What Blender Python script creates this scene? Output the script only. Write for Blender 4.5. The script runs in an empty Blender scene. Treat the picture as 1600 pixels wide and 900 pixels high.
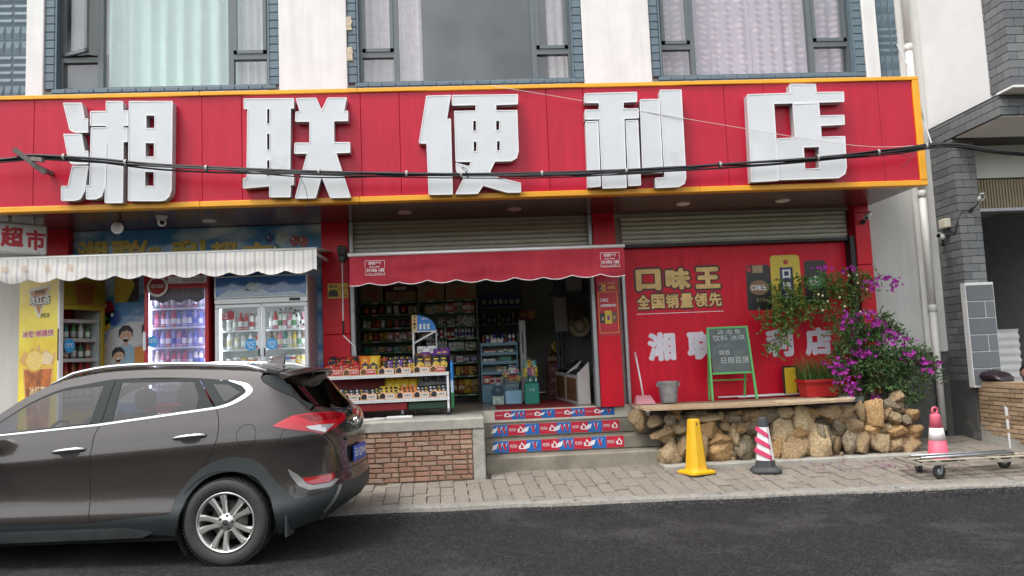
import bpy, bmesh, math, random
from math import sin, cos, pi, radians, sqrt, hypot
from mathutils import Vector, Matrix, noise
from mathutils.geometry import tessellate_polygon, delaunay_2d_cdt
random.seed(7)
scn = bpy.context.scene
COL = scn.collection

# ------------------------------------------------------------------ camera
yaw, pitch, roll = radians(3.22), radians(5.26), radians(-2.39)
fwd = Vector((sin(yaw)*cos(pitch), cos(yaw)*cos(pitch), sin(pitch)))
r0 = Vector((cos(yaw), -sin(yaw), 0)); u0 = r0.cross(fwd)
rv = cos(roll)*r0 + sin(roll)*u0; uv = -sin(roll)*r0 + cos(roll)*u0
cam_d = bpy.data.cameras.new('camera'); cam = bpy.data.objects.new('camera', cam_d); COL.objects.link(cam)
cam.matrix_world = Matrix(((rv.x, uv.x, -fwd.x, 0.0), (rv.y, uv.y, -fwd.y, -10.0), (rv.z, uv.z, -fwd.z, 1.55), (0, 0, 0, 1)))
cam_d.sensor_width = 36.0; cam_d.lens = 27.0; cam_d.clip_start = 0.05; cam_d.clip_end = 3000
scn.camera = cam

# ------------------------------------------------------------------ world, sun, exposure
SUN_EL, SUN_AZ = radians(62), radians(232)      # azimuth measured from +Y towards +X
wd = bpy.data.worlds.new('World'); scn.world = wd; wd.use_nodes = True
nt = wd.node_tree; nt.nodes.clear()
sky = nt.nodes.new('ShaderNodeTexSky'); sky.sky_type = 'NISHITA'; sky.sun_disc = False
sky.sun_elevation = SUN_EL; sky.sun_rotation = SUN_AZ; sky.air_density = 1.0; sky.dust_density = 2.5; sky.ozone_density = 1.0
hs = nt.nodes.new('ShaderNodeHueSaturation'); hs.inputs['Saturation'].default_value = 0.22; hs.inputs['Value'].default_value = 1.0
bg = nt.nodes.new('ShaderNodeBackground'); bg.inputs['Strength'].default_value = 0.15
wo = nt.nodes.new('ShaderNodeOutputWorld')
nt.links.new(sky.outputs[0], hs.inputs['Color']); nt.links.new(hs.outputs[0], bg.inputs['Color']); nt.links.new(bg.outputs[0], wo.inputs['Surface'])
sd = bpy.data.lights.new('sun', 'SUN'); sun = bpy.data.objects.new('sun', sd); COL.objects.link(sun)
sd.energy = 0.9; sd.angle = radians(14); sd.color = (1.0, 0.97, 0.92)
tosun = Vector((sin(SUN_AZ)*cos(SUN_EL), cos(SUN_AZ)*cos(SUN_EL), sin(SUN_EL)))
sun.rotation_euler = tosun.to_track_quat('Z', 'Y').to_euler(); sun.location = (-8, -30, 30)
scn.view_settings.view_transform = 'Standard'; scn.view_settings.look = 'None'
scn.view_settings.exposure = 1.33; scn.view_settings.gamma = 1.0; scn.view_settings.use_curve_mapping = False
scn.cycles.max_bounces = 10; scn.cycles.transparent_max_bounces = 16
scn.cycles.use_denoising = True; scn.cycles.caustics_reflective = False; scn.cycles.caustics_refractive = False

# ------------------------------------------------------------------ materials
MATS = {}
def M(name, col=(.5, .5, .5), rough=.6, metal=0.0, var=.08, scale=6.0, bump=0.0, bscale=60.0, rnd=0.0, coat=0.0, emit=0.0, spec=.5, stain=None, sscale=2.0, sthr=.58, streak=0.0):
    if name in MATS: return MATS[name]
    m = bpy.data.materials.new(name); m.use_nodes = True; MATS[name] = m
    n = m.node_tree.nodes; L = m.node_tree.links; b = n['Principled BSDF']
    b.inputs['Roughness'].default_value = rough; b.inputs['Metallic'].default_value = metal
    b.inputs['Specular IOR Level'].default_value = spec; b.inputs['Coat Weight'].default_value = coat
    tc = n.new('ShaderNodeTexCoord'); src = None
    nz = n.new('ShaderNodeTexNoise'); nz.inputs['Scale'].default_value = scale; nz.inputs['Detail'].default_value = 5; nz.inputs['Roughness'].default_value = .62
    L.new(tc.outputs['Object'], nz.inputs['Vector'])
    mr = n.new('ShaderNodeMapRange'); mr.inputs[1].default_value = .3; mr.inputs[2].default_value = .7
    mr.inputs[3].default_value = 1-var; mr.inputs[4].default_value = 1+var
    L.new(nz.outputs[0], mr.inputs[0]); val = mr.outputs[0]
    if rnd:
        oi = n.new('ShaderNodeObjectInfo'); m2 = n.new('ShaderNodeMapRange'); m2.inputs[3].default_value = 1-rnd; m2.inputs[4].default_value = 1+rnd
        L.new(oi.outputs['Random'], m2.inputs[0]); mu = n.new('ShaderNodeMath'); mu.operation = 'MULTIPLY'
        L.new(val, mu.inputs[0]); L.new(m2.outputs[0], mu.inputs[1]); val = mu.outputs[0]
    vm = n.new('ShaderNodeVectorMath'); vm.operation = 'SCALE'; vm.inputs[0].default_value = col; L.new(val, vm.inputs['Scale']); out = vm.outputs[0]
    if stain:
        n2 = n.new('ShaderNodeTexNoise'); n2.inputs['Scale'].default_value = sscale; n2.inputs['Detail'].default_value = 7; n2.inputs['Roughness'].default_value = .7
        L.new(tc.outputs['Object'], n2.inputs['Vector'])
        m3 = n.new('ShaderNodeMapRange'); m3.inputs[1].default_value = sthr; m3.inputs[2].default_value = sthr+.1; L.new(n2.outputs[0], m3.inputs[0])
        mx = n.new('ShaderNodeMix'); mx.data_type = 'RGBA'; L.new(m3.outputs[0], mx.inputs[0]); L.new(out, mx.inputs[6]); mx.inputs[7].default_value = (*stain, 1); out = mx.outputs[2]
    if streak:                                        # rain streaks and fading, drawn out along Z
        mp = n.new('ShaderNodeMapping'); mp.inputs['Scale'].default_value = (9, 9, .7); L.new(tc.outputs['Object'], mp.inputs[0])
        n4 = n.new('ShaderNodeTexNoise'); n4.inputs['Scale'].default_value = 1.3; n4.inputs['Detail'].default_value = 6; n4.inputs['Roughness'].default_value = .65; L.new(mp.outputs[0], n4.inputs['Vector'])
        m4 = n.new('ShaderNodeMapRange'); m4.inputs[1].default_value = .35; m4.inputs[2].default_value = .72; m4.inputs[3].default_value = 1+streak*.35; m4.inputs[4].default_value = 1-streak; L.new(n4.outputs[0], m4.inputs[0])
        v4 = n.new('ShaderNodeVectorMath'); v4.operation = 'SCALE'; L.new(out, v4.inputs[0]); L.new(m4.outputs[0], v4.inputs['Scale']); out = v4.outputs[0]
        m5 = n.new('ShaderNodeMapRange'); m5.inputs[3].default_value = rough*.8; m5.inputs[4].default_value = min(1, rough*1.35); L.new(n4.outputs[0], m5.inputs[0]); L.new(m5.outputs[0], b.inputs['Roughness'])
    L.new(out, b.inputs['Base Color'])
    if emit:
        L.new(out, b.inputs['Emission Color']); b.inputs['Emission Strength'].default_value = emit
    if bump:
        n3 = n.new('ShaderNodeTexNoise'); n3.inputs['Scale'].default_value = bscale; n3.inputs['Detail'].default_value = 4
        L.new(tc.outputs['Object'], n3.inputs['Vector']); bp = n.new('ShaderNodeBump'); bp.inputs['Strength'].default_value = bump; bp.inputs['Distance'].default_value = .02
        L.new(n3.outputs[0], bp.inputs['Height']); L.new(bp.outputs[0], b.inputs['Normal'])
    return m

def glass(name, tint=(.8, .85, .85), ior=1.6, rough=.0, base=0.0, haze=None, amount=0.0, cloud_smudge=0.0):
    """thin sheet of glass: clear straight through, mirror share by the angle"""
    if name in MATS: return MATS[name]
    m = bpy.data.materials.new(name); m.use_nodes = True; MATS[name] = m
    n = m.node_tree.nodes; L = m.node_tree.links; n.clear()
    o = n.new('ShaderNodeOutputMaterial'); mix = n.new('ShaderNodeMixShader'); t = n.new('ShaderNodeBsdfTransparent'); g = n.new('ShaderNodeBsdfGlossy')
    lw0 = n.new('ShaderNodeLayerWeight'); lw0.inputs[0].default_value = .5; f = n.new('ShaderNodeMath'); f.operation = 'POWER'; f.inputs[1].default_value = 5.0; L.new(lw0.outputs['Facing'], f.inputs[0]); base = max(base, ((ior-1)/(ior+1))**2)
    t.inputs[0].default_value = (*tint, 1); g.inputs['Roughness'].default_value = rough; g.inputs['Color'].default_value = (1, 1, 1, 1)
    mp = n.new('ShaderNodeMapRange'); mp.inputs[3].default_value = base; mp.inputs[4].default_value = 1.0; L.new(f.outputs[0], mp.inputs[0])
    if cloud_smudge:                                          # cloud-like reflection smudges painted into the pane by noise
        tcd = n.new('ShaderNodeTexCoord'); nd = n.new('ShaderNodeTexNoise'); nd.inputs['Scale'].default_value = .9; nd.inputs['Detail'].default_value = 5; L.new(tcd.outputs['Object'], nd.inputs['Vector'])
        rd_ = n.new('ShaderNodeMapRange'); rd_.inputs[1].default_value = .35; rd_.inputs[2].default_value = .75; rd_.inputs[4].default_value = cloud_smudge; L.new(nd.outputs[0], rd_.inputs[0])
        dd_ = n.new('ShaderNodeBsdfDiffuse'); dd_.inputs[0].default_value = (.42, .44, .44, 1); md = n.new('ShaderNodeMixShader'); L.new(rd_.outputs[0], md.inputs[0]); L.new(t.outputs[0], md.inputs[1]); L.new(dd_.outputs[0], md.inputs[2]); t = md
    if haze:                                          # reflected haze painted into the cooler pane as a pale veil
        df = n.new('ShaderNodeBsdfTranslucent'); df.inputs[0].default_value = (*haze, 1); d2 = n.new('ShaderNodeBsdfDiffuse'); d2.inputs[0].default_value = (*haze, 1); ad_ = n.new('ShaderNodeMixShader'); L.new(df.outputs[0], ad_.inputs[1]); L.new(d2.outputs[0], ad_.inputs[2])
        mf = n.new('ShaderNodeMixShader'); mf.inputs[0].default_value = amount; L.new(t.outputs[0], mf.inputs[1]); L.new(ad_.outputs[0], mf.inputs[2]); t = mf
    L.new(mp.outputs[0], mix.inputs[0]); L.new(t.outputs[0], mix.inputs[1]); L.new(g.outputs[0], mix.inputs[2]); L.new(mix.outputs[0], o.inputs[0])
    return m

# ------------------------------------------------------------------ objects
ORG = {}
def link(o, parent=None):
    COL.objects.link(o)
    if parent is not None: o.parent = parent
    return o
def tag(o, label=None, cat=None, group=None, kind=None):
    for k, v in (('label', label), ('category', cat), ('group', group), ('kind', kind)):
        if v: o[k] = v
    return o
def thing(name, label, cat, loc=(0, 0, 0), rz=0.0, group=None):
    o = bpy.data.objects.new(name, None); link(o); o.location = loc; o.rotation_euler = (0, 0, rz); o.empty_display_size = .2
    ORG[o] = Vector(loc); return tag(o, label, cat, group)

class MB:
    """collects shapes; build() links them as one mesh object"""
    def __init__(s): s.v = []; s.f = []; s.m = []; s.cur = 0; s.sm = []
    def mat(s, i): s.cur = i; return s
    def add(s, vs, fs, smooth=False):
        o = len(s.v); s.v += [tuple(v) for v in vs]
        for f in fs: s.f.append(tuple(i+o for i in f)); s.m.append(s.cur); s.sm.append(smooth)
        return s
    def box(s, x0, x1, y0, y1, z0, z1):
        return s.add([(x0,y0,z0),(x1,y0,z0),(x1,y1,z0),(x0,y1,z0),(x0,y0,z1),(x1,y0,z1),(x1,y1,z1),(x0,y1,z1)],
                     [(0,3,2,1),(4,5,6,7),(0,1,5,4),(1,2,6,5),(2,3,7,6),(3,0,4,7)])
    def bbox(s, x0, x1, y0, y1, z0, z1, b=.01):
        """box with chamfered edges all round"""
        b = min(b, (x1-x0)/2.2, (y1-y0)/2.2, (z1-z0)/2.2); vs = []; 
        for zz, e in ((z0, b), (z0+b, 0), (z1-b, 0), (z1, b)):
            X0, X1, Y0, Y1 = x0+e, x1-e, y0+e, y1-e; c = b if not e else b*.6
            vs += [(X0+c,Y0,zz),(X1-c,Y0,zz),(X1,Y0+c,zz),(X1,Y1-c,zz),(X1-c,Y1,zz),(X0+c,Y1,zz),(X0,Y1-c,zz),(X0,Y0+c,zz)]
        fs = [tuple(range(7, -1, -1)), tuple(range(24, 32))]
        for k in range(3):
            for i in range(8): j = (i+1) % 8; fs.append((k*8+i, k*8+j, k*8+8+j, k*8+8+i))
        return s.add(vs, fs)
    def quad(s, a, b, c, d): return s.add([a, b, c, d], [(0, 1, 2, 3)])
    def rings(s, rings, cap0=True, cap1=True, smooth=True, closed=True):
        n = len(rings[0]); vs = [p for r in rings for p in r]; fs = []
        for k in range(len(rings)-1):
            for i in range(n if closed else n-1):
                j = (i+1) % n; fs.append((k*n+i, k*n+j, (k+1)*n+j, (k+1)*n+i))
        s.add(vs, fs, smooth)
        o = len(s.v)-len(vs)
        if cap0: s.f.append(tuple(o+i for i in range(n-1, -1, -1))); s.m.append(s.cur); s.sm.append(False)
        if cap1: s.f.append(tuple(o+(len(rings)-1)*n+i for i in range(n))); s.m.append(s.cur); s.sm.append(False)
        return s
    def lathe(s, c, prof, n=16, axis='Z', smooth=True, cap=True, sq=None):
        """prof: (radius, height) pairs about an axis through c"""
        R = []
        for r, h in prof:
            ring = []
            for i in range(n):
                a = 2*pi*i/n; u, v = r*cos(a), r*sin(a)
                if axis == 'Z': ring.append((c[0]+u, c[1]+v, c[2]+h))
                elif axis == 'Y': ring.append((c[0]+u, c[1]+h, c[2]-v))
                else: ring.append((c[0]+h, c[1]+u, c[2]+v))
            R.append(ring)
        return s.rings(R, cap, cap, smooth)
    def tube(s, pts, r, n=6, cap=True, smooth=True):
        pts = [Vector(p) for p in pts]; R = []; up = None
        for i, p in enumerate(pts):
            d = (pts[min(i+1, len(pts)-1)]-pts[max(i-1, 0)]).normalized()
            if up is None: up = d.orthogonal().normalized()
            up = (up - d*up.dot(d)).normalized(); w = d.cross(up); rr = r[i] if isinstance(r, (list, tuple)) else r
            R.append([tuple(p+(up*cos(2*pi*k/n)+w*sin(2*pi*k/n))*rr) for k in range(n)])
        return s.rings(R, cap, cap, smooth)
    def bar(s, a, b, w, h=None):
        """square bar from a to b"""
        a, b = Vector(a), Vector(b); d = (b-a).normalized(); h = h or w
        up = Vector((0, 0, 1)) if abs(d.z) < .9 else Vector((0, 1, 0)); sd_ = d.cross(up).normalized(); up = sd_.cross(d)
        q = [(-1, -1), (1, -1), (1, 1), (-1, 1)]
        return s.rings([[tuple(p+sd_*(i*w/2)+up*(j*h/2)) for i, j in q] for p in (a, b)], smooth=False)
    def prism(s, polys, y0, y1, front_only=False):
        """polys: list of (outer, [holes]) in XZ; front at y0 (towards -Y), back at y1"""
        for outer, holes in polys:
            loops = [[Vector((p[0], p[1], 0)) for p in L] for L in [outer]+list(holes)]
            tri = tessellate_polygon(loops); flat = [p for L in loops for p in L]; n = len(flat)
            fs = []
            for t in tri:
                a, b, c = (flat[i] for i in t); nz = (b-a).cross(c-a).z
                fs.append(tuple(t) if nz > 0 else tuple(reversed(t)))
            s.add([(p.x, y0, p.y) for p in flat], fs)
            if not front_only:
                keep = s.cur; s.cur = getattr(s, 'side', keep); o = 0
                for L in loops:
                    k = len(L); vs = [(p.x, y0, p.y) for p in L]+[(p.x, y1, p.y) for p in L]
                    s.add(vs, [(i, k+i, k+(i+1) % k, (i+1) % k) for i in range(k)])
                s.cur = keep
        return s
    def xf(s, mtx, start=0):
        for i in range(start, len(s.v)): s.v[i] = tuple(mtx @ Vector(s.v[i]))
        return s
    def build(s, name, mats, parent=None, label=None, cat=None, group=None, kind=None, local=False, merge=False, origin=None):
        me = bpy.data.meshes.new(name)
        if parent is not None: off = Vector((0, 0, 0)) if local else ORG.get(parent, Vector((0, 0, 0)))
        elif origin is not None: off = Vector(origin)
        elif local: off = Vector((0, 0, 0))
        else:
            xs, ys, zs = zip(*s.v); off = Vector(((min(xs)+max(xs))/2, (min(ys)+max(ys))/2, min(zs)))
        me.from_pydata([(v[0]-off.x, v[1]-off.y, v[2]-off.z) for v in s.v], [], s.f)
        for m in (mats if isinstance(mats, (list, tuple)) else [mats]): me.materials.append(m)
        me.polygons.foreach_set('material_index', s.m); me.polygons.foreach_set('use_smooth', s.sm)
        if merge:
            bm = bmesh.new(); bm.from_mesh(me); bmesh.ops.remove_doubles(bm, verts=bm.verts, dist=1e-5); bmesh.ops.recalc_face_normals(bm, faces=bm.faces); bm.to_mesh(me); bm.free()
        me.update()
        o = bpy.data.objects.new(name, me); link(o, parent)
        if parent is None: o.location = off
        ORG[o] = off if parent is None else ORG.get(parent, Vector((0, 0, 0)))
        return tag(o, label, cat, group, kind)

def inst(name, me, parent=None, loc=(0, 0, 0), rot=(0, 0, 0), scale=(1, 1, 1), **kw):
    """object on shared mesh data at a world location"""
    o = bpy.data.objects.new(name, me); link(o, parent)
    off = ORG.get(parent, Vector((0, 0, 0))) if parent is not None else Vector((0, 0, 0))
    o.location = Vector(loc)-off; o.rotation_euler = rot; o.scale = scale; ORG[o] = Vector(loc)
    return tag(o, **kw)
def mesh_of(mb, name, mats, merge=False):
    o = mb.build(name, mats, local=True, merge=merge); me = o.data; bpy.data.objects.remove(o); return me

_font = {}
def glyphs(txt, bold=0.0, space=1.0):
    key = (txt, bold, space)
    if key not in _font:
        c = bpy.data.curves.new('lettering', 'FONT'); c.body = txt; c.size = 1; c.offset = bold; c.resolution_u = 3; c.space_character = space; c.fill_mode = 'FRONT'
        o = bpy.data.objects.new('lettering', c); COL.objects.link(o)
        me = o.to_mesh()
        vs = [tuple(v.co) for v in me.vertices]; fs = [tuple(p.vertices) for p in me.polygons]
        o.to_mesh_clear(); bpy.data.objects.remove(o)
        xs = [v[0] for v in vs]; ys = [v[1] for v in vs]
        _font[key] = (vs, fs, min(xs), max(xs), min(ys), max(ys))
    return _font[key]
def put_text(mb, txt, x0, x1, z0, z1, y, bold=.02, shear=0.0, mtx=None):
    """flat lettering fitted into a rectangle, facing -Y (or moved by mtx)"""
    extra = max(0.0, bold-.012); vs, fs, a, b, c, d = glyphs(txt, min(bold, .012))
    kx = (x1-x0)/(b-a); kz = (z1-z0)/max(d-c, 1e-6); ex, ez = extra*kx, extra*kz
    for q, (sx, sz) in enumerate(((0, 0), (1, 0), (-1, 0), (0, 1), (0, -1), (.7, .7), (-.7, .7), (.7, -.7), (-.7, -.7)) if extra else ((0, 0),)):
        out = []                                     # heavier strokes: copies a hair apart
        for v in vs:
            z = lerp(z0+ez, z1-ez, (v[1]-c)/max(d-c, 1e-6))+sz*ez
            p = Vector((lerp(x0+ex, x1-ex, (v[0]-a)/(b-a))+sx*ex+shear*(z-z0), y-.00004*q, z)); out.append(tuple(mtx @ p) if mtx else tuple(p))
        mb.add(out, fs)
    return mb
def lettering(parent, txt, x0, x1, z0, z1, y, mat, bold=.02, name='lettering', shear=0.0, mtx=None, **kw):
    return put_text(MB(), txt, x0, x1, z0, z1, y, bold, shear, mtx).build(name, mat, parent, **kw)
def ell(cx, cz, rx, rz, n=14, a0=0, a1=2*pi):
    return [(cx+rx*cos(a0+(a1-a0)*i/n), cz+rz*sin(a0+(a1-a0)*i/n)) for i in range(n if a1-a0 > 6.28 else n+1)]
def rect(x0, x1, z0, z1): return [(x0, z0), (x1, z0), (x1, z1), (x0, z1)]
def lerp(a, b, t): return a+(b-a)*t
def sstep(a, b, x):
    t = max(0.0, min(1.0, (x-a)/(b-a))); return t*t*(3-2*t)
def interp(x, tab):
    if x <= tab[0][0]: return tab[0][1]
    for (a, u), (b, v) in zip(tab, tab[1:]):
        if x <= b: return u+(v-u)*(x-a)/(b-a)
    return tab[-1][1]

def smooth_path(L, n=5):
    out = []; k = len(L); g = lambda q: L[max(0, min(k-1, q))]
    for i in range(k-1):
        for t in range(n):
            t /= n; out.append(tuple(.5*(2*b+(c-a)*t+(2*a-5*b+4*c-d)*t*t+(3*b-a-3*c+d)*t**3) for a, b, c, d in zip(g(i-1), g(i), g(i+1), g(i+2))))
    out.append(L[-1]); return out
def thing_part(name, parent):
    o = bpy.data.objects.new(name, None); link(o, parent); o.empty_display_size = .1; ORG[o] = ORG[parent]; return o
# ================================================================== ground, road, pavement
def gz(y): return .33+.09*y                        # pavement height
def edge_y(x): return -2.22-.045*(x-.1)             # line where pavement meets the road
asphalt = M('asphalt', (.009, .0088, .009), .80, var=.75, scale=55, bump=1.0, bscale=110, stain=(.030, .029, .028), sscale=.8, sthr=.52, spec=.35)
paver_m = M('paver_stone', (.225, .198, .163), .85, var=.2, scale=14, bump=.35, bscale=90, rnd=.1, stain=(.085, .068, .058), sscale=5.5, sthr=.565)
conc = M('concrete', (.33, .315, .275), .85, var=.22, scale=5, bump=.3, bscale=70, stain=(.20, .18, .145), sscale=2.6, sthr=.56)
concd = M('concrete_dark', (.22, .20, .155), .8, var=.3, scale=4, bump=.3, bscale=60, stain=(.33, .30, .24), sscale=3.5, sthr=.6)
nta = asphalt.node_tree; na, La = nta.nodes, nta.links; ba = na['Principled BSDF']; src = ba.inputs['Base Color'].links[0].from_socket
tca = na.new('ShaderNodeTexCoord'); vo = na.new('ShaderNodeTexVoronoi'); vo.inputs['Scale'].default_value = 62; La.new(tca.outputs['Object'], vo.inputs['Vector'])
sp0 = na.new('ShaderNodeSeparateColor'); La.new(vo.outputs['Color'], sp0.inputs[0]); ra0 = na.new('ShaderNodeValToRGB'); ra0.color_ramp.elements[0].position = .55; ra0.color_ramp.elements[0].color = (0, 0, 0, 1); ra0.color_ramp.elements[1].position = 1.0; ra0.color_ramp.elements[1].color = (.030, .029, .028, 1); La.new(sp0.outputs[0], ra0.inputs[0])
ad0 = na.new('ShaderNodeVectorMath'); ad0.operation = 'ADD'; La.new(src, ad0.inputs[0]); La.new(ra0.outputs[0], ad0.inputs[1]); La.new(ad0.outputs[0], ba.inputs['Base Color'])    # light stone chips in the asphalt
mb = MB(); mb.quad((-400, -400, -.06), (400, -400, -.06), (400, 400, -.06), (-400, 400, -.06))
mb.build('ground', M('ground_soil', (.16, .14, .11), .9), kind='structure', local=True)
mb = MB(); P = [-14.5, -12, -8, -4.2, -3.0, -2.6]
xs = [-70, -20, -10, -6, -4, -2, 0, 2, 4, 6, 8, 12, 20, 70]
rows = [[(x, y, .0 if y < -3.3 else .03*(y+3.3)/.7) for x in xs] for y in P]
rows.append([(x, edge_y(x)+.02, .095) for x in xs])
vs = [p for r in rows for p in r]; n = len(xs)
mb.add(vs, [(k*n+i, k*n+i+1, (k+1)*n+i+1, (k+1)*n+i) for k in range(len(rows)-1) for i in range(n-1)], True)
mb.build('road', asphalt, kind='structure', local=True)
# pavement bed with separate pavers laid on it
mb = MB(); ed = [(x, edge_y(x)) for x in xs]
mb.add([(x, y, gz(y)-.045) for x, y in ed]+[(x, 3, gz(3)-.045) for x in xs]+[(x, y, -.02) for x, y in ed],
       [(i, i+1, n+i+1, n+i) for i in range(n-1)]+[(2*n+i, 2*n+i+1, i+1, i) for i in range(n-1)])
pave = mb.build('pavement', conc, kind='structure', local=True)
xx = -7.0; k = 0; random.seed(3)
pm = []
for q in range(4):
    mb = MB(); mb.bbox(-.5, .5, -.5, .5, -.5, .5, .045); pm.append(mesh_of(mb, 'paver', paver_m))
while xx < 8.5:
    w = .152+random.uniform(-.012, .012)
    y0 = edge_y(xx)+.10; y1 = -.15 if xx > 5.25 else -1.02
    if xx < .2: y1 = -1.2
    elif xx < 2.25: y1 = -.85
    yy = y0-random.uniform(0, .3)
    while yy < y1:
        d = .33; a = max(yy, y0); b = min(yy+d, y1)
        if b-a > .05:
            c = (a+b)/2; skew = -.05*(c+2)*1.0
            inst('paver', pm[k % 4], pave, (xx+w/2+skew, c, gz(c)-.028+random.uniform(-.006, .005)), (.0898+random.uniform(-.012, .012), random.uniform(-.014, .014), random.uniform(-.02, .02)+.03), (w-.007, b-a-.007, .05)); k += 1
        yy += d
    xx += w
# kerb strip of mortar along the asphalt
mb = MB(); kx = [-7+.35*i for i in range(46)]
R = []
for x in kx:
    y = edge_y(x)-.02+.035*noise.noise((x*1.7, 0, 0)); h = gz(edge_y(x)); R.append([(x, y-.03, .06), (x, y-.012, h-.012), (x, y+.03, h+.004), (x, y+.135, h+.006), (x, y+.15, h-.04)])
mb.rings(R, smooth=False, closed=False, cap0=False, cap1=False)
mb.build('kerb_strip', M('mortar', (.23, .215, .19), .9, var=.25, scale=20, bump=.6, bscale=40, stain=(.08, .078, .075), sscale=6, sthr=.58), pave)

# ================================================================== shop building
shop = thing('shop_building', 'two-storey shop house with blue-grey tiles, white pilasters and red shopfront columns', 'building', (0, 0, .3))
white = M('white_plaster', (.69, .69, .67), .85, var=.05, scale=3, bump=.08, bscale=30, streak=.09, stain=(.58, .53, .44), sscale=1.9, sthr=.635)
teal = M('blue_grey_tile', (.105, .155, .185), .55, var=.12, scale=20, rnd=.08)
alu = M('dark_aluminium', (.115, .135, .14), .4, metal=.3, var=.05)
alud = M('dark_aluminium_shadow', (.06, .065, .068), .5, metal=.2)
wallg = M('grey_plaster', (.50, .50, .47), .85, streak=.08, var=.05, scale=2.5, bump=.06, bscale=40, stain=(.42, .42, .40), sscale=1.2, sthr=.66)
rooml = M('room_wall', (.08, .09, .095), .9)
# solid wall pieces round the window openings (z 5.28 .. 7.6)
WINS = [(-5.40, -2.39), (-1.50, 1.655), (2.575, 5.56)]
mb = MB(); xl = -7.2
for a, b in WINS+[(6.36, None)]:
    mb.box(xl, (a+.13 if b else a), .02, .26, 3.46, 8.4)
    if b: mb.box(a+.13, b-.13, .02, .26, 3.46, 5.27); mb.box(a+.13, b-.13, .02, .26, 7.6, 8.4); xl = b-.13
mb.build('upper_wall', wallg, shop)
mb = MB(); mb.box(-7.3, 6.30, -.25, .3, 8.4, 8.6); mb.box(-7.2, 6.3, .26, 9, 8.2, 8.3); mb.build('roof', wallg, shop)
for a, b in ((-5.62, -5.40), (-2.39, -1.50), (1.655, 2.575), (5.56, 5.755)):
    mb = MB(); mb.bbox(a, b, -.06, .02, 4.6, 8.35, .008); mb.build('pilaster', white, shop)
for x, z in ((-1.475, 6.08), (-1.47, 5.66)):      # broken render showing through the tiles
    mb = MB(); mb.prism([([(x-.04, z-.09), (x+.045, z-.085), (x+.035, z-.02), (x+.05, z+.03), (x+.03, z+.10), (x-.045, z+.09)], [])], -.052, -.03); mb.build('broken_render', M('render_tan', (.52, .45, .33), .9, var=.3, scale=20, bump=.5), shop)
# ridged tile cladding in basket weave
def ridge_mesh(w, h):
    mb = MB(); b = .02
    mb.add([(-w/2, 0, -h/2), (w/2, 0, -h/2), (w/2, 0, h/2), (-w/2, 0, h/2), (-w/2+b*.6, -.012, -h/2+b*.6), (w/2-b*.6, -.012, -h/2+b*.6), (w/2-b, -.022, 0), (-w/2+b, -.022, 0), (w/2-b*.6, -.012, h/2-b*.6), (-w/2+b*.6, -.012, h/2-b*.6)],
           [(0, 1, 5, 4), (1, 2, 8, 6, 5), (2, 3, 9, 8), (3, 0, 4, 7, 9), (4, 5, 6, 7), (7, 6, 8, 9)]); return mesh_of(mb, 'tile', teal)
tile_h = ridge_mesh(.197, .097); tile_v = ridge_mesh(.097, .197)
for a, b in ((-7.19, -5.63), (5.76, 6.05)): mb = MB(); mb.box(a, b, .004, .03, 4.66, 8.3); mb.build('tile_bed', M('tile_grout', (.085, .12, .145), .8), shop)
def weave(x0, nx, z0, nz):
    for i in range(nx):
        for j in range(nz):
            cx, cz = x0+.4*i+.2, z0+.4*j+.2
            for p in range(2):
                for q in range(4):
                    if (i+j) % 2: inst('tile', tile_v, shop, (cx-.15+.1*q, .015, cz-.1+.2*p))
                    else: inst('tile', tile_h, shop, (cx-.1+.2*p, .015, cz-.15+.1*q))
weave(-6.42, 2, 4.95, 5); weave(5.765, 1, 4.72, 5)

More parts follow.
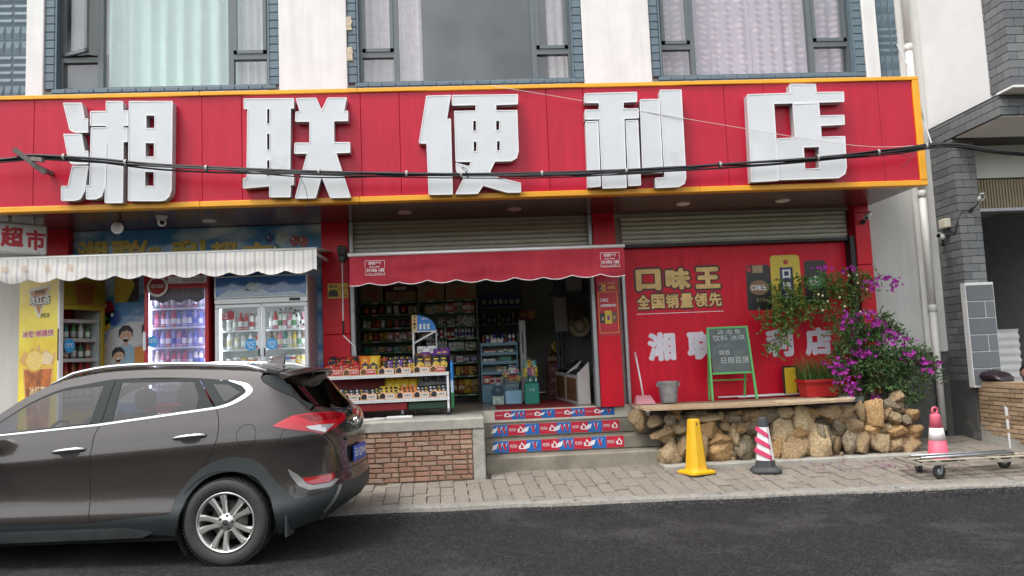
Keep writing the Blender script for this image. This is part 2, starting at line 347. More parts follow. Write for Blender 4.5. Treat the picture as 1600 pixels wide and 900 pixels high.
# windows: frame, panes, opened sash, tiled surround
glass_w = glass('window_glass', (.955, .97, .97), 1.6, cloud_smudge=.16)
tj = MB(); tj.bbox(-.06, .06, 0, .03, -.053, .053, .008); tile_j = mesh_of(tj, 'tile', teal)
ts = MB(); ts.bbox(-.088, .088, 0, .03, -.028, .028, .008); tile_s = mesh_of(ts, 'tile', teal)
def window(a, b, ml, mr, tz, opened=False):
    w = thing_part('window', shop)
    g0, g1, zb, zt = a+.14, b-.14, 5.29, 7.55; y = .10
    for x in (a+.065, b-.065):
        for k in range(22): inst('tile', tile_j, w, (x, -.035, 5.27+.055+.11*k))
    for x, s in ((a+.13, 1), (b-.13, -1)): mb = MB(); mb.box(min(x, x+.02*s), max(x, x+.02*s), -.03, .16, 5.27, 7.6); mb.build('reveal', teal, w)
    x = a+.09
    while x < b-.05:
        for r in range(2): inst('tile', tile_s, w, (x+(.09 if r else 0), -.045, 5.178+.06*r))
        x += .18
    mb = MB(); mb.box(a+.13, b-.13, -.02, .16, 5.24, 5.272); mb.build('sill', teal, w)
    mb = MB(); fw = .05
    mb.box(g0, g0+fw, y-.03, y+.05, zb, zt); mb.box(g1-fw, g1, y-.03, y+.05, zb, zt); mb.box(g0, g1, y-.031, y+.05, zb-.012, zb+.03); mb.box(g0, g1, y-.031, y+.05, zt-.05, zt)
    for m in (ml, mr): mb.box(m-.035, m+.035, y-.033, y+.05, zb, zt)
    mb.box(g0, ml, y-.032, y+.05, tz-.035, tz+.035); mb.box(mr, g1, y-.032, y+.05, tz-.035, tz+.035)
    mb.build('frame', alu, w)
    for p, q, r, t in ((g0, ml, zb, tz), (mr, g1, zb, tz), (ml, mr, zb, zt)):
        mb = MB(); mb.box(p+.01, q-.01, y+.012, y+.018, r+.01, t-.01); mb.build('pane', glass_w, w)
    for i, (p, q) in enumerate(((g0+.05, ml-.035), (mr+.035, g1-.05))):
        mb = MB(); z0, z1, f = tz+.04, zt-.06, .045; W = q-p
        for r in ((0, W, z0, z0+f), (0, W, z1-f, z1), (0, f, z0, z1), (W-f, W, z0, z1)): mb.box(r[0], r[1], -.045, -.005, r[2], r[3])
        mb.cur = 1; mb.box(f, W-f, -.03, -.024, z0+f, z1-f)
        ang = radians(-24) if (opened and i == 0) else 0
        mb.xf(Matrix.Translation((p, y, 0)) @ Matrix.Rotation(ang, 4, 'Z'))
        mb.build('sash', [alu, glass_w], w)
    return w
window(-5.40, -2.39, -4.735, -3.045, 5.70, True)
window(-1.50, 1.655, -.86, 1.00, 5.69)
window(2.575, 5.56, 3.19, 4.86, 5.72)
# rooms behind the upper windows
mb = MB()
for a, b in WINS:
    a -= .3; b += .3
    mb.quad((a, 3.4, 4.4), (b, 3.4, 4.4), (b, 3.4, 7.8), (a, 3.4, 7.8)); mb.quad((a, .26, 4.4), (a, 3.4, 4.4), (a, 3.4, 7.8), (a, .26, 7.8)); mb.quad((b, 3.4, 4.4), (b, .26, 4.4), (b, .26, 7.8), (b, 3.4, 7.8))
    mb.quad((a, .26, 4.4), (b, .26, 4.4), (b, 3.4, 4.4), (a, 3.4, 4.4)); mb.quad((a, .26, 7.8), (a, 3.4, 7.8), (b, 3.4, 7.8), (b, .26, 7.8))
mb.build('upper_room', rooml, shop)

# ground floor: right grey wall, plinth, left return, store room
mb = MB(); mb.box(5.39, 6.36, .02, .26, 1.40, 3.46); mb.build('side_wall', wallg, shop)
mb = MB(); mb.box(6.06, 6.36, -.03, .02, 1.41, 8.3); mb.build('corner_pier', M('pale_plaster', (.62, .61, .58), .85, var=.05, scale=3), shop)
mb = MB(); mb.box(5.30, 6.36, -.012, .26, .1, 1.40); mb.build('plinth', M('dark_render', (.085, .085, .08), .8, var=.3, scale=3, bump=.2, stain=(.15, .145, .135), sscale=2.2, sthr=.56), shop)
storew = M('store_wall', (.58, .58, .56), .9, var=.1)
mb = MB()
mb.box(-5.33, -1.88, .03, .26, .9, 3.46); mb.build('front_wall', storew, shop); mb = MB(); mb.box(1.95, 5.2, .09, .26, .9, 3.375); mb.build('front_wall', storew, shop)
mb = MB(); x0, x1, y1, z0, z1 = -3.4, 2.75, 4.6, .9, 3.42
mb.quad((x0, y1, z0), (x1, y1, z0), (x1, y1, z1), (x0, y1, z1)); mb.quad((x0, .26, z0), (x0, y1, z0), (x0, y1, z1), (x0, .26, z1)); mb.quad((x1, y1, z0), (x1, .26, z0), (x1, .26, z1), (x1, y1, z1)); mb.build('store_room', storew, shop); mb = MB(); mb.quad((x0, .26, z1), (x1, .26, z1), (x1, y1, z1), (x0, y1, z1)); mb.build('store_ceiling', M('ceiling_white', (.78, .78, .76), .9), shop)
mb = MB(); mb.quad((x0, .0, .898), (x1, .0, .898), (x1, y1, .898), (x0, y1, .898)); mb.build('store_floor', M('floor_tile', (.46, .40, .32), .25, var=.15, scale=2), shop)
# red clad columns, in panels with open joints
redc = M('red_cladding', (.60, .004, .02), .36, var=.05, scale=2, coat=.0, spec=.3, streak=.12)
def column(a, b, joints):
    c = thing_part('column', shop); zs = [.88]+joints+[3.46]
    for u, v in zip(zs, zs[1:]):
        mb = MB(); mb.bbox(a, b, -.13, .25, u+.003, v-.003, .006); mb.build('panel', redc, c)
    mb = MB(); mb.box(a+.01, b-.01, -.115, .24, .88, 3.46); mb.build('core', M('joint_dark', (.03, .01, .012), .8), c)
column(-5.33, -5.02, [1.95, 3.37]); column(-1.87, -1.53, [1.95, 3.38]); column(1.645, 1.94, [1.93, 3.34]); column(5.17, 5.375, [2.6, 3.3])
steel = M('galvanised_steel', (.34, .35, .36), .42, metal=.75, var=.15, scale=12)
for a in (-1.53, 1.585):
    mb = MB(); mb.bbox(a, a+.06, -.09, .06, .88, 3.40, .008); mb.box(a+.02, a+.04, -.094, -.088, .9, 3.39); mb.build('shutter_track', steel, shop)
mb = MB(); mb.bbox(2.0, 2.045, -.09, .03, .9, 3.0, .006); mb.build('shutter_track', steel, shop)
mb = MB(); mb.box(5.10, 5.165, -.10, .08, 1.0, 3.0); mb.box(2.05, 5.10, -.06, .08, 2.945, 2.985); mb.build('opening_trim', M('black_trim', (.012, .012, .013), .5), shop)
# roller shutters, each slat a piece
slatm = M('shutter_slat', (.52, .52, .45), .5, var=.1, scale=3, stain=(.22, .21, .17), sscale=5, sthr=.66, rnd=.05)
def shutter(a, b, zb, zt, label, yy=.0):
    t = thing('roller_shutter', label, 'shutter', ((a+b)/2, yy, zb), group='roller shutters of the shop')
    n = round((zt-zb)/.066); h = (zt-zb)/n
    for i in range(n):
        mb = MB(); R = []
        for x in (a, b): R.append([(x, yy+.02, zb+i*h+.002), (x, yy-.004, zb+i*h+.004), (x, yy-.018, zb+i*h+h*.3), (x, yy-.018, zb+i*h+h*.65), (x, yy, zb+i*h+h-.004), (x, yy+.02, zb+i*h+h-.002)])
        mb.rings(R, smooth=False); mb.build('slat', slatm, t)
    mb = MB(); mb.bbox(a, b, yy-.03, yy+.03, zb-.05, zb-.002, .01); mb.build('bottom_bar', slatm, t)
    return t
shutter(-1.47, 1.585, 3.0, 3.37, 'beige roller shutter rolled up above the open doorway and red awning')
shutter(2.045, 5.10, 3.0, 3.37, 'beige roller shutter above the red banner wall')

# soffit under the sign box
soff = M('soffit_panel', (.13, .05, .055), .2, var=.1, scale=2)
mb = MB(); mb.box(-6.4, 5.40, -1.36, -.132, 3.40, 3.44); mb.box(-5.02, 5.17, -.132, .0, 3.401, 3.44); mb.build('soffit', soff, shop)
for x, y in ((-3.17, -.45), (-.75, -.62), (.6, -.62), (2.72, -.62), (4.0, -.62)):
    mb = MB(); mb.lathe((x, y, 3.40), [(.001, -.018), (.055, -.018), (.06, -.02), (.085, -.014), (.09, .004)], 20, cap=False)
    t = mb.build('downlight', M('lamp_white', (.75, .75, .73), .4), label={-3.17: 'round white ceiling downlight above the double-door cooler', -.75: 'round white downlight in the soffit left of the doorway middle', .6: 'round white downlight in the soffit right of the doorway middle', 2.72: 'round white downlight under the sign between the last column and the big characters', 4.0: 'round white downlight in the soffit above the red banner'}[x], cat='downlight', group='downlights in the sign soffit')

# ================================================================== sign
sign = thing('shop_sign', 'long red fascia sign with yellow border and five big white Chinese characters', 'sign', (0, -1.4, 3.37))
signred = M('sign_red', (.47, .010, .034), .30, var=.06, scale=1.2, coat=.0, streak=.15, bump=.12, bscale=1.8, spec=.3)
yel = M('border_yellow', (.80, .36, .012), .4, var=.06, scale=4)
edges = [-6.35]+[-4.76, -2.93, -2.49, -1.16, -.72, .97, 1.40, 3.06, 3.54, 4.92]+[5.335]
for a, b in zip(edges, edges[1:]):
    mb = MB(); mb.bbox(a+.0015, b-.0015, -1.40, -1.375, 3.433, 4.645, .004); mb.build('panel', signred, sign)
mb = MB(); mb.box(-6.34, 5.33, -1.372, -1.28, 3.44, 4.64); mb.build('backing', M('joint_dark'), sign)
mb = MB(); mb.box(-6.35, 5.40, -1.28, .018, 3.445, 4.66); mb.build('sign_box', M('box_sheet', (.22, .05, .06), .5), sign)
for x in (-6.35, -2.95, -1.19, 2.7):
    nx = {-6.35: -2.95, -2.95: -1.19, -1.19: 2.7, 2.7: 5.415}[x]
    mb = MB(); mb.bbox(x+.001, nx-.001, -1.425, -1.3, 3.372, 3.434, .006); mb.build('border_strip', yel, sign)
    mb = MB(); mb.bbox(x+.001, nx-.001, -1.425, -1.3, 4.643, 4.69, .006); mb.build('border_strip', yel, sign)
mb = MB(); mb.bbox(5.333, 5.413, -1.428, -1.3, 3.436, 4.641, .006); mb.build('border_strip', yel, sign)
SIGN = {
'湘':[([(-4.382,4.556),(-4.19,4.552),(-4.155,4.373),(-4.121,4.372),(-4.12,4.222),(-4.257,4.226),(-4.309,4.254)],[]),([(-4.375,4.204),(-4.187,4.199),(-4.152,4.008),(-4.116,4.008),(-4.114,3.867),(-4.279,3.871),(-4.315,3.899)],[]),([(-4.279,3.844),(-4.112,3.84),(-4.148,3.566),(-4.193,3.482),(-4.249,3.465),(-4.39,3.469),(-4.392,3.624),(-4.322,3.622)],[]),([(-4.091,4.454),(-3.922,4.452),(-3.923,4.565),(-3.746,4.561),(-3.746,4.453),(-3.691,4.452),(-3.69,4.288),(-3.74,4.289),(-3.739,4.259),(-3.695,4.258),(-3.695,4.105),(-3.739,4.106),(-3.743,3.425),(-3.928,3.431),(-3.917,4.1),(-3.937,3.587),(-3.967,3.502),(-4.031,3.474),(-4.126,3.477),(-4.128,3.625),(-4.092,3.624),(-4.082,4.268),(-3.921,4.269),(-3.921,4.294),(-4.09,4.298)],[]),([(-3.676,4.559),(-3.21,4.548),(-3.221,3.552),(-3.245,3.48),(-3.296,3.438),(-3.348,3.434),(-3.681,3.445)],[[(-3.495,4.401),(-3.398,4.398),(-3.398,4.245),(-3.495,4.247)],[(-3.502,4.089),(-3.403,4.086),(-3.403,3.923),(-3.502,3.926)],[(-3.507,3.766),(-3.405,3.763),(-3.405,3.595),(-3.506,3.598)]])],
'联':[([(-2.427,4.557),(-1.882,4.55),(-1.883,4.442),(-1.918,4.442),(-1.937,3.677),(-1.895,3.676),(-1.899,3.57),(-1.931,3.571),(-1.936,3.435),(-2.159,3.441),(-2.158,3.564),(-2.445,3.548),(-2.443,3.656),(-2.404,3.655),(-2.388,4.448),(-2.426,4.446)],[[(-2.179,4.443),(-2.144,4.442),(-2.147,4.265),(-2.181,4.266)],[(-2.182,4.159),(-2.148,4.158),(-2.15,3.968),(-2.185,3.969)],[(-2.186,3.859),(-2.152,3.858),(-2.154,3.67),(-2.188,3.671)]]),([(-1.852,4.549),(-1.633,4.55),(-1.574,4.404),(-1.502,4.547),(-1.295,4.545),(-1.33,4.392),(-1.285,4.391),(-1.287,4.282),(-1.442,4.284),(-1.447,4.034),(-1.271,4.03),(-1.273,3.919),(-1.426,3.918),(-1.277,3.409),(-1.497,3.413),(-1.588,3.659),(-1.661,3.415),(-1.88,3.419),(-1.74,3.921),(-1.881,3.925),(-1.874,4.04),(-1.711,4.036),(-1.707,4.285),(-1.864,4.289),(-1.86,4.394),(-1.812,4.395)],[])],
'便':[([(-0.399,4.543),(-0.129,4.546),(-0.182,4.272),(-0.138,4.271),(-0.146,3.411),(-0.407,3.416),(-0.413,3.999),(-0.499,4.007)],[]),([(-0.108,4.545),(0.633,4.537),(0.628,4.429),(0.381,4.427),(0.378,4.356),(0.617,4.353),(0.613,3.882),(0.591,3.807),(0.53,3.773),(0.341,3.773),(0.279,3.652),(0.366,3.583),(0.622,3.512),(0.621,3.41),(0.468,3.414),(0.2,3.502),(0.134,3.41),(-0.106,3.412),(-0.011,3.591),(-0.092,3.671),(-0.094,3.762),(0.053,3.717),(0.083,3.777),(-0.094,3.782),(-0.09,4.359),(0.151,4.359),(0.153,4.432),(-0.112,4.433)],[[(0.114,4.25),(0.152,4.249),(0.147,4.126),(0.109,4.127)],[(0.373,4.244),(0.415,4.243),(0.41,4.125),(0.369,4.126)],[(0.11,4.01),(0.148,4.009),(0.144,3.889),(0.106,3.89)],[(0.372,4.009),(0.411,4.008),(0.406,3.89),(0.368,3.892)]])],
'利':[([(1.403,4.53),(2.002,4.534),(1.998,4.425),(1.841,4.423),(1.837,4.338),(2.01,4.34),(2.007,4.234),(1.839,4.23),(1.822,3.429),(1.551,3.429),(1.555,4.231),(1.394,4.233),(1.396,4.337),(1.56,4.336),(1.565,4.421),(1.401,4.428)],[]),([(1.398,4.201),(1.537,4.204),(1.528,3.452),(1.387,3.445)],[]),([(1.86,4.201),(1.997,4.203),(1.987,3.452),(1.848,3.448)],[]),([(2.039,4.444),(2.258,4.445),(2.249,3.593),(2.02,3.588)],[]),([(2.275,4.55),(2.521,4.55),(2.512,3.521),(2.492,3.457),(2.425,3.42),(2.16,3.416),(2.161,3.523),(2.27,3.528)],[])],
'店':[([(3.295,4.475),(3.805,4.481),(3.808,4.588),(4.109,4.581),(4.113,4.482),(4.436,4.481),(4.432,4.368),(3.596,4.365),(3.588,3.459),(3.274,3.451)],[]),([(3.824,4.353),(4.129,4.355),(4.131,4.202),(4.419,4.204),(4.416,4.097),(4.13,4.09),(4.128,3.95),(4.406,3.951),(4.397,3.594),(4.373,3.515),(4.298,3.469),(3.597,3.467),(3.607,3.943),(3.827,3.952)],[[(3.907,3.841),(4.096,3.842),(4.087,3.583),(3.904,3.58)]])],
}

acry = M('sign_acrylic', (.58, .59, .60), .35, var=.05, scale=2.5, stain=(.50, .50, .50), sscale=1.3, sthr=.62)
rim = M('sign_return', (.40, .40, .41), .4, var=.1)
trimw = M('sign_edge_white', (.72, .72, .72), .35)
for i, (ch, polys) in enumerate(SIGN.items()):
    mb = MB(); mb.side = 1; mb.prism(polys, -1.52, -1.402)
    c = mb.build('character', [acry, rim], sign)
    mb = MB()
    for outer, holes in polys:
        for L in [outer]+holes:
            k = len(L)
            for a, b in zip(L, L[1:]+L[:1]):
                if hypot(a[0]-b[0], a[1]-b[1]) > .012: mb.bar((a[0], -1.520, a[1]), (b[0], -1.518, b[1]), .009, .012)
    mb.build('edge_trim', trimw, c)
# ================================================================== stoop and steps
stoop = thing('stoop', 'raised concrete stoop with bare brick front beside the shop steps', 'stoop', (-2.5, -1.2, .2))
mb = MB(); mb.bbox(-7.0, .118, -1.205, -.0, .78, .902, .012); mb.build('slab', conc, stoop)
mb = MB(); mb.box(-7.0, .0, -1.165, .0, .0, .78); mb.build('core', M('brick_mortar', (.31, .235, .18), .9, var=.3, scale=12, bump=.5), stoop)
mb = MB(); mb.bbox(-.02, .118, -1.195, .0, .15, .78, .012); mb.build('end_pier', conc, stoop)
brickm = [M('brick_%d' % i, c, .85, var=.25, scale=16, bump=.5, bscale=60, rnd=.12, stain=(.55, .52, .47), sscale=11, sthr=.56) for i, c in enumerate(((.36, .19, .125), (.33, .17, .11), (.40, .25, .17), (.35, .23, .17)))]
bmes = []
for i in range(4):
    mb = MB(); mb.bbox(-.5, .5, -.5, .5, -.5, .5, .06); bmes.append(mesh_of(mb, 'brick', brickm[i]))
random.seed(11)
for r in range(10):
    x = -3.1+(.085 if r % 2 else 0)
    while x < -.04:
        L = .172 if random.random() < .75 else .088; L = min(L, -.025-x)
        if L > .03:
            z = .225+.0555*r; inst('brick', random.choice(bmes), stoop, (x+L/2, -1.165+random.uniform(-.006, .004), z+.026), (random.uniform(-.05, .05), random.uniform(-.03, .03), random.uniform(-.05, .05)), (L-random.uniform(.008, .02), .05, .046-random.uniform(0, .007)))
        x += L
steps = thing('entrance_steps', 'worn concrete entrance steps with red and blue strips on the risers', 'steps', (1.15, -.5, .2))
ST = [(-.92, .41), (-.62, .575), (-.32, .74)]
for k, (y, z) in enumerate(ST):
    mb = MB(); mb.bbox(.121, 2.28, y, .0-.001*k, (.15 if k == 0 else ST[k-1][1]+.001), z, .014); mb.build('step', concd, steps)
cream = M('cream_tile', (.62, .58, .47), .4, var=.08, stain=(.35, .31, .22), sscale=8, sthr=.66)
for a, b in ((.121, .62), (.624, 1.25), (1.254, 2.2)):
    mb = MB(); mb.bbox(a, b, -.045, .0, .742, .897, .004); mb.build('tile', cream, steps)
decr = M('decal_red', (.50, .012, .035), .45, var=.12, scale=9); decb = M('decal_blue', (.015, .13, .42), .45, var=.12, scale=9); decw = M('decal_white', (.75, .75, .75), .5)
def decal(x0, x1, z0, z1, y, start):
    d = thing_part('riser_strip', steps); n = 9; cols = []; w = (x1-x0)/8.4; x = x0; k = start
    mb = MB(); mr_ = MB(); mw = MB(); mk = MB()
    while x < x1-.02:
        L = min(w*(1.15 if k % 2 == 0 else .95), x1-x)
        (mb if k % 2 else mr_).quad((x, y, z0), (x+L, y, z0), (x+L, y, z1), (x, y, z1))
        if k % 2 == 0 and L > .14:
            put_text(mw, '可口可乐', x+.015, x+.10, z0+.05, z1-.045, y-.001, .01)
            mw.prism([([(x+.125, z0+.035), (x+.19, z0+.03), (x+.195, z0+.07), (x+.155, z1-.02), (x+.14, z0+.075), (x+.12, z0+.075)], [[(x+.14, z0+.045), (x+.18, z0+.042), (x+.178, z0+.07), (x+.155, z1-.04)]])], y-.001, y, True)
        elif L > .1:
            mw.prism([([(x-.03, z0+.03), (x+.03, z0+.045), (x+.05, z1-.03), (x-.01, z1-.05)], [])], y-.0012, y, True)
            for o in ((.07, .13) if k % 4 == 1 else (.10,)):
                mk.prism([([(x+o, z0+.02), (x+o+.022, z0+.03), (x+o+.005, z1-.02), (x+o-.022, z1-.03)], [])], y-.0015, y, True); mw.prism([([(x+o-.03, z1-.02), (x+o, z0+.02), (x+o+.035, z1-.02), (x+o+.028, z1-.02), (x+o, z0+.035), (x+o-.022, z1-.02)], [])], y-.001, y, True)
        x += L; k += 1
    for m_, mt in ((mb, decb), (mr_, decr), (mw, decw), (mk, decr)): m_.build('print', mt, d, kind='stuff')
decal(.23, 1.81, .43, .566, -.6225, 1); decal(.24, 1.82, .60, .733, -.3225, 1); decal(.27, 1.82, .775, .885, -.0475, 0)
mb = MB(); mb.bbox(.30, 1.35, .05, 1.9, .899, .907, .004); mb.build('door_mat', M('red_carpet', (.28, .02, .022), .95, var=.2, scale=30, bump=.4, bscale=200), label='red carpet mat inside the open shop doorway', cat='mat')

# ================================================================== billboard behind the coolers
def sky_print():
    m = bpy.data.materials.new('sky_print'); m.use_nodes = True; n = m.node_tree.nodes; L = m.node_tree.links; b = n['Principled BSDF']; b.inputs['Roughness'].default_value = .35
    tc = n.new('ShaderNodeTexCoord'); mp = n.new('ShaderNodeMapping'); mp.inputs['Scale'].default_value = (1, 1, 2.2); nz = n.new('ShaderNodeTexNoise'); nz.inputs['Scale'].default_value = 1.6; nz.inputs['Detail'].default_value = 6
    cr = n.new('ShaderNodeValToRGB'); e = cr.color_ramp.elements; e[0].position = .47; e[0].color = (.045, .22, .50, 1); e[1].position = .68; e[1].color = (.70, .78, .85, 1)
    L.new(tc.outputs['Object'], mp.inputs[0]); L.new(mp.outputs[0], nz.inputs['Vector']); L.new(nz.outputs[0], cr.inputs[0]); L.new(cr.outputs[0], b.inputs['Base Color']); return m
bill = thing('billboard', 'blue sky billboard with gold characters, balloons and a printed family behind the coolers', 'billboard', (-3.45, .0, .9))
mb = MB(); mb.bbox(-5.02, -1.88, -.012, .028, .91, 3.395, .004); mb.build('board', sky_print(), bill)
gold = M('print_gold', (.62, .46, .10), .4); goldd = M('print_gold_dark', (.30, .19, .03), .4)
for ch, a, b, z in (('湘', -4.98, -4.60, 2.93), ('联', -4.55, -4.18, 2.925), ('便', -4.22, -3.88, 2.92), ('利', -3.80, -3.37, 2.905), ('超', -3.31, -2.96, 2.87), ('市', -2.90, -2.51, 2.85)):
    lettering(bill, ch, a+.015, b+.015, z-.015, z+.33, -.0135, goldd, .04); lettering(bill, ch, a, b, z, z+.345, -.0150, gold, .035)
def balloon(x, z, r, col, nm): 
    mb = MB(); mb.prism([(ell(x, z, r, r*1.15, 18), [])], -.016, 0, True); mb.prism([([(x-.3*r, z-1.3*r), (x+.3*r, z-1.3*r), (x, z-1.05*r)], [])], -.016, 0, True); mb.build('balloon_print', M(nm, col, .3), bill)
    mb = MB(); mb.prism([(ell(x-.35*r, z+.4*r, r*.22, r*.3, 10), [])], -.0165, 0, True); mb.build('balloon_print', M('balloon_glint', (.8, .8, .8), .3), bill)
for x, z, r, c, nm in ((-2.40, 3.23, .075, (.55, .58, .62), 'bal_w'), (-2.235, 3.19, .062, (.38, .05, .04), 'bal_r'), (-2.12, 3.175, .062, (.42, .07, .05), 'bal_r2'), (-2.55, 3.23, .05, (.02, .03, .15), 'bal_n'), (-2.47, 3.09, .055, (.05, .18, .08), 'bal_g'),
                   (-4.585, 2.40, .085, (.30, .015, .03), 'bal_c'), (-4.50, 2.28, .085, (.02, .07, .32), 'bal_b'), (-4.63, 2.27, .08, (.05, .22, .06), 'bal_gr'), (-4.61, 2.18, .06, (.55, .42, .04), 'bal_y')): balloon(x, z, r, c, nm)
# printed family group
mb = MB(); mb.prism([([(-4.70, 1.2), (-4.70, 1.75), (-4.55, 2.12), (-4.30, 2.22), (-3.8, 2.2), (-3.8, 1.2)], [])], -.0148, 0, True); mb.build('print_ground', M('print_cloud', (.62, .66, .68), .4), bill)
skinp = M('print_skin', (.62, .40, .29), .5); hairp = M('print_hair', (.025, .02, .02), .5); whp = M('print_cloth_white', (.72, .72, .74), .5); blp = M('print_cloth_blue', (.30, .50, .62), .5)
def printed(x, z, s, cloth, hat=False):
    p = thing_part('person_print', bill)
    mb = MB(); mb.prism([([(x-1.5*s, z-4.2*s), (x-1.4*s, z-1.9*s), (x-.5*s, z-1.3*s), (x+.5*s, z-1.3*s), (x+1.4*s, z-1.9*s), (x+1.5*s, z-4.2*s)], [])], -.0155, 0, True); mb.build('clothing', cloth, p)
    mb = MB(); mb.prism([(ell(x, z, .8*s, 1.0*s, 18), []), (rect(x-.28*s, x+.28*s, z-1.5*s, z-.6*s), [])], -.0165, 0, True); mb.build('face', skinp, p)
    mb = MB(); mb.prism([([(x-.95*s, z-.5*s), (x-.9*s, z+.6*s), (x-.4*s, z+1.2*s), (x+.4*s, z+1.2*s), (x+.95*s, z+.6*s), (x+.95*s, z-.5*s), (x+.7*s, z+.3*s), (x+.2*s, z+.55*s), (x-.5*s, z+.35*s)], []), (ell(x-.3*s, z-.0*s, .09*s, .06*s, 8), []), (ell(x+.3*s, z, .09*s, .06*s, 8), [])], -.0170, 0, True); mb.build('hair', hairp, p)
    mb = MB(); mb.prism([([(x-.35*s, z-.42*s), (x+.35*s, z-.42*s), (x+.18*s, z-.62*s), (x-.18*s, z-.62*s)], [])], -.0172, 0, True); mb.build('smile', M('print_white', (.8, .8, .8), .5), p)
printed(-4.36, 2.06, .095, blp); printed(-4.07, 2.10, .10, M('print_cloth_grey', (.42, .48, .55), .5)); printed(-4.45, 1.80, .085, whp)
mb = MB(); mb.tube([(-4.60, -.0175, 1.85), (-4.68, -.0175, 2.05), (-4.70, -.0175, 2.14)], .014, 4); mb.build('arm_print', skinp, bill)
mb = MB(); mb.prism([(rect(-4.5, -4.2, 2.47, 2.86), [])], -.0145, 0, True); mb.build('print_panel', M('print_yellow', (.50, .38, .03), .4), bill)
mb = MB(); mb.prism([([(-4.35, 2.47), (-4.2, 2.47), (-4.2, 2.86), (-4.32, 2.86), (-4.25, 2.68)], [])], -.0155, 0, True); mb.build('print_panel', hairp, bill)
mb = MB(); mb.prism([(rect(-4.25, -4.1, 1.62, 1.9), [])], -.0178, 0, True); mb.build('print_panel', M('print_orange', (.62, .25, .03), .4), bill)

# ================================================================== goods
PAL = {'red': (.42, .015, .02), 'green': (.05, .22, .07), 'blue': (.03, .10, .42), 'white': (.80, .80, .78), 'orange': (.62, .18, .02), 'yellow': (.62, .42, .03), 'purple': (.13, .04, .22), 'pink': (.60, .20, .28), 'black': (.02, .02, .022), 'brown': (.14, .06, .025), 'teal': (.03, .26, .25), 'cream': (.60, .52, .36), 'silver': (.5, .5, .52), 'lilac': (.28, .28, .55), 'amber': (.30, .10, .02), 'tan': (.36, .25, .14)}
def pm_(c, r=.35): return M('goods_'+c, PAL[c], r, var=.10, scale=25)
_g = {}
def good(shape, c1, c2='white'):
    k = (shape, c1, c2)
    if k in _g: return _g[k]
    mb = MB()
    if shape == 'bottle':
        mb.lathe((0, 0, 0), [(.026, 0), (.031, .006), (.031, .05)], 10, cap=True); mb.cur = 1; mb.lathe((0, 0, 0), [(.0315, .05), (.0315, .115)], 10, cap=False); mb.cur = 0
        mb.lathe((0, 0, 0), [(.031, .115), (.030, .14), (.022, .165), (.0125, .185), (.0125, .195)], 10, cap=False); mb.cur = 2; mb.lathe((0, 0, 0), [(.0155, .193), (.0155, .214), (.013, .216)], 10)
    elif shape == 'can':
        mb.lathe((0, 0, 0), [(.026, 0), (.033, .008), (.033, .108), (.027, .118)], 12, cap=True); mb.cur = 1; mb.lathe((0, 0, 0), [(.0335, .03), (.0335, .085)], 12, cap=False); mb.cur = 2; mb.lathe((0, 0, 0), [(.027, .117), (.026, .122), (.022, .118)], 12)
    elif shape == 'jar':
        mb.lathe((0, 0, 0), [(.036, 0), (.042, .008), (.042, .10), (.034, .118)], 12); mb.cur = 2; mb.lathe((0, 0, 0), [(.036, .116), (.037, .138), (.034, .14)], 12); mb.cur = 1; mb.lathe((0, 0, 0), [(.0425, .025), (.0425, .09)], 12, cap=False)
    elif shape == 'box':
        mb.bbox(-.04, .04, -.03, .03, 0, .15, .003); mb.cur = 1; mb.bbox(-.030, .030, -.0315, -.029, .03, .10, .0005)
    elif shape == 'carton':
        mb.bbox(-.05, .05, -.03, .03, 0, .09, .003); mb.cur = 1; mb.bbox(-.042, .042, -.0315, -.029, .02, .065, .0005)
    elif shape == 'bag':
        R = []
        for z, d, w in ((0, .004, .98), (.012, .02, 1), (.05, .036, .97), (.10, .034, .97), (.145, .014, 1), (.16, .003, 1), (.172, .002, 1)):
            R.append([(-.055*w, 0, z), (-.03, -d, z), (0, -d*1.15, z), (.03, -d, z), (.055*w, 0, z), (.03, d, z), (0, d*1.1, z), (-.03, d, z)])
        mb.rings(R); mb.cur = 1
        mb.add([(-.032, -.0385, .05), (.03, -.0385, .045), (.034, -.040, .085), (.0, -.044, .11), (-.03, -.040, .09)], [(0, 1, 2, 3, 4)]); mb.cur = 2; mb.add([(-.018, -.0455, .062), (.018, -.0455, .062), (.016, -.0455, .078), (-.016, -.0455, .078)], [(0, 1, 2, 3)])
        mb.add([(-.02, -.026, .125), (.02, -.026, .125), (.02, -.022, .138), (-.02, -.022, .138)], [(0, 1, 2, 3)])
    elif shape == 'pouch':
        R = []
        for z, d in ((0, .022), (.02, .026), (.08, .022), (.13, .008), (.15, .002)): R.append([(-.042, 0, z), (-.03, -d, z), (.03, -d, z), (.042, 0, z), (.03, d, z), (-.03, d, z)])
        mb.rings(R); mb.cur = 1; mb.lathe((.012, -.028, .055), [(.0, -.004), (.014, -.003), (.016, .004)], 8, 'Y'); mb.lathe((-.010, -.028, .085), [(.0, -.003), (.011, -.002), (.012, .006)], 8, 'Y'); mb.cur = 2; mb.lathe((-.016, -.027, .12), [(.0, -.004), (.012, -.003), (.012, .014)], 8, 'Y')
    cap = {'bottle': c2, 'can': 'silver', 'jar': c2}.get(shape, c2)
    _g[k] = mesh_of(mb, shape, [pm_(c1), pm_(c2), pm_('silver') if shape == 'can' else pm_({'bottle': c1 if c1 not in ('white', 'cream') else c2}.get(shape, c2 if shape != 'bag' else 'yellow'))]); return _g[k]
ORD = 'first second third fourth fifth sixth seventh eighth ninth tenth eleventh twelfth'.split()
NAMES = {'bottle': 'drink_bottle', 'can': 'drink_can', 'jar': 'jar', 'box': 'packet_box', 'carton': 'small_carton', 'bag': 'snack_bag', 'pouch': 'snack_pouch'}
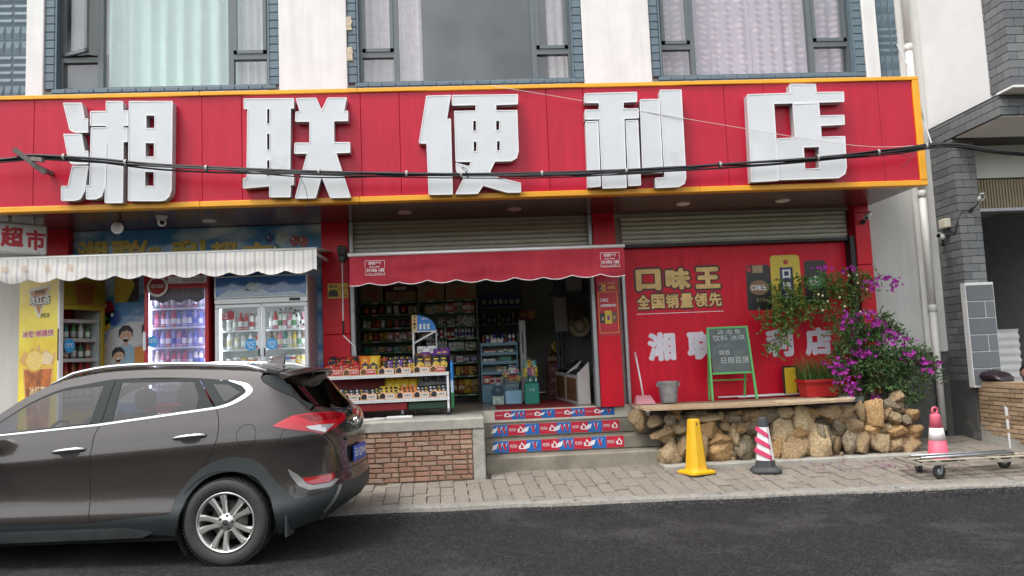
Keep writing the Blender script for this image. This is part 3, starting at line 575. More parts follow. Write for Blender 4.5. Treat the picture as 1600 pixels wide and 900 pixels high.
def row(shape, cols, x0, x1, n, y, z, where, sc=1.0, rz=0.0, jit=.006, squash=1.0, tilt=0.0, along=None):
    """a shelf row of goods; along=(dx,dy) lays the row in another direction"""
    for i in range(n):
        t = (i+.5)/n; c = cols[i % len(cols)]; c = c if isinstance(c, tuple) else (c, 'white')
        p = (lerp(x0, x1, t)+random.uniform(-jit, jit), y+random.uniform(-jit, jit)*1.5, z) if along is None else (lerp(x0[0], x1[0], t), lerp(x0[1], x1[1], t), z)
        s = sc*random.uniform(.94, 1.06)
        adj = {'bottle': 'drink bottle', 'can': 'drink can', 'jar': 'lidded jar', 'box': 'packet', 'carton': 'small carton', 'bag': 'snack bag', 'pouch': 'snack pouch'}[shape]
        inst(NAMES[shape], good(shape, *c), None, p, (tilt, 0, rz+random.uniform(-.15, .15)), (s, s, s*squash), label=f"{ORD[i]} from left, {c[0]} {adj} {where.replace(' the ', ' ')}", cat=adj.split()[-1], group=f'goods {where}')

# ================================================================== coolers
inner = M('cooler_liner', (.70, .72, .72), .5); wire = M('shelf_wire', (.72, .73, .74), .35, metal=.3); fridgeglass = glass('cooler_glass', (.93, .95, .95), 1.35)
def box_shell(mb, x0, x1, y0, y1, z0, z1, t=.035):
    mb.box(x0, x0+t, y0, y1, z0, z1); mb.box(x1-t, x1, y0, y1, z0, z1); mb.box(x0+t, x1-t, y1-t, y1, z0, z1); mb.box(x0+t, x1-t, y0, y1-t, z0, z0+.25); mb.box(x0+t, x1-t, y0, y1-t, z1-t, z1)
def cooler(name, label, X0, X1, Y0, Y1, Z0, Z1, body, shelves, head, ndoor, framem, led, ledstr):
    c = thing(name, label, 'cooler', ((X0+X1)/2, (Y0+Y1)/2, Z0))
    mb = MB(); box_shell(mb, X0, X1, Y0+.04, Y1, Z0, Z1); mb.build('cabinet', body, c)
    mb = MB(); a, b = X0+.036, X1-.036
    mb.quad((a, Y1-.04, Z0+.26), (b, Y1-.04, Z0+.26), (b, Y1-.04, head), (a, Y1-.04, head)); mb.quad((a, Y0+.05, Z0+.26), (a, Y1-.04, Z0+.26), (a, Y1-.04, head), (a, Y0+.05, head)); mb.quad((b, Y1-.04, Z0+.26), (b, Y0+.05, Z0+.26), (b, Y0+.05, head), (b, Y1-.04, head)); mb.build('liner', inner, c)
    mb = MB(); mb.box(X0+.035, X1-.035, Y0+.05, Y1-.05, head, head+.02); mb.build('ceiling', inner, c)
    for z in shelves:
        s = thing_part('shelf', c); mb = MB(); mb.box(a+.005, b-.005, Y0+.09, Y0+.10, z-.012, z+.012); mb.box(a+.005, b-.005, Y0+.085, Y0+.09, z+.03, z+.036); mb.build('front_rail', wire, s)
        mb = MB(); k = int((b-a)/.035)
        for i in range(k+1): mb.box(a+(b-a)*i/k-.0025+(.005 if i == 0 else -.005 if i == k else 0), a+(b-a)*i/k+.0025+(.005 if i == 0 else -.005 if i == k else 0), Y0+.10, Y1-.045, z-.006, z)
        mb.build('wire_grid', wire, s, kind='stuff')
    for k in range(ndoor):
        p, q = lerp(X0, X1, k/ndoor)+.003, lerp(X0, X1, (k+1)/ndoor)-.003; d = thing_part('door', c); f = .045
        mb = MB()
        for r in ((p, q, Z0+.25, Z0+.25+f), (p, q, head-f, head), (p, p+f, Z0+.25+f, head-f), (q-f, q, Z0+.25+f, head-f)): mb.bbox(r[0], r[1], Y0, Y0+.038, r[2], r[3], .006)
        mb.build('frame', framem, d); mb = MB(); mb.box(p+f, q-f, Y0+.016, Y0+.022, Z0+.25+f, head-f); mb.build('pane', glass('cooler_glass_lilac', (.93, .93, .97), 1.35, haze=(.60, .60, .88), amount=.13) if name == 'red_cooler' else glass('cooler_glass_haze', (.93, .95, .95), 1.35, haze=(.70, .74, .74), amount=.05), d)
    if ledstr:
        for x in ((a+.012, b-.024) if ndoor == 1 else (a+.012, b-.024, (a+b)/2-.006)):
            mb = MB(); mb.box(x, x+.012, Y0+.065, Y0+.08, Z0+.35, head-.05); mb.build('led_strip', M('led_'+name, led, .5, emit=ledstr), c)
    return c
silv = M('cooler_silver', (.60, .61, .62), .35, metal=.35, var=.05); sideg = M('cooler_side_grey', (.42, .38, .38), .4, metal=.4)
# double-door cooler
c3 = cooler('double_door_cooler', 'silver double-door drinks cooler with blue header under the striped awning', -3.06, -1.95, -.62, -.06, .902, 2.68, sideg, [1.32, 1.56, 1.79, 2.02], 2.34, 2, silv, (.9, .95, 1.0), 5.0)
mb = MB(); mb.bbox(-3.06, -1.95, -.625, -.58, 2.345, 2.41, .006); mb.build('control_strip', silv, c3)
mb = MB(); mb.bbox(-3.06, -1.95, -.628, -.58, 2.412, 2.682, .006); mb.build('header_frame', silv, c3)
mb = MB(); mb.bbox(-3.04, -1.97, -.632, -.62, 2.43, 2.665, .003); mb.build('header_panel', M('header_blue', (.03, .15, .46), .15, var=.35, scale=2.5, coat=.5), c3)
mb = MB(); mb.prism([([(-3.03, 2.435), (-2.88, 2.52), (-2.82, 2.50), (-2.70, 2.535), (-2.6, 2.49), (-2.5, 2.52), (-2.40, 2.46), (-2.1, 2.48), (-1.98, 2.435)], []), ([(-2.69, 2.50), (-2.55, 2.49), (-2.54, 2.565), (-2.62, 2.60), (-2.68, 2.57)], [])], -.6325, -.62, True); mb.build('header_print', M('header_ice', (.50, .62, .70), .2), c3)
lettering(c3, '冰爽饮料', -2.40, -2.14, 2.49, 2.55, -.6332, M('header_ice'), .0)
mb = MB(); mb.box(-2.17, -2.04, -.6275, -.62, 2.36, 2.395); mb.build('thermostat', gloss_k if 'gloss_k' in globals() else M('black_trim'), c3)
for x in (-2.545, -2.478): 
    mb = MB(); mb.bbox(x, x+.016, -.640, -.62, 1.70, 1.80, .005); mb.build('handle', M('black_trim'), c3)
stk = M('sticker_blue', (.03, .30, .62), .35); 
for x in (-2.64, -2.39):
    s = MB(); s.prism([(ell(x, 1.85, .066, .072, 24), [])], -.6065, -.6, True); s = s.build('sticker', stk, c3); lettering(s, '12°C', x-.04, x+.045, 1.84, 1.885, -.6072, decw, .02); lettering(s, '冷藏', x-.03, x+.03, 1.805, 1.828, -.6072, decw, .01)
mb = MB(); mb.prism([([(-2.98, 2.15), (-2.83, 2.16), (-2.83, 2.25), (-2.87, 2.27), (-2.92, 2.245), (-2.98, 2.24)], [])], -.6065, -.6, True); st = mb.build('sticker', M('sticker_red', (.35, .03, .05), .4), c3); lettering(st, '严禁', -2.965, -2.91, 2.20, 2.235, -.607, decw, .01); lettering(st, '饮酒', -2.965, -2.91, 2.165, 2.195, -.607, decw, .01)
mb = MB()
for x, z, a in ((-2.30, 2.27, -.6), (-2.2, 2.285, -2.3), (-2.12, 2.26, -.9), (-2.08, 2.20, -2.0), (-2.05, 2.25, -2.5), (-2.11, 2.23, -1.9), (-2.03, 2.17, -1.2), (-2.04, 2.12, -1.7), (-2.06, 2.07, -2.1), (-2.14, 2.275, -2.8), (-2.02, 2.09, -1.1)):
    dx, dz = cos(a)*.05, sin(a)*.05; px_, pz_ = -sin(a)*.012, cos(a)*.012; mb.prism([([(x, z), (x+dx*.5+px_, z+dz*.5+pz_), (x+dx, z+dz), (x+dx*.5-px_, z+dz*.5-pz_)], [])], -.6065, -.6, True)
mb.build('leaf_decal', M('black_trim'), c3, kind='stuff')
random.seed(5)
W3 = 'in the double-door cooler'
for z, s, cl, cr_ in ((2.02, 'bottle', [('white', 'silver'), ('silver', 'white'), ('red', 'white'), ('red', 'silver'), ('white', 'red'), ('white', 'silver')], [('silver', 'white'), ('red', 'white'), ('white', 'green'), ('white', 'pink'), ('pink', 'white'), ('white', 'green'), ('white', 'silver'), ('pink', 'white')]),
                      (1.79, 'bottle', [('white', 'cream'), ('cream', 'white'), ('silver', 'white'), ('white', 'silver'), ('red', 'white')], [('brown', 'cream'), ('tan', 'white'), ('pink', 'cream'), ('teal', 'white'), ('cream', 'silver'), ('yellow', 'cream'), ('silver', 'green'), ('brown', 'white')]),
                      (1.56, 'jar', [('white', 'silver'), ('silver', 'white'), ('white', 'yellow'), ('orange', 'white'), ('amber', 'silver')], [('brown', 'white'), ('yellow', 'amber'), ('blue', 'white'), ('blue', 'silver'), ('red', 'white'), ('cream', 'yellow'), ('yellow', 'cream')]),
                      (1.32, 'can', ['red', 'green', 'blue', 'red', 'orange'], ['blue', 'red', 'yellow', 'green', 'red'])):
    lvl = {2.02: 'top', 1.79: 'second', 1.56: 'third', 1.32: 'bottom'}[z]; row(s, cl, -2.98, -2.56, len(cl), -.44, z+.002, f'on {lvl} shelf behind left door of double cooler', 1.0); row(s, cr_, -2.46, -2.02, len(cr_), -.44, z+.002, f'on {lvl} shelf behind right door of double cooler', 1.0)
# red cooler
redf = M('cooler_red', (.42, .01, .02), .3)
c2 = cooler('red_cooler', 'red-framed drinks cooler with bluish lit shelves beside the double-door cooler', -3.88, -3.12, -.64, -.06, .902, 2.72, redf, [1.36, 1.60, 1.85, 2.09, 2.32], 2.60, 1, redf, (.78, .78, 1.0), 7.0)
mb = MB(); mb.bbox(-3.88, -3.12, -.645, -.59, 2.605, 2.722, .006); mb.build('header_frame', redf, c2)
mb = MB(); mb.bbox(-3.60, -3.14, -.652, -.64, 2.615, 2.70, .004); hp = mb.build('header_panel', M('header_white', (.66, .66, .67), .35), c2); lettering(hp, 'ICE COLD', -3.42, -3.17, 2.632, 2.672, -.6535, M('letter_dark', (.03, .03, .03), .5), .01)
mb = MB(); mb.prism([([(-3.82, 2.36)]+[(-3.82+.64*t/16, 2.405+.022*sin(t*1.25)) for t in range(17)]+[(-3.18, 2.60), (-3.82, 2.60)], [])], -.6215, -.6, True); mb.build('bottle_print', M('bottles_black', (.02, .018, .02), .4, var=.5, scale=25), c2)
for k in range(12): 
    x = -3.62+.037*k; mb = MB(); mb.prism([([(x, 2.44), (x+.024, 2.44), (x+.024, 2.52), (x+.016, 2.56), (x+.016, 2.585), (x+.008, 2.585), (x+.008, 2.56), (x, 2.52)], [])], -.6222, -.6, True); mb.build('printed_bottle', M('cola_print', (.10, .035, .03), .3), c2)
mb = MB(); mb.lathe((-3.715, -.655, 2.585), [(.0, -.004), (.115, -.003), (.125, .01), (.12, .012)], 32, 'Y'); dsc = mb.build('round_emblem', M('emblem_ring', (.72, .70, .68), .4), c2)
mb = MB(); mb.lathe((-3.715, -.6605, 2.585), [(.0, -.003), (.095, -.002), (.097, .004)], 32, 'Y', cap=False); mb.build('disc', M('emblem_red', (.30, .012, .02), .35), dsc)
lettering(dsc, '可口可乐', -3.79, -3.64, 2.565, 2.61, -.6648, decw, .02, shear=.2)
mb = MB(); mb.bbox(-3.875, -3.845, -.68, -.64, 1.82, 2.05, .012); mb.build('handle', M('handle_white', (.75, .74, .73), .4), c2)
s = MB(); s.prism([(ell(-3.78, 1.93, .066, .07, 24), [])], -.6265, -.6, True); s = s.build('sticker', stk, c2); lettering(s, '12°C', -3.82, -3.735, 1.92, 1.965, -.6272, decw, .02)
for z, cs in ((2.32, [('green', 'white'), ('red', 'white'), ('red', 'silver'), ('pink', 'white'), ('purple', 'white'), ('red', 'white'), ('pink', 'white'), ('red', 'white'), ('green', 'silver'), ('teal', 'white')]), (2.09, [('red', 'pink'), ('red', 'white'), ('lilac', 'white'), ('red', 'white'), ('blue', 'white'), ('lilac', 'white'), ('blue', 'white'), ('lilac', 'blue'), ('blue', 'white'), ('blue', 'lilac')]),
              (1.85, [('purple', 'lilac'), ('lilac', 'white'), ('red', 'white'), ('lilac', 'blue'), ('pink', 'lilac'), ('purple', 'white'), ('lilac', 'white'), ('blue', 'lilac'), ('purple', 'white'), ('orange', 'lilac')]), (1.60, [('cream', 'white'), ('pink', 'white'), ('pink', 'red'), ('red', 'white'), ('pink', 'white'), ('red', 'pink'), ('lilac', 'white'), ('white', 'blue'), ('white', 'blue'), ('red', 'white')]), (1.36, ['red', 'black', 'red', 'green', 'orange', 'red', 'black', 'red', 'green', 'red'])):
    row('bottle', cs, -3.82, -3.18, len(cs), -.46, z+.002, f"on shelf at {['', 'the bottom', 'fourth', 'third', 'second', 'the top'][round((z-1.36)/.24)+1]} level of the red cooler", 1.0)
# yellow cooler, turned towards the entrance
A1 = radians(63); c1 = thing('yellow_cooler', 'yellow iced-tea cooler turned sideways with a large drink advert on its side', 'cooler', (-4.80, -.74, .902), A1)
ylw = M('cooler_yellow', (.66, .50, .015), .3, var=.08, scale=2, coat=.3); whf = M('cooler_white', (.70, .70, .70), .35)
w_, d_, H1 = .60, .72, 1.83
mb = MB(); box_shell(mb, 0, w_, .04, d_, 0, H1); mb.build('cabinet', ylw, c1, local=True)
mb = MB(); mb.quad((.037, d_-.04, .26), (w_-.037, d_-.04, .26), (w_-.037, d_-.04, 1.5), (.037, d_-.04, 1.5)); mb.quad((.037, .05, .26), (.037, d_-.04, .26), (.037, d_-.04, 1.5), (.037, .05, 1.5)); mb.quad((w_-.037, d_-.04, .26), (w_-.037, .05, .26), (w_-.037, .05, 1.5), (w_-.037, d_-.04, 1.5)); mb.build('liner', inner, c1, local=True)
mb = MB(); mb.bbox(.0, w_, -.005, .045, 1.50, H1, .006); mb.build('header', M('header_olive', (.22, .17, .012), .3), c1, local=True)
mb = MB(); mb.prism([([(.22, 1.52), (.42, 1.52), (.46, 1.78), (.18, 1.78)], [])], -.0065, 0, True); mb.build('header_print', M('tea_brown', (.20, .07, .02), .4), c1, local=True)
for z in (.36, .60, .84, 1.08, 1.31):
    mb = MB(); mb.box(.04, w_-.04, .09, d_-.05, z-.008, z); mb.box(.04, w_-.04, .085, .09, z-.012, z+.03); mb.build('shelf', wire, c1, local=True)
dd = thing_part('door', c1); mb = MB()
for r in ((0, w_, .25, .30), (0, w_, 1.45, 1.50), (0, .05, .30, 1.45), (w_-.05, w_, .30, 1.45)): mb.bbox(r[0], r[1], .0, .038, r[2], r[3], .005)
mb.build('frame', M('cooler_door_olive', (.30, .24, .02), .35), dd, local=True); mb = MB(); mb.box(.05, w_-.05, .016, .022, .3, 1.45); mb.build('pane', fridgeglass, dd, local=True)
mb = MB(); mb.bbox(-.012, .045, -.012, .02, .0, H1, .006); mb.build('corner_post', whf, c1, local=True)
mb = MB(); mb.bbox(-.018, -.010, -.006, .012, .85, 1.22, .002); mb.build('handle', M('black_trim'), c1, local=True)
s = MB(); s.prism([(ell(.14, 1.02, .07, .085, 24), [])], .0155, .02, True); s = s.build('sticker', stk, c1, local=True); lettering(s, '12°C', .09, .19, 1.0, 1.05, .0145, decw, .02, local=True)
# advert on the side panel (local plane x=0 facing -x; built flat, then turned)
AD = Matrix(((0, 1, 0, -.001), (-d_/.64, 0, 0, d_), (0, 0, 1, 0), (0, 0, 0, 1)))     # flat (u, y, z) -> side panel
def ad(name, polys, mat, y, parent=c1):
    mb = MB(); mb.prism(polys, y, 0, True); mb.xf(AD); return mb.build(name, mat, parent, local=True)
def tea_grad():
    m = bpy.data.materials.new('advert_yellow'); m.use_nodes = True; n = m.node_tree.nodes; L = m.node_tree.links; b = n['Principled BSDF']; b.inputs['Roughness'].default_value = .3
    tc = n.new('ShaderNodeTexCoord'); nz = n.new('ShaderNodeTexNoise'); nz.inputs['Scale'].default_value = 2.5; L.new(tc.outputs['Object'], nz.inputs['Vector']); cr = n.new('ShaderNodeValToRGB'); e = cr.color_ramp.elements
    e[0].position = .35; e[0].color = (.74, .50, .008, 1); e[1].position = .65; e[1].color = (.88, .72, .05, 1); L.new(nz.outputs[0], cr.inputs[0]); L.new(cr.outputs[0], b.inputs['Base Color']); return m
adv = ad('advert', [(rect(.0, .62, .05, 1.81), [])], tea_grad(), -.001)
ad('logo_triangle', [([(.14, 1.72), (.50, 1.75), (.32, 1.35)], [])], M('tea_orange', (.45, .16, .03), .4), -.003, adv)
ad('logo_triangle', [([(.14, 1.72), (.50, 1.75), (.32, 1.35)], [[(.175, 1.695), (.465, 1.72), (.32, 1.40)]])], decw, -.0036, adv)
lettering(adv, '冰红茶', .168, .508, 1.512, 1.632, -.0042, M('letter_dark'), .07, mtx=AD, local=True); lettering(adv, '冰红茶', .16, .50, 1.52, 1.64, -.0048, decw, .025, mtx=AD, local=True)
lettering(adv, '康师傅', .25, .41, 1.655, 1.70, -.0048, M('letter_dark'), .01, mtx=AD, local=True); lettering(adv, '柠檬口味', .35, .49, 1.36, 1.42, -.0048, M('letter_dark'), .01, mtx=AD, local=True)
lettering(adv, '冰爽·够痛快', .055, .565, 1.135, 1.225, -.0042, decw, .06, mtx=AD, local=True); lettering(adv, '冰爽·够痛快', .06, .56, 1.14, 1.22, -.0048, M('letter_red', (.42, .012, .06), .4), .025, mtx=AD, local=True)
ad('splash', [([(.02, .88), (.10, .98), (.16, .93), (.22, 1.03), (.25, .96), (.33, 1.06), (.36, .96), (.46, .98), (.54, .92), (.60, .97), (.56, .80), (.08, .80)], [])], M('tea_splash', (.66, .36, .12), .35), -.0025, adv)
ad('glass_print', [([(.07, .78), (.56, .78), (.50, .05), (.15, .05)], [])], M('tea_amber', (.42, .11, .012), .35, var=.7, scale=7), -.003, adv)
ad('glass_print', [([(.07, .78), (.56, .78), (.50, .05), (.15, .05)], [[(.095, .755), (.535, .755), (.48, .06), (.17, .06)]])], M('tea_pale', (.72, .42, .10), .35), -.0036, adv)
ad('lemon_print', [(ell(.26, .86, .15, .135, 28), [])], M('lemon_rind', (.66, .40, .02), .4), -.0042, adv); lem = ad('lemon_print', [(ell(.26, .86, .128, .115, 28), [])], M('lemon_flesh', (.78, .55, .14), .4), -.0046, adv)
for k in range(8): a = k*pi/4; ad('lemon_print', [([(.26, .86), (.26+.12*cos(a-.03), .86+.105*sin(a-.03)), (.26+.12*cos(a+.03), .86+.105*sin(a+.03))], [])], M('lemon_pith', (.85, .72, .40), .4), -.005, adv)
ad('ice_print', [([(.38, .82), (.52, .80), (.56, .90), (.45, .97), (.38, .92)], [])], M('ice_cream', (.72, .55, .32), .3), -.0044, adv)
lettering(adv, '冰红茶', .19, .44, .44, .56, -.0052, M('ice_cream'), .03, mtx=AD, local=True); ad('logo_triangle', [([(.26, .40), (.38, .40), (.32, .27)], [[(.28, .388), (.36, .388), (.32, .30)]])], M('ice_cream'), -.0052, adv)
RZ = Matrix.Rotation(A1, 2)
for z, cs in ((1.08, [('green', 'white'), ('teal', 'white'), ('green', 'silver'), ('silver', 'white'), ('green', 'white')]), (.84, [('brown', 'white'), ('amber', 'white'), ('teal', 'white'), ('green', 'white'), ('amber', 'white')]), (.60, [('red', 'amber'), ('red', 'orange'), ('amber', 'red'), ('red', 'orange'), ('red', 'amber')]), (.36, [('amber', 'white'), ('red', 'yellow'), ('amber', 'white'), ('yellow', 'white'), ('red', 'white')])):
    q = [Vector((-4.80, -.74))+RZ @ Vector((u, .17)) for u in (.06, w_-.06)]
    row('bottle', cs, tuple(q[0]), tuple(q[1]), 5, 0, .902+z+.002, f"on the {['bottom', 'third', 'second', 'top'][round((z-.36)/.24)]} shelf of the yellow cooler", 1.02, along=True)

# ================================================================== awnings
def striped():
    m = bpy.data.materials.new('striped_canvas'); m.use_nodes = True; n = m.node_tree.nodes; L = m.node_tree.links; b = n['Principled BSDF']; b.inputs['Roughness'].default_value = .85
    tc = n.new('ShaderNodeTexCoord'); sx = n.new('ShaderNodeSeparateXYZ'); L.new(tc.outputs['Object'], sx.inputs[0])
    def stripes(freq, a, c):
        mu = n.new('ShaderNodeMath'); mu.operation = 'MULTIPLY'; mu.inputs[1].default_value = freq; L.new(sx.outputs[0], mu.inputs[0]); fr = n.new('ShaderNodeMath'); fr.operation = 'FRACT'; L.new(mu.outputs[0], fr.inputs[0])
        r = n.new('ShaderNodeValToRGB'); r.color_ramp.interpolation = 'CONSTANT'; r.color_ramp.elements[0].color = (0, 0, 0, 1); e = r.color_ramp.elements[1]; e.position = a; e.color = (1, 1, 1, 1); f = r.color_ramp.elements.new(c); f.color = (0, 0, 0, 1); L.new(fr.outputs[0], r.inputs[0]); return r.outputs[0]
    s1, s2 = stripes(9.2, .55, .78), stripes(9.2, .15, .24)
    mx = n.new('ShaderNodeMix'); mx.data_type = 'RGBA'; mx.inputs[6].default_value = (.74, .71, .66, 1); mx.inputs[7].default_value = (.54, .52, .51, 1); L.new(s1, mx.inputs[0])
    m2 = n.new('ShaderNodeMix'); m2.data_type = 'RGBA'; L.new(s2, m2.inputs[0]); L.new(mx.outputs[2], m2.inputs[6]); m2.inputs[7].default_value = (.64, .57, .50, 1); L.new(m2.outputs[2], b.inputs['Base Color'])
    return m
strm = striped()
wa = thing('striped_awning', 'white striped awning with scalloped valance over the coolers', 'awning', (-3.9, -.6, 2.6))
def valance(x0, x1, y, zt, zh, amp, per, ph, nz=6, wav=.012):
    mb = MB(); n = int((x1-x0)/.03); R = []
    for i in range(n+1):
        x = lerp(x0, x1, i/n); q = abs(sin(pi*(x-ph)/per)); hem = zh+amp*(1-q*1.0)+.012*noise.noise((x*2.7, zh*9, 1)) if amp else zh
        R.append([(x, y-.006-wav*(k/nz)*(1+sin(x*7+k*.4))*.6+.02*noise.noise((x*1.3, k*.5, y)), lerp(zt, hem, k/nz)) for k in range(nz+1)])
    mb.rings(R, False, False, True, False); return mb, [r[-1] for r in R]
mb, hem = valance(-6.3, -1.72, -1.2, 2.885, 2.615, .045, .315, -5.22); mb.build('valance', strm, wa)
mb = MB(); R = [[(x, -1.2, 2.90), (x, -.8, 2.955), (x, -.4, 2.99), (x, -.02, 3.02)] for x in [-6.3+.229*i for i in range(21)]]; mb.rings(R, False, False, True, False); mb.build('canopy', strm, wa)
mb = MB(); mb.tube([(-6.3, -1.185, 2.895), (-1.72, -1.185, 2.895)], .022, 10); mb.build('front_bar', M('awning_bar', (.62, .62, .60), .35, metal=.3), wa)
for x in (-5.0, -1.80):
    mb = MB(); mb.tube([(x, -1.17, 2.885), (x+.05, -.6, 2.86), (x, -.05, 2.90)], .018, 8); mb.build('folding_arm', M('awning_bar'), wa)
mb = MB(); put_text(mb, '烟', -5.19, -5.11, 2.74, 2.81, -1.232, .01); put_text(mb, '酒', -4.98, -4.90, 2.74, 2.81, -1.232, .01); put_text(mb, '百', -4.72, -4.66, 2.73, 2.81, -1.232, .01); put_text(mb, '货', -4.48, -4.41, 2.73, 2.81, -1.232, .01); mb.build('faded_lettering', M('faded_orange', (.62, .44, .33), .8), wa)
ra = thing('red_awning', 'red awning with scalloped white-edged valance above the open doorway', 'awning', (.2, -.5, 2.45))
rfab = M('awning_red', (.38, .018, .035), .8, var=.10, scale=2.2, bump=.25, bscale=3.5, streak=.10)
mb, hem = valance(-1.385, 1.86, -1.0, 2.822, 2.465, .035, .34, -1.5, 8, .02); mb.build('valance', rfab, ra)
mb = MB(); mb.tube([(x, y-.003, z) for x, y, z in hem], .006, 5); mb.build('hem_piping', M('hem_white', (.72, .68, .66), .7), ra)
mb = MB(); R = [[(x, -1.0, 2.85), (x, -.7, 2.885), (x, -.4, 2.93), (x, -.09, 2.985)] for x in [-1.385+.1545*i for i in range(22)]]; mb.rings(R, False, False, True, False); mb.build('canopy', rfab, ra)
mb = MB(); mb.lathe((-1.40, -1.005, 2.835), [(0, 0), (.022, 0), (.022, 3.27), (0, 3.27)], 12, 'X'); mb.build('front_bar', M('bar_white', (.72, .70, .68), .3, metal=.2), ra)
for x in (-1.30, 1.74):
    mb = MB(); mb.tube([(x, -.98, 2.82), (x+(.12 if x < 0 else -.12), -.5, 2.80), (x, -.12, 2.88)], .02, 8); mb.build('folding_arm', M('awning_bar'), ra)
mb = MB(); mb.tube([(-1.50, -.14, 2.965), (1.62, -.14, 2.965)], .03, 8); mb.build('roller_tube', M('awning_bar'), ra)
mb = MB(); mb.bbox(-1.60, -1.49, -.58, -.42, 2.90, 3.02, .02); mb.bbox(-1.585, -1.505, -.56, -.44, 2.82, 2.90, .015); mb.lathe((-1.545, -.60, 2.95), [(0, 0), (.03, 0), (.03, .03), (0, .03)], 10, 'Y'); mb.bar((-1.545, -.42, 2.93), (-1.545, -.13, 2.93), .04); mb.build('gear_box', M('gear_iron', (.05, .05, .045), .6, metal=.5), ra)
mb = MB(); mb.tube([(-1.545, -.52, 2.82), (-1.56, -.45, 2.10), (-1.56, -.45, 1.92)], .009, 6); mb.tube([(-1.56, -.45, 1.92), (-1.47, -.42, 1.82), (-1.43, -.42, 1.79), (-1.42, -.42, 1.66)], .009, 6); mb.build('crank_rod', M('rod_white', (.66, .62, .58), .4), ra)
mb = MB(); mb.tube([(-1.56, -.45, 2.10), (-1.56, -.45, 1.93)], .013, 8); mb.build('crank_grip', M('black_trim'), ra)
for x in (-1.20, 1.565):
    s = thing_part('maker_stamp', ra); y = -1.045; mb = MB()
    put_text(mb, '诚德户外', x+.04, x+.19, 2.705, 2.745, y, .012); put_text(mb, '遮阳 雨棚', x+.05, x+.17, 2.672, 2.692, y, .0); put_text(mb, '134 0406 1688', x+.008, x+.222, 2.622, 2.664, y, .012); put_text(mb, '门头广告帐篷伞', x+.02, x+.21, 2.595, 2.612, y, .0)
    for r in (rect(x, x+.23, 2.752, 2.757), rect(x, x+.004, 2.67, 2.757), rect(x+.226, x+.23, 2.67, 2.757), rect(x, x+.23, 2.583, 2.588), rect(x, x+.004, 2.583, 2.62), rect(x+.226, x+.23, 2.583, 2.62)): mb.prism([(r, [])], y, y, True)
    mb.build('print', M('stamp_white', (.72, .66, .66), .7), s, kind='stuff')

# ================================================================== light box, small fittings under the soffit
lb = thing('light_box_sign', 'grey hanging light box with red characters at the awning end', 'sign', (-5.17, -.92, 2.985), radians(42))
mb = MB(); mb.bbox(-.26, .27, -.07, .07, .0, .36, .02); mb.build('box', M('lightbox_white', (.56, .56, .54), .4, stain=(.36, .35, .32), sscale=7, sthr=.6), lb, local=True)
lettering(lb, '超', -.20, .03, .07, .31, -.0715, M('letter_red2', (.40, .015, .03), .5), .04, local=True); lettering(lb, '市', .05, .25, .05, .29, -.0715, M('letter_red2'), .04, local=True)
for x in (-.1, .15):
    mb = MB(); mb.box(x-.02, x+.02, -.02, .02, .355, .42); mb.build('hanger', M('awning_bar'), lb, local=True)
dc = thing('dome_camera', 'white dome security camera under the sign soffit', 'camera', (-3.57, -.9, 3.3))
mb = MB(); mb.lathe((-3.57, -.9, 3.40), [(.0, 0), (.065, 0), (.065, -.03), (.05, -.05), (.05, -.075)], 20, cap=False); mb.build('base', M('lamp_white'), dc)
mb = MB(); mb.lathe((-3.56, -.91, 3.31), [(.0, -.05), (.03, -.043), (.047, -.02), (.05, .0), (.045, .02), (.03, .04)], 18); mb.build('ball', M('lamp_white'), dc)
mb = MB(); mb.lathe((-3.545, -.955, 3.30), [(.0, -.012), (.022, -.010), (.026, .02)], 14, 'Y'); mb.build('lens', M('lens_black', (.01, .01, .012), .1), dc)
fl = thing('round_lamp', 'round white lamp hanging below the soffit beside the red column', 'lamp', (-4.07, -.9, 3.2))
mb = MB(); mb.lathe((-4.07, -.93, 3.26), [(0, 0), (.062, 0), (.07, .01), (.07, .03), (.04, .05), (0, .05)], 24, 'Y'); mb.build('shade', M('lamp_white'), fl)
mb = MB(); mb.lathe((-4.07, -.932, 3.26), [(0, -.002), (.046, -.002), (.052, .004)], 24, 'Y', cap=False); mb.build('face', M('lamp_face', (.5, .49, .46), .6), fl)
mb = MB(); mb.tube([(-4.07, -.88, 3.31), (-4.05, -.88, 3.36), (-4.05, -.88, 3.40)], .012, 6); mb.tube([(-4.13, -.88, 3.345), (-4.0, -.88, 3.335)], .009, 5); mb.build('bracket', M('gear_iron'), fl)
# notices on the columns
nt1 = thing('yellow_notice', 'small yellow notice with dark picture on the red column left of the door', 'notice', (-1.66, -.13, 2.41))
mb = MB(); mb.bbox(-1.80, -1.54, -.136, -.131, 2.41, 2.60, .001); mb.build('sheet', M('notice_yellow', (.62, .42, .05), .5), nt1)
mb = MB(); mb.prism([(rect(-1.78, -1.68, 2.545, 2.58), [])], -.1366, 0, True); mb.prism([([(-1.79, 2.43), (-1.67, 2.43), (-1.67, 2.50), (-1.70, 2.52), (-1.76, 2.52), (-1.79, 2.50)], [])], -.1366, 0, True); mb.build('picture', M('letter_dark'), nt1)
mb = MB(); put_text(mb, '免费送', -1.655, -1.55, 2.52, 2.555, -.137, .02); put_text(mb, '货上', -1.635, -1.56, 2.475, 2.508, -.137, .02); put_text(mb, '门服务', -1.655, -1.55, 2.425, 2.46, -.137, .02); mb.build('lettering', M('letter_red2'), nt1)
lettering(nt1, '便民服务', -1.775, -1.685, 2.55, 2.575, -.1372, M('notice_yellow'), .01)
np_ = thing('product_poster', 'red product poster with yellow frame on the column right of the door', 'poster', (1.80, -.13, 1.8))
mb = MB(); mb.bbox(1.655, 1.93, -.136, -.131, 1.79, 2.53, .001); mb.build('sheet', M('poster_red', (.48, .012, .03), .4), np_)
mb = MB()
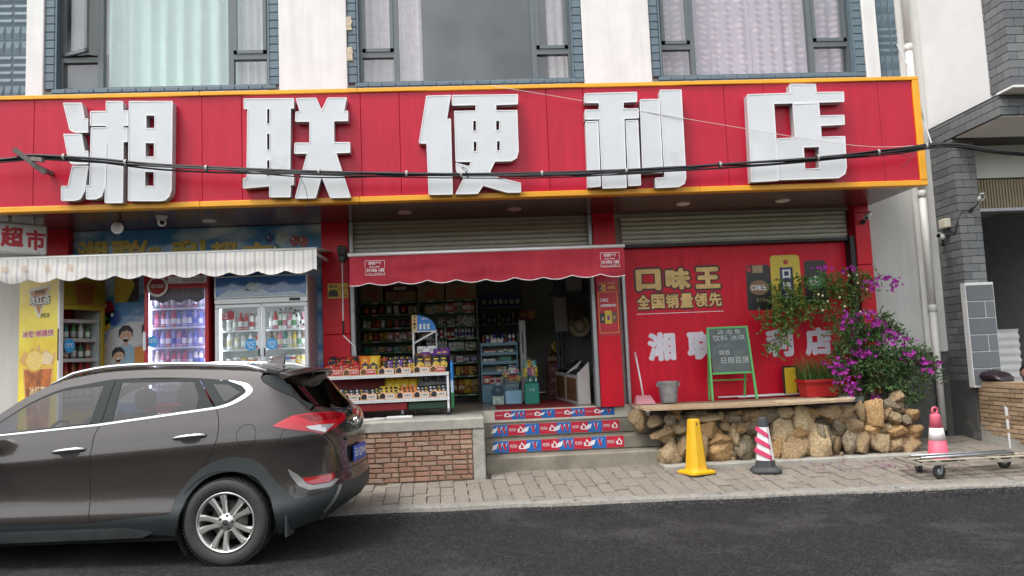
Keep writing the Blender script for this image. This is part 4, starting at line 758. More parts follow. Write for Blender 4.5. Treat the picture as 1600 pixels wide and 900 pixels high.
for r in (rect(1.668, 1.92, 2.36, 2.366), rect(1.668, 1.92, 1.83, 1.836), rect(1.668, 1.674, 1.836, 2.36), rect(1.914, 1.92, 1.836, 2.36)): mb.prism([(r, [])], -.1366, 0, True)
mb.build('border', M('notice_yellow'), np_)
lettering(np_, '口味王', 1.69, 1.80, 2.235, 2.28, -.137, decw, .03); lettering(np_, '全国销量领先', 1.69, 1.90, 2.17, 2.205, -.137, decw, .03); lettering(np_, '全国销量领先', 1.80, 1.90, 2.40, 2.44, -.137, M('notice_yellow'), .03); lettering(np_, '买一送一', 1.80, 1.90, 2.46, 2.49, -.137, M('notice_yellow'), .03); lettering(np_, '口味王', 1.69, 1.77, 2.46, 2.485, -.137, M('notice_yellow'), .02)
def pack(mbs, x, z, w, h, y):
    mbs.prism([([(x-w/2, z), (x+w/2, z), (x+w/2, z+h*.96), (x+w*.42, z+h), (x-w*.42, z+h), (x-w/2, z+h*.96)], [])], y, 0, True)
for x, z, w, h, c in ((1.715, 1.96, .075, .13, 'goods_black'), (1.79, 1.95, .09, .17, 'goods_yellow'), (1.865, 1.97, .07, .13, 'goods_brown'), (1.71, 2.385, .06, .06, 'goods_black'), (1.745, 2.38, .05, .075, 'goods_yellow')):
    mb = MB(); pack(mb, x, z, w, h, -.1372-.0004*(c == 'goods_yellow')); o = mb.build('pack_print', pm_(c[6:]), np_)
    mb = MB(); mb.prism([(ell(x, z+h*.45, w*.22, h*.2, 12), [])], -.138, 0, True); mb.build('pack_print', pm_('tan' if 'yellow' not in c else 'purple'), np_)

# ================================================================== snack racks in front of the door
rk = thing('snack_rack', 'white perforated two-shelf snack rack on wheels beside the door', 'rack', (-1.02, -.4, .902))
rw = M('rack_white', (.72, .72, .72), .4); X0, X1, YF, YB = -1.80, -.285, -.55, -.17
for x in (X1-.028, X0):
    for y in (YF, YB-.03): mb = MB(); mb.bbox(x, x+.028, y, y+.03, .98, 1.42 if y == YF else 1.62, .004); mb.build('post', rw, rk)
for z, n_ in ((1.415, 0), (1.115, 1)):
    s = thing_part('shelf', rk); mb = MB(); mb.bbox(X0, X1, YF, YB, z-.012, z, .004); mb.bbox(X0-.002, X1+.002, YF-.012, YF-.001, z-.03, z+.012, .003); mb.build('deck', rw, s)
    mb = MB()
    for i in range(48): x = X0+.02+i*.0312; mb.box(x-.004, x+.004, YF-.0135, YF-.0115, z-.016, z-.008)
    mb.build('perforation', M('letter_dark'), s, kind='stuff')
for x, y in ((X1-.014, YF+.02), (X1-.014, YB-.02), (-.86, YF+.06), (-1.62, YF+.06)):
    cst = thing_part('caster', rk); mb = MB(); mb.lathe((x, y-.012, .932), [(0, 0), (.03, 0), (.03, .024), (0, .024)], 14, 'Y'); mb.build('wheel', M('black_trim'), cst); mb = MB(); mb.box(x-.012, x+.012, y-.018, y+.018, .945, .985); mb.build('fork', steel, cst)
mb = MB(); mb.bbox(-1.72, -.80, YF+.03, YB, .985, 1.08, .01); mb.build('base_box', M('rack_base_red', (.22, .006, .012), .5), rk)
mb = MB(); mb.bbox(-.79, X1-.03, YF+.03, YB, .985, 1.07, .01); mb.build('base_box', M('rack_base_green', (.012, .045, .022), .5), rk)
mb = MB(); mb.bbox(-1.75, -.80, YB-.02, YB-.012, 1.13, 1.40, .002); mb.build('back_panel', M('rack_base_red'), rk)
bp_ = MB(); bp_.bbox(-.79, X1-.03, YB-.02, YB-.012, 1.13, 1.40, .002); bp_ = bp_.build('back_panel', M('rack_back_grey', (.42, .44, .46), .5), rk); lettering(bp_, '口味王', -.62, -.34, 1.30, 1.39, YB-.0215, M('letter_dark'), .05)
sp_ = MB(); sp_.bbox(X1+.02, X1+.05, YF+.05, YB+.06, .985, 1.55, .004); sp_ = sp_.build('side_panel', M('panel_sky', (.02, .22, .62), .35), rk)
mb = MB(); mb.bbox(X1+.018, X1+.052, YF+.045, YB+.065, .985, 1.17, .004); mb.build('panel_band', M('panel_green', (.02, .16, .06), .4), sp_)
mb = MB(); mb.prism([(rect(X1+.02, X1+.05, 1.17, 1.32), [])], YF+.0495, 0, True); mb.build('panel_band', M('panel_pale', (.45, .62, .74), .4), sp_)
def card(x, z, w, red):
    c_ = thing_part('price_card', rk); mb = MB(); y = YF-.016; mb.prism([([(x, z), (x+w, z), (x+w, z+.065), (x+w*.92, z+.075), (x+w*.45, z+.075), (x+w*.4, z+.09), (x+w*.2, z+.09), (x+w*.12, z+.072), (x, z+.065)], [])], y, y+.003); mb.build('sheet', M('card_orange', (.72, .40, .22), .5), c_)
    mb = MB(); mb.prism([(rect(x+w*.42, x+w*.97, z+.008, z+.06), [])], y-.0006, 0, True); mb.build('field', M('card_red', (.45, .02, .03), .5) if red else M('card_cream', (.68, .62, .56), .5), c_)
    mb = MB(); mb.prism([([(x+w*.06, z+.01), (x+w*.38, z+.01), (x+w*.40, z+.05), (x+w*.30, z+.075), (x+w*.2, z+.075), (x+w*.05, z+.05)], [])], y-.0006, 0, True); mb.build('picture', pm_('brown') if red else pm_('black'), c_)
    lettering(c_, '口味王' if red else '口味王', x+w*.48, x+w*.92, z+.025, z+.052, y-.0012, decw if red else M('letter_dark'), .02)
for i, x in enumerate((-1.765, -1.56, -1.355, -1.135, -.93, -.71, -.515)): card(x, 1.424, .19, i < 3 or i == 6)
for i, x in enumerate((-1.57, -1.355, -1.135, -.925, -.72, -.515)): card(x, 1.124, .195, False)
random.seed(21); WR = 'on the white snack rack'
def bags(n, x0, x1, y, z, cols, where, sc=1.0, shape='pouch', tilt=-.15):
    row(shape, cols, x0, x1, n, y, z, where, sc, tilt=tilt)
RED = [('red', 'orange'), ('black', 'red'), ('red', 'cream'), ('black', 'orange')]; BK = [('black', 'yellow'), ('black', 'white'), ('brown', 'yellow')]; YO = [('yellow', 'black'), ('orange', 'black')]
bags(7, -1.78, -1.38, -.45, 1.418, [('red', 'orange'), ('red', 'cream')], 'in the front row at the red end of the top shelf', .95); bags(7, -1.76, -1.36, -.39, 1.45, [('black', 'red'), ('black', 'orange'), ('red', 'orange')], 'in the second row at the red end of the top shelf', 1.0); bags(8, -1.76, -1.2, -.33, 1.49, [('black', 'orange'), ('black', 'red'), ('red', 'orange'), ('red', 'yellow')], 'in the third row at the red end of the top shelf', 1.0); bags(8, -1.76, -1.2, -.27, 1.52, [('black', 'red'), ('red', 'yellow')], 'in the back row at the red end of the top shelf', .95)
bags(2, -1.36, -1.14, -.45, 1.418, [('orange', 'black'), ('yellow', 'black')], 'standing large at the middle of the top shelf', 1.35, 'bag'); bags(4, -1.36, -1.05, -.36, 1.47, [('red', 'cream'), ('red', 'orange')], 'behind the large bags at the middle of the top shelf')
bags(6, -1.10, -.72, -.45, 1.42, [('black', 'yellow'), ('purple', 'yellow')], 'in the front row of the dark middle of the top shelf', .9); bags(6, -1.10, -.72, -.39, 1.46, [('black', 'yellow'), ('purple', 'white')], 'in the second row of the dark middle of the top shelf', .9); bags(5, -1.10, -.75, -.33, 1.50, [('black', 'yellow')], 'in the back row of the dark middle of the top shelf', .95)
bags(2, -.80, -.70, -.45, 1.43, [('yellow', 'orange')], 'at the yellow mesh basket on the top shelf', .8)
bags(4, -.68, -.30, -.45, 1.42, [('black', 'yellow'), ('brown', 'tan'), ('black', 'yellow'), ('black', 'yellow')], 'standing large at the door end of the top shelf', 1.25, 'bag'); bags(4, -.68, -.42, -.36, 1.48, [('brown', 'tan'), ('purple', 'brown')], 'behind the large bags at the door end of the top shelf', 1.1, 'bag'); bags(2, -.44, -.30, -.33, 1.50, [('purple', 'red')], 'rising tall at the door end of the top shelf', 1.3, 'bag')
bags(8, -1.62, -1.12, -.45, 1.118, [('black', 'white'), ('black', 'yellow'), ('black', 'silver')], 'in the dark half of the lower shelf', 1.0); bags(4, -1.12, -.90, -.45, 1.118, [('yellow', 'black')], 'in the yellow block of the lower shelf', 1.15); bags(5, -.94, -.70, -.45, 1.118, [('orange', 'black')], 'in the orange block of the lower shelf', 1.05); bags(4, -1.06, -.70, -.36, 1.15, [('yellow', 'cream')], 'behind the orange block of the lower shelf', 1.3, 'bag'); bags(7, -.68, -.32, -.45, 1.118, [('black', 'white'), ('black', 'silver'), ('black', 'yellow')], 'at the door end of the lower shelf', 1.0)
dr2 = thing('header_stand', 'white wire stand with blue quarter-round header behind the snack rack', 'stand', (-.58, -.1, .902))
mb = MB(); mb.bbox(-.745, -.72, -.13, -.10, .905, 2.12, .003); mb.build('post', rw, dr2); mb = MB(); mb.bbox(-.45, -.43, -.13, -.10, .905, 1.95, .003); mb.build('post', steel, dr2)
mb = MB(); mb.prism([([(-.74, 1.955), (-.44, 1.955)]+[(-.70+.26*cos(a*pi/16), 1.965+.19*sin(a*pi/16)) for a in range(1, 9)]+[(-.74, 2.155)], [])], -.155, -.13); h_ = mb.build('header', M('header_sky', (.01, .20, .62), .35), dr2)
mb = MB(); mb.bbox(-.745, -.675, -.157, -.132, 1.955, 2.155, .002); mb.build('header_edge', M('header_peach', (.70, .45, .20), .5), h_)
for k, c in enumerate('清凉一夏'): lettering(h_, c, -.728, -.692, 2.115-.045*k, 2.145-.045*k, -.1575, M('letter_dark'), .02)
mb = MB(); put_text(mb, '冰爽', -.62, -.54, 2.09, 2.12, -.1562, .01); mb.prism([(rect(-.65+.05*k, -.62+.05*k, 1.97, 2.04), []) for k in range(3)], -.1562, 0, True); mb.build('print', decw, h_)
mb = MB(); mb.bar((-.72, -.14, 1.80), (-.44, -.14, 1.945), .02); mb.bbox(-.73, -.43, -.145, -.115, 1.935, 1.957, .002); mb.build('brace', rw, dr2)
for z, d in ((1.66, .2), (1.50, .24)): mb = MB(); mb.box(-.72, -.43, -.10, .1, z-.008, z); mb.build('shelf', rw, dr2)
row('carton', [('white', 'silver'), ('silver', 'white')], -.68, -.46, 3, -.05, 1.662, 'on the upper tray of the wire stand', 1.0); row('carton', [('green', 'cream')], -.68, -.46, 2, -.06, 1.502, 'on the lower tray of the wire stand', 1.1)
ps = thing('power_strip', 'white power strip with loose cable on the stoop under the rack', 'power strip', (-.95, -.75, .902))
mb = MB(); mb.bbox(-1.02, -.72, -.80, -.74, .903, .935, .006); mb.build('body', whf, ps); mb = MB()
for k in range(4): mb.box(-.98+.07*k, -.94+.07*k, -.785, -.755, .934, .9365)
mb.build('socket_slot', M('letter_dark'), ps, kind='stuff')
mb = MB(); mb.tube(smooth_path([(-1.02, -.77, .92), (-1.08, -.80, .908), (-1.2, -.74, .908), (-1.3, -.82, .908), (-1.25, -.9, .908), (-1.12, -.86, .908), (-1.05, -.7, .908), (-1.2, -.6, .908)]), .007, 5); mb.build('cable', whf, ps)
# ================================================================== inside the shop
random.seed(31)
mb = MB(); mb.box(-1.88, 5.2, .03, .26, 3.375, 3.46); mb.build('lintel', storew, shop)
shg = M('shelf_green', (.05, .15, .07), .5); shk = M('shelf_dark', (.12, .135, .14), .6)
BZ = [2.53, 2.337, 2.122, 1.919, 1.74, 1.534, 1.322, 1.03]
su = thing('shelving_unit', 'dark shelving unit with green shelf edges facing the doorway', 'shelving', (-.82, 2.5, .9))
mb = MB(); mb.box(-1.78, .12, 2.70, 2.72, .9, 2.9); mb.build('back_panel', M('shelf_back', (.34, .36, .36), .6), su)
for x in (-1.78, -.83, .10): mb = MB(); mb.box(x, x+.03, 2.28, 2.70, .9, 2.55); mb.build('upright', shk, su)
for z in BZ:
    s = thing_part('shelf', su); mb = MB(); mb.box(-1.75, .10, 2.285, 2.70, z-.02, z-.004); mb.build('board', shk, s)
    mb = MB(); mb.bbox(-1.77, .12, 2.262, 2.284, z-.032, z, .004); mb.build('edge_strip', shg, s)
    for x in (-1.5, -1.15, -.62, -.3, -.02): mb = MB(); mb.box(x-.05, x+.05, 2.258, 2.262, z-.026, z-.006); mb.build('price_tag', M('tag_white', (.6, .6, .58), .6), s)
cart = M('cardboard', (.30, .20, .115), .8, var=.1, scale=5); cart2 = M('cardboard_dark', (.16, .10, .07), .8)
for x0, x1, h, m_, t, lb_ in ((-1.72, -1.38, .26, cart, '苹果', 'brown fruit carton with red print on the shelving beside the door frame'), (-1.34, -.86, .16, cart, '饼干', 'low brown carton on the shelving top with a dark box on it'), (-.83, -.40, .26, cart, '福', 'brown carton with a red emblem on the shelving top above the blue header'), (-.38, .10, .26, cart, '福', 'brown carton with red emblem at the inner end of the shelving top')):
    c = thing('cardboard_carton', lb_, 'carton', ((x0+x1)/2, 2.45, 2.53), group='cartons on the shelving top')
    mb = MB(); mb.bbox(x0, x1, 2.30, 2.66, 2.532, 2.532+h, .005); mb.build('box', m_, c); mb = MB(); mb.box((x0+x1)/2-.02, (x0+x1)/2+.02, 2.2985, 2.50, 2.532+h, 2.5335+h); mb.build('tape', M('tape_tan', (.42, .33, .2), .4), c)
    lettering(c, t, (x0+x1)/2-.09, (x0+x1)/2+.09, 2.57, 2.57+h*.55, 2.2985, M('letter_red2'), .01)
c = thing('cardboard_carton', 'dark maroon carton lying on the low brown carton', 'carton', (-1.1, 2.45, 2.69)); mb = MB(); mb.bbox(-1.34, -.88, 2.32, 2.64, 2.694, 2.80, .005); mb.build('box', M('carton_maroon', (.10, .02, .02), .7), c); mb = MB(); mb.box(-1.2, -1.0, 2.3185, 2.321, 2.72, 2.77); mb.build('print', M('tag_white'), c)
L5 = ['on the top shelf of the shop shelving', 'on the second shelf of the shop shelving', 'on the third shelf of the shop shelving', 'on the fourth shelf of the shop shelving', 'on the fifth shelf of the shop shelving', 'on the sixth shelf of the shop shelving', 'on the bottom shelf of the shop shelving']
ys = 2.36
def lv(i): return BZ[i+1]+.0015
row('bag', [('red', 'orange'), ('red', 'white'), ('amber', 'red'), ('silver', 'white'), ('white', 'silver')], -1.7, -1.0, 6, ys, lv(0), 'at the red end '+L5[0], .8); row('box', [('tan', 'brown'), ('amber', 'cream')], -.98, -.84, 2, ys, lv(0), L5[0], .8); row('box', [('cream', 'orange'), ('tan', 'cream'), ('silver', 'green')], -.72, -.42, 5, ys, lv(0), 'at the middle '+L5[0], .75); row('box', [('pink', 'white'), ('red', 'cream'), ('cream', 'red'), ('silver', 'green'), ('red', 'white')], -.40, .08, 7, ys, lv(0), 'at the inner end '+L5[0], .95)
row('jar', [('silver', 'white'), ('white', 'cream'), ('amber', 'red'), ('red', 'orange')], -1.72, -1.36, 5, ys, lv(1), 'at the outer end '+L5[1], .85); row('bag', [('red', 'amber'), ('pink', 'purple'), ('purple', 'pink')], -1.34, -.9, 4, ys, lv(1), 'at the red end '+L5[1], .7); row('bottle', [('silver', 'white'), ('white', 'silver'), ('silver', 'black'), ('amber', 'white')], -.52, -.2, 7, ys, lv(1), 'at the middle '+L5[1], .62); row('bottle', [('white', 'silver'), ('silver', 'white')], -.20, .08, 6, ys, lv(1), 'at the inner end '+L5[1], .78)
row('jar', [('yellow', 'amber'), ('amber', 'yellow'), ('brown', 'red')], -1.72, -1.3, 5, ys, lv(2), 'at the outer end '+L5[2], .95); row('box', [('pink', 'white'), ('red', 'brown'), ('cream', 'red'), ('brown', 'cream')], -1.3, -.86, 8, ys, lv(2), 'beside the jars '+L5[2], .85); row('carton', [('white', 'silver')], -.78, -.60, 2, ys, lv(2), L5[2], .9); row('bottle', [('red', 'white'), ('white', 'red'), ('silver', 'white'), ('red', 'cream')], -.56, -.26, 5, ys, lv(2), 'at the middle '+L5[2], .82); row('bottle', [('white', 'blue'), ('silver', 'purple')], -.26, .06, 6, ys, lv(2), 'at the inner end '+L5[2], .75)
row('carton', [('green', 'teal'), ('amber', 'green'), ('yellow', 'amber'), ('purple', 'pink')], -1.7, -.9, 7, ys, lv(3), 'at the outer end '+L5[3], .9); row('bottle', [('white', 'silver')], -.72, -.38, 7, ys, lv(3), 'at the middle '+L5[3], .75); row('jar', [('white', 'silver')], -.36, -.12, 5, ys, lv(3), 'at the inner end '+L5[3], .8); row('jar', [('silver', 'cream'), ('brown', 'white')], -.10, .09, 3, ys, lv(3), 'in the inner corner '+L5[3], .75)
row('box', [('green', 'red'), ('pink', 'green'), ('green', 'silver')], -.55, -.3, 6, ys, lv(4), 'at the middle '+L5[4], .8); row('carton', [('white', 'pink'), ('purple', 'silver'), ('purple', 'lilac')], -.24, .09, 3, ys, lv(4), 'at the inner end '+L5[4], .95)
row('box', [('green', 'silver'), ('teal', 'green')], -.48, -.30, 3, ys, lv(5), 'at the middle '+L5[5], .75); row('pouch', [('yellow', 'green'), ('brown', 'yellow'), ('amber', 'red')], -.26, .09, 5, ys, lv(5), 'at the inner end '+L5[5], .95)
row('bag', [('tan', 'brown'), ('brown', 'cream'), ('amber', 'cream'), ('yellow', 'brown')], -.46, .10, 5, ys, lv(6), L5[6], 1.35)
# dark tall shelving deeper in
su2 = thing('dark_shelving', 'dark tall shelf of bottles further inside behind the blue counter', 'shelving', (.4, 3.4, .9))
mb = MB(); mb.box(.16, .92, 3.6, 3.63, .9, 3.0); mb.build('back_panel', shk, su2)
for z in (2.45, 2.15, 1.85): mb = MB(); mb.box(.16, .92, 3.2, 3.6, z-.02, z); mb.build('board', M('shelf_steel', (.22, .24, .25), .5), su2)
row('bottle', ['blue', ('blue', 'silver'), ('blue', 'white')], .2, .88, 7, 3.3, 2.452, 'on the top board of the dark shelf', 1.1); row('bottle', [('silver', 'brown'), ('brown', 'silver'), ('purple', 'silver')], .2, .88, 8, 3.3, 2.152, 'on the second board of the dark shelf', .9); row('jar', [('silver', 'blue'), ('white', 'silver')], .2, .88, 6, 3.3, 1.852, 'on the third board of the dark shelf', 1.0)
# blue counter with stepped trays
bl = M('counter_blue', (.16, .32, .42), .4, var=.06)
ct = thing('blue_counter', 'pale blue steel counter with stepped trays inside the door', 'counter', (.42, 1.85, .9))
mb = MB(); mb.bbox(.14, .70, 1.66, 2.05, .902, 1.18, .008); mb.build('cabinet', bl, ct)
mb = MB()
for k in range(8): a = k*pi/4; mb.bar((.30+.012*cos(a), 1.6575, 1.04+.012*sin(a)), (.30+.035*cos(a), 1.6575, 1.04+.035*sin(a)), .007)
mb.build('flower_mark', M('letter_dark'), ct, kind='stuff')
for x in (.14, .68): mb = MB(); mb.bbox(x, x+.022, 1.69, 2.03, 1.18, 1.81, .004); mb.build('side', bl, ct)
mb = MB(); mb.box(.162, .68, 2.02, 2.03, 1.18, 1.78); mb.build('back', M('tray_pale', (.5, .52, .52), .5), ct)
for z in (1.352, 1.506, 1.64, 1.785):
    mb = MB(); mb.bbox(.14, .702, 1.665, 2.02, z-.022, z, .004); mb.bbox(.138, .704, 1.655, 1.67, z-.03, z+.018, .004); mb.build('tray', bl, ct)
row('carton', [('red', 'white')], .20, .36, 4, 1.74, 1.642, 'on the top tray of the blue counter', .6); row('carton', [('silver', 'white'), ('white', 'green')], .40, .64, 3, 1.74, 1.642, 'at the end of the top tray of the blue counter', .6)
row('carton', [('white', 'silver')], .18, .36, 3, 1.74, 1.508, 'on the second tray of the blue counter', .6); row('box', [('green', 'teal')], .42, .60, 5, 1.74, 1.508, 'on the second tray of the blue counter', .55)
row('jar', [('brown', 'cream'), ('amber', 'white')], .38, .52, 4, 1.74, 1.354, 'on the third tray of the blue counter', .6); row('jar', [('blue', 'white'), ('purple', 'white')], .56, .68, 3, 1.74, 1.354, 'at the end of the third tray of the blue counter', .7)
row('box', [('red', 'cream'), ('red', 'white')], .18, .26, 3, 1.74, 1.182, 'on the lowest tray of the blue counter', .85); row('jar', [('white', 'red'), ('cream', 'silver')], .28, .46, 4, 1.74, 1.182, 'on the lowest tray of the blue counter', .75)
row('bottle', [('brown', 'red'), ('white', 'blue'), ('white', 'red'), ('blue', 'white'), ('black', 'white'), ('blue', 'silver')], .17, .68, 9, 1.78, 1.787, 'on top of the blue counter', .75); row('carton', [('silver', 'white'), ('cream', 'white')], .3, .5, 2, 1.70, 1.787, 'on top of the blue counter', .9)
mb = MB(); mb.bbox(.735, .84, 1.66, 1.75, .902, 2.13, .01); po = mb.build('steel_post', M('post_grey', (.34, .35, .36), .45, metal=.3), label='grey steel locker post beside the blue counter', cat='post'); mb = MB(); mb.bbox(.775, .79, 1.64, 1.662, 1.62, 1.95, .004); mb.build('handle', M('black_trim'), po)
# toys and small boxes on the floor
tb = thing('toy_pinwheel_box', 'pale blue box of colourful pinwheels on the shop floor', 'toy box', (.57, 1.1, .906)); mb = MB(); mb.bbox(.46, .70, 1.02, 1.22, .908, 1.10, .006); mb.build('box', M('box_skyblue', (.30, .55, .72), .5), tb)
for i in range(9):
    x, z, c = .47+.027*i, 1.30+random.uniform(-.03, .12), ['yellow', 'pink', 'green', 'orange', 'white', 'red', 'pink', 'yellow', 'teal'][i]; t_ = thing_part('pinwheel', tb)
    mb = MB(); mb.tube([(x*.7+.17, 1.1, 1.1), (x, 1.08, z)], .003, 4); mb.build('stick', decw, t_); mb = MB()
    for k in range(5): a = k*2*pi/5; mb.add([(x, 1.07, z), (x+.04*cos(a), 1.06, z+.04*sin(a)), (x+.045*cos(a+.7), 1.065, z+.045*sin(a+.7))], [(0, 1, 2)])
    mb.build('vanes', pm_(c), t_)
gb = thing('green_gift_box', 'teal green gift box with small bottles on top near the mat', 'box', (.83, .9, .906)); mb = MB(); mb.bbox(.73, .93, .82, 1.0, .908, 1.20, .006); mb.build('box', M('box_teal', (.01, .26, .19), .4), gb); lettering(gb, '礼盒', .79, .87, 1.09, 1.13, .8195, M('header_ice'), .01)
row('bottle', [('green', 'teal'), ('teal', 'white')], .75, .91, 4, .9, 1.201, 'on the teal gift box', .5); row('pouch', [('yellow', 'green'), ('purple', 'pink'), ('pink', 'yellow')], .74, .92, 4, .98, 1.28, 'hung above the teal gift box', .9); row('pouch', [('teal', 'white'), ('yellow', 'red')], .74, .92, 3, 1.02, 1.38, 'hung highest above the teal gift box', .9)
hk = thing('wire_toy_hook', 'wire display stand behind the teal gift box', 'stand', (.83, 1.06, .906)); mb = MB(); mb.tube([(.83, 1.06, .908), (.83, 1.06, 1.56)], .008, 6); mb.tube([(.72, 1.06, 1.42), (.95, 1.06, 1.42)], .005, 5); mb.tube([(.72, 1.05, 1.54), (.95, 1.05, 1.54)], .005, 5); mb.build('rod', steel, hk)
fb = thing('toy_bowl', 'clear round bowl toy on a pale printed box near the pinwheels', 'toy', (.36, 1.08, .906)); mb = MB(); mb.bbox(.28, .44, 1.0, 1.16, .908, 1.03, .005); mb.build('box', M('box_mint', (.42, .56, .48), .5, var=.5, scale=20), fb); mb = MB(); mb.lathe((.36, 1.08, 1.032), [(.05, 0), (.085, .04), (.09, .08), (.07, .13), (.05, .15)], 16, cap=False); mb.build('bowl', glass('clear_plastic', (.72, .76, .78), 1.4), fb); mb = MB(); mb.lathe((.36, 1.08, 1.18), [(.0, 0), (.055, 0), (.055, .02), (0, .02)], 14); mb.build('lid', pm_('silver'), fb)
# red beer crates, bottles
crm = M('crate_red', (.36, .10, .12), .5)
for k in range(3):
    c = thing('beer_crate', ['faded red beer crate at the foot of the stack inside', 'faded red beer crate in the middle of the stack inside', 'faded red beer crate on top of the stack, bottles standing in it'][k], 'crate', (1.44, 3.1, .9+.178*k), group='stacked beer crates'); z = .902+.178*k
    mb = MB()
    for r in ((1.28, 1.60, 2.98, 2.995), (1.28, 1.60, 3.205, 3.22), (1.28, 1.295, 2.995, 3.205), (1.585, 1.60, 2.995, 3.205)): mb.box(r[0], r[1], r[2], r[3], z, z+.172)
    mb.box(1.295, 1.585, 2.995, 3.205, z, z+.01); mb.build('shell', crm, c); mb = MB(); mb.box(1.30, 1.58, 2.972, 2.98, z+.005, z+.02); mb.box(1.30, 1.58, 2.972, 2.98, z+.15, z+.168); mb.build('rib', crm, c); lettering(c, '澜沧江', 1.33, 1.55, z+.055, z+.12, 2.978, M('crate_letter', (.62, .45, .45), .6), .03)
row('bottle', [('amber', 'cream'), ('brown', 'cream')], 1.30, 1.58, 6, 3.05, 1.27+.17, 'in the top beer crate', 1.05)
# freezer chest with sloped glass
fz = thing('chest_freezer', 'white chest freezer with wooden panels and sloped glass lid beside the door', 'freezer', (1.5, .8, .9))
mb = MB(); mb.add([(1.42, .40, .902), (1.585, .40, .902), (1.585, 1.9, .902), (1.28, 1.9, .902), (1.42, .40, 1.28), (1.585, .40, 1.44), (1.585, 1.9, 1.5), (1.28, 1.9, 1.32)], [(3, 2, 1, 0), (0, 1, 5, 4), (1, 2, 6, 5), (2, 3, 7, 6), (3, 0, 4, 7), (4, 5, 6, 7)]); mb.build('cabinet', M('freezer_white', (.62, .60, .56), .45), fz)
def fzp(u, v, o=.004):
    a = Vector((1.42, .40, .902)); b = Vector((1.28, 1.9, .902)); p = a+(b-a)*u; return (p.x-o, p.y-.0, .902+v*lerp(.378, .418, u))
for u0, u1 in ((.06, .46), (.54, .95)): mb = MB(); mb.quad(fzp(u0, .1), fzp(u1, .1), fzp(u1, .9), fzp(u0, .9)); mb.build('wood_panel', M('wood_panel', (.22, .11, .04), .5, var=.3, scale=5), fz)
mb = MB(); mb.quad((1.425, .42, 1.29), (1.58, .42, 1.445), (1.58, 1.88, 1.505), (1.29, 1.88, 1.33)); mb.build('glass_lid', glass('lid_glass', (.25, .27, .26), 1.6), fz)
for k in range(3): y = .42+.7*k; mb = MB(); mb.bar((1.42-.05*k, y, 1.296+.012*k), (1.585, y, 1.455+.02*k), .03, .02); mb.build('lid_rail', silv, fz)
# hats and hanging things on the right wall rack
rk2 = thing('hat_rack', 'dark rack of hanging wares along the inner wall', 'rack', (1.9, 2.4, .9)); mb = MB(); mb.box(1.45, 2.6, 2.45, 2.48, .9, 3.2); mb.build('back_panel', shk, rk2)
for x in (1.42, 1.36): mb = MB(); mb.bbox(x, x+.04, 2.2, 2.26, .9, 3.2, .004); mb.build('upright', M('rack_blue_dark', (.03, .05, .09), .5), rk2)
mb = MB(); mb.box(1.3, 2.2, 2.18, 2.5, 2.56, 2.58); mb.build('shelf', shk, rk2)
def hat(x, z, r, col, label):
    h = thing('straw_hat', label, 'hat', (x, 2.2, z-r)); mb = MB(); mb.lathe((x, 2.2, z), [(.0, -.10), (r*.35, -.10), (r*.48, -.06), (r*.52, .0)], 20, 'Y', cap=False); mb.build('crown', M(col[0], col[1], .8, bump=.4, bscale=150), h)
    mb = MB(); mb.lathe((x, 2.2, z), [(r*.50, -.008), (r*.8, .01), (r, -.01), (r, .0), (r*.5, .004)], 24, 'Y', cap=False); mb.build('brim', M(col[0], col[1], .8), h)
    mb = MB(); mb.lathe((x, 2.2, z), [(r*.515, -.035), (r*.525, -.005)], 20, 'Y', cap=False); mb.build('band', M('hat_band', (.22, .17, .10), .8), h)
hat(1.74, 2.02, .175, ('straw_pale', (.50, .42, .30)), 'pale straw hat hanging at the front of the inner rack'); hat(1.66, 2.20, .17, ('straw_dark', (.14, .10, .06)), 'dark straw hat hanging half behind the pale one')
mb = MB(); R = [[(1.33+.05*k+.01*sin(k*2), 2.15+.01*cos(k*3), 2.5-.004*k), (1.345+.05*k, 2.15, 1.95)] for k in range(5)]; mb.rings(R, False, False, True, False); mb.build('hanging_cloth', M('cloth_grey', (.34, .34, .35), .9), label='grey cloth hanging in the dark behind the crates', cat='cloth')
mb = MB(); mb.bbox(1.56, 1.82, 2.25, 2.4, 2.585, 2.95, .01); mb.build('grey_box', M('box_grey', (.34, .35, .35), .6), label='grey box on the top shelf above the hats', cat='box')
mb = MB(); mb.lathe((1.45, 2.9, 1.72), [(0, -.01), (.1, -.008), (.11, .0)], 18, 'Y'); mb.tube([(1.45, 2.9, 1.62), (1.43, 2.9, 1.45)], .008, 5); mb.build('fly_swatter', pm_('yellow'), label='yellow round paddle hanging above the beer crates', cat='paddle')
ch = thing('wall_chart', 'small red and yellow chart hanging deep inside the shop', 'chart', (.95, 3.0, 2.2)); mb = MB(); mb.bbox(.84, 1.10, 3.0, 3.01, 2.20, 2.36, .002); mb.build('sheet', M('chart_red', (.30, .05, .03), .5), ch); mb = MB(); mb.box(.99, 1.09, 2.998, 3.0, 2.22, 2.34); mb.build('field', pm_('orange'), ch); mb = MB(); mb.tube([(.97, 3.005, 2.36), (.97, 3.005, 3.42)], .003, 4); mb.build('string', decw, ch)
lettering(ch, '红牛', .86, .97, 2.25, 2.32, 2.9985, M('notice_yellow'), .03)
mb = MB(); mb.tube([(1.22, 2.9, .908), (1.30, 2.95, 1.28)], .01, 6); mb.build('broom_stick', M('wood_panel'), label='wooden stick leaning on the beer crates', cat='stick')

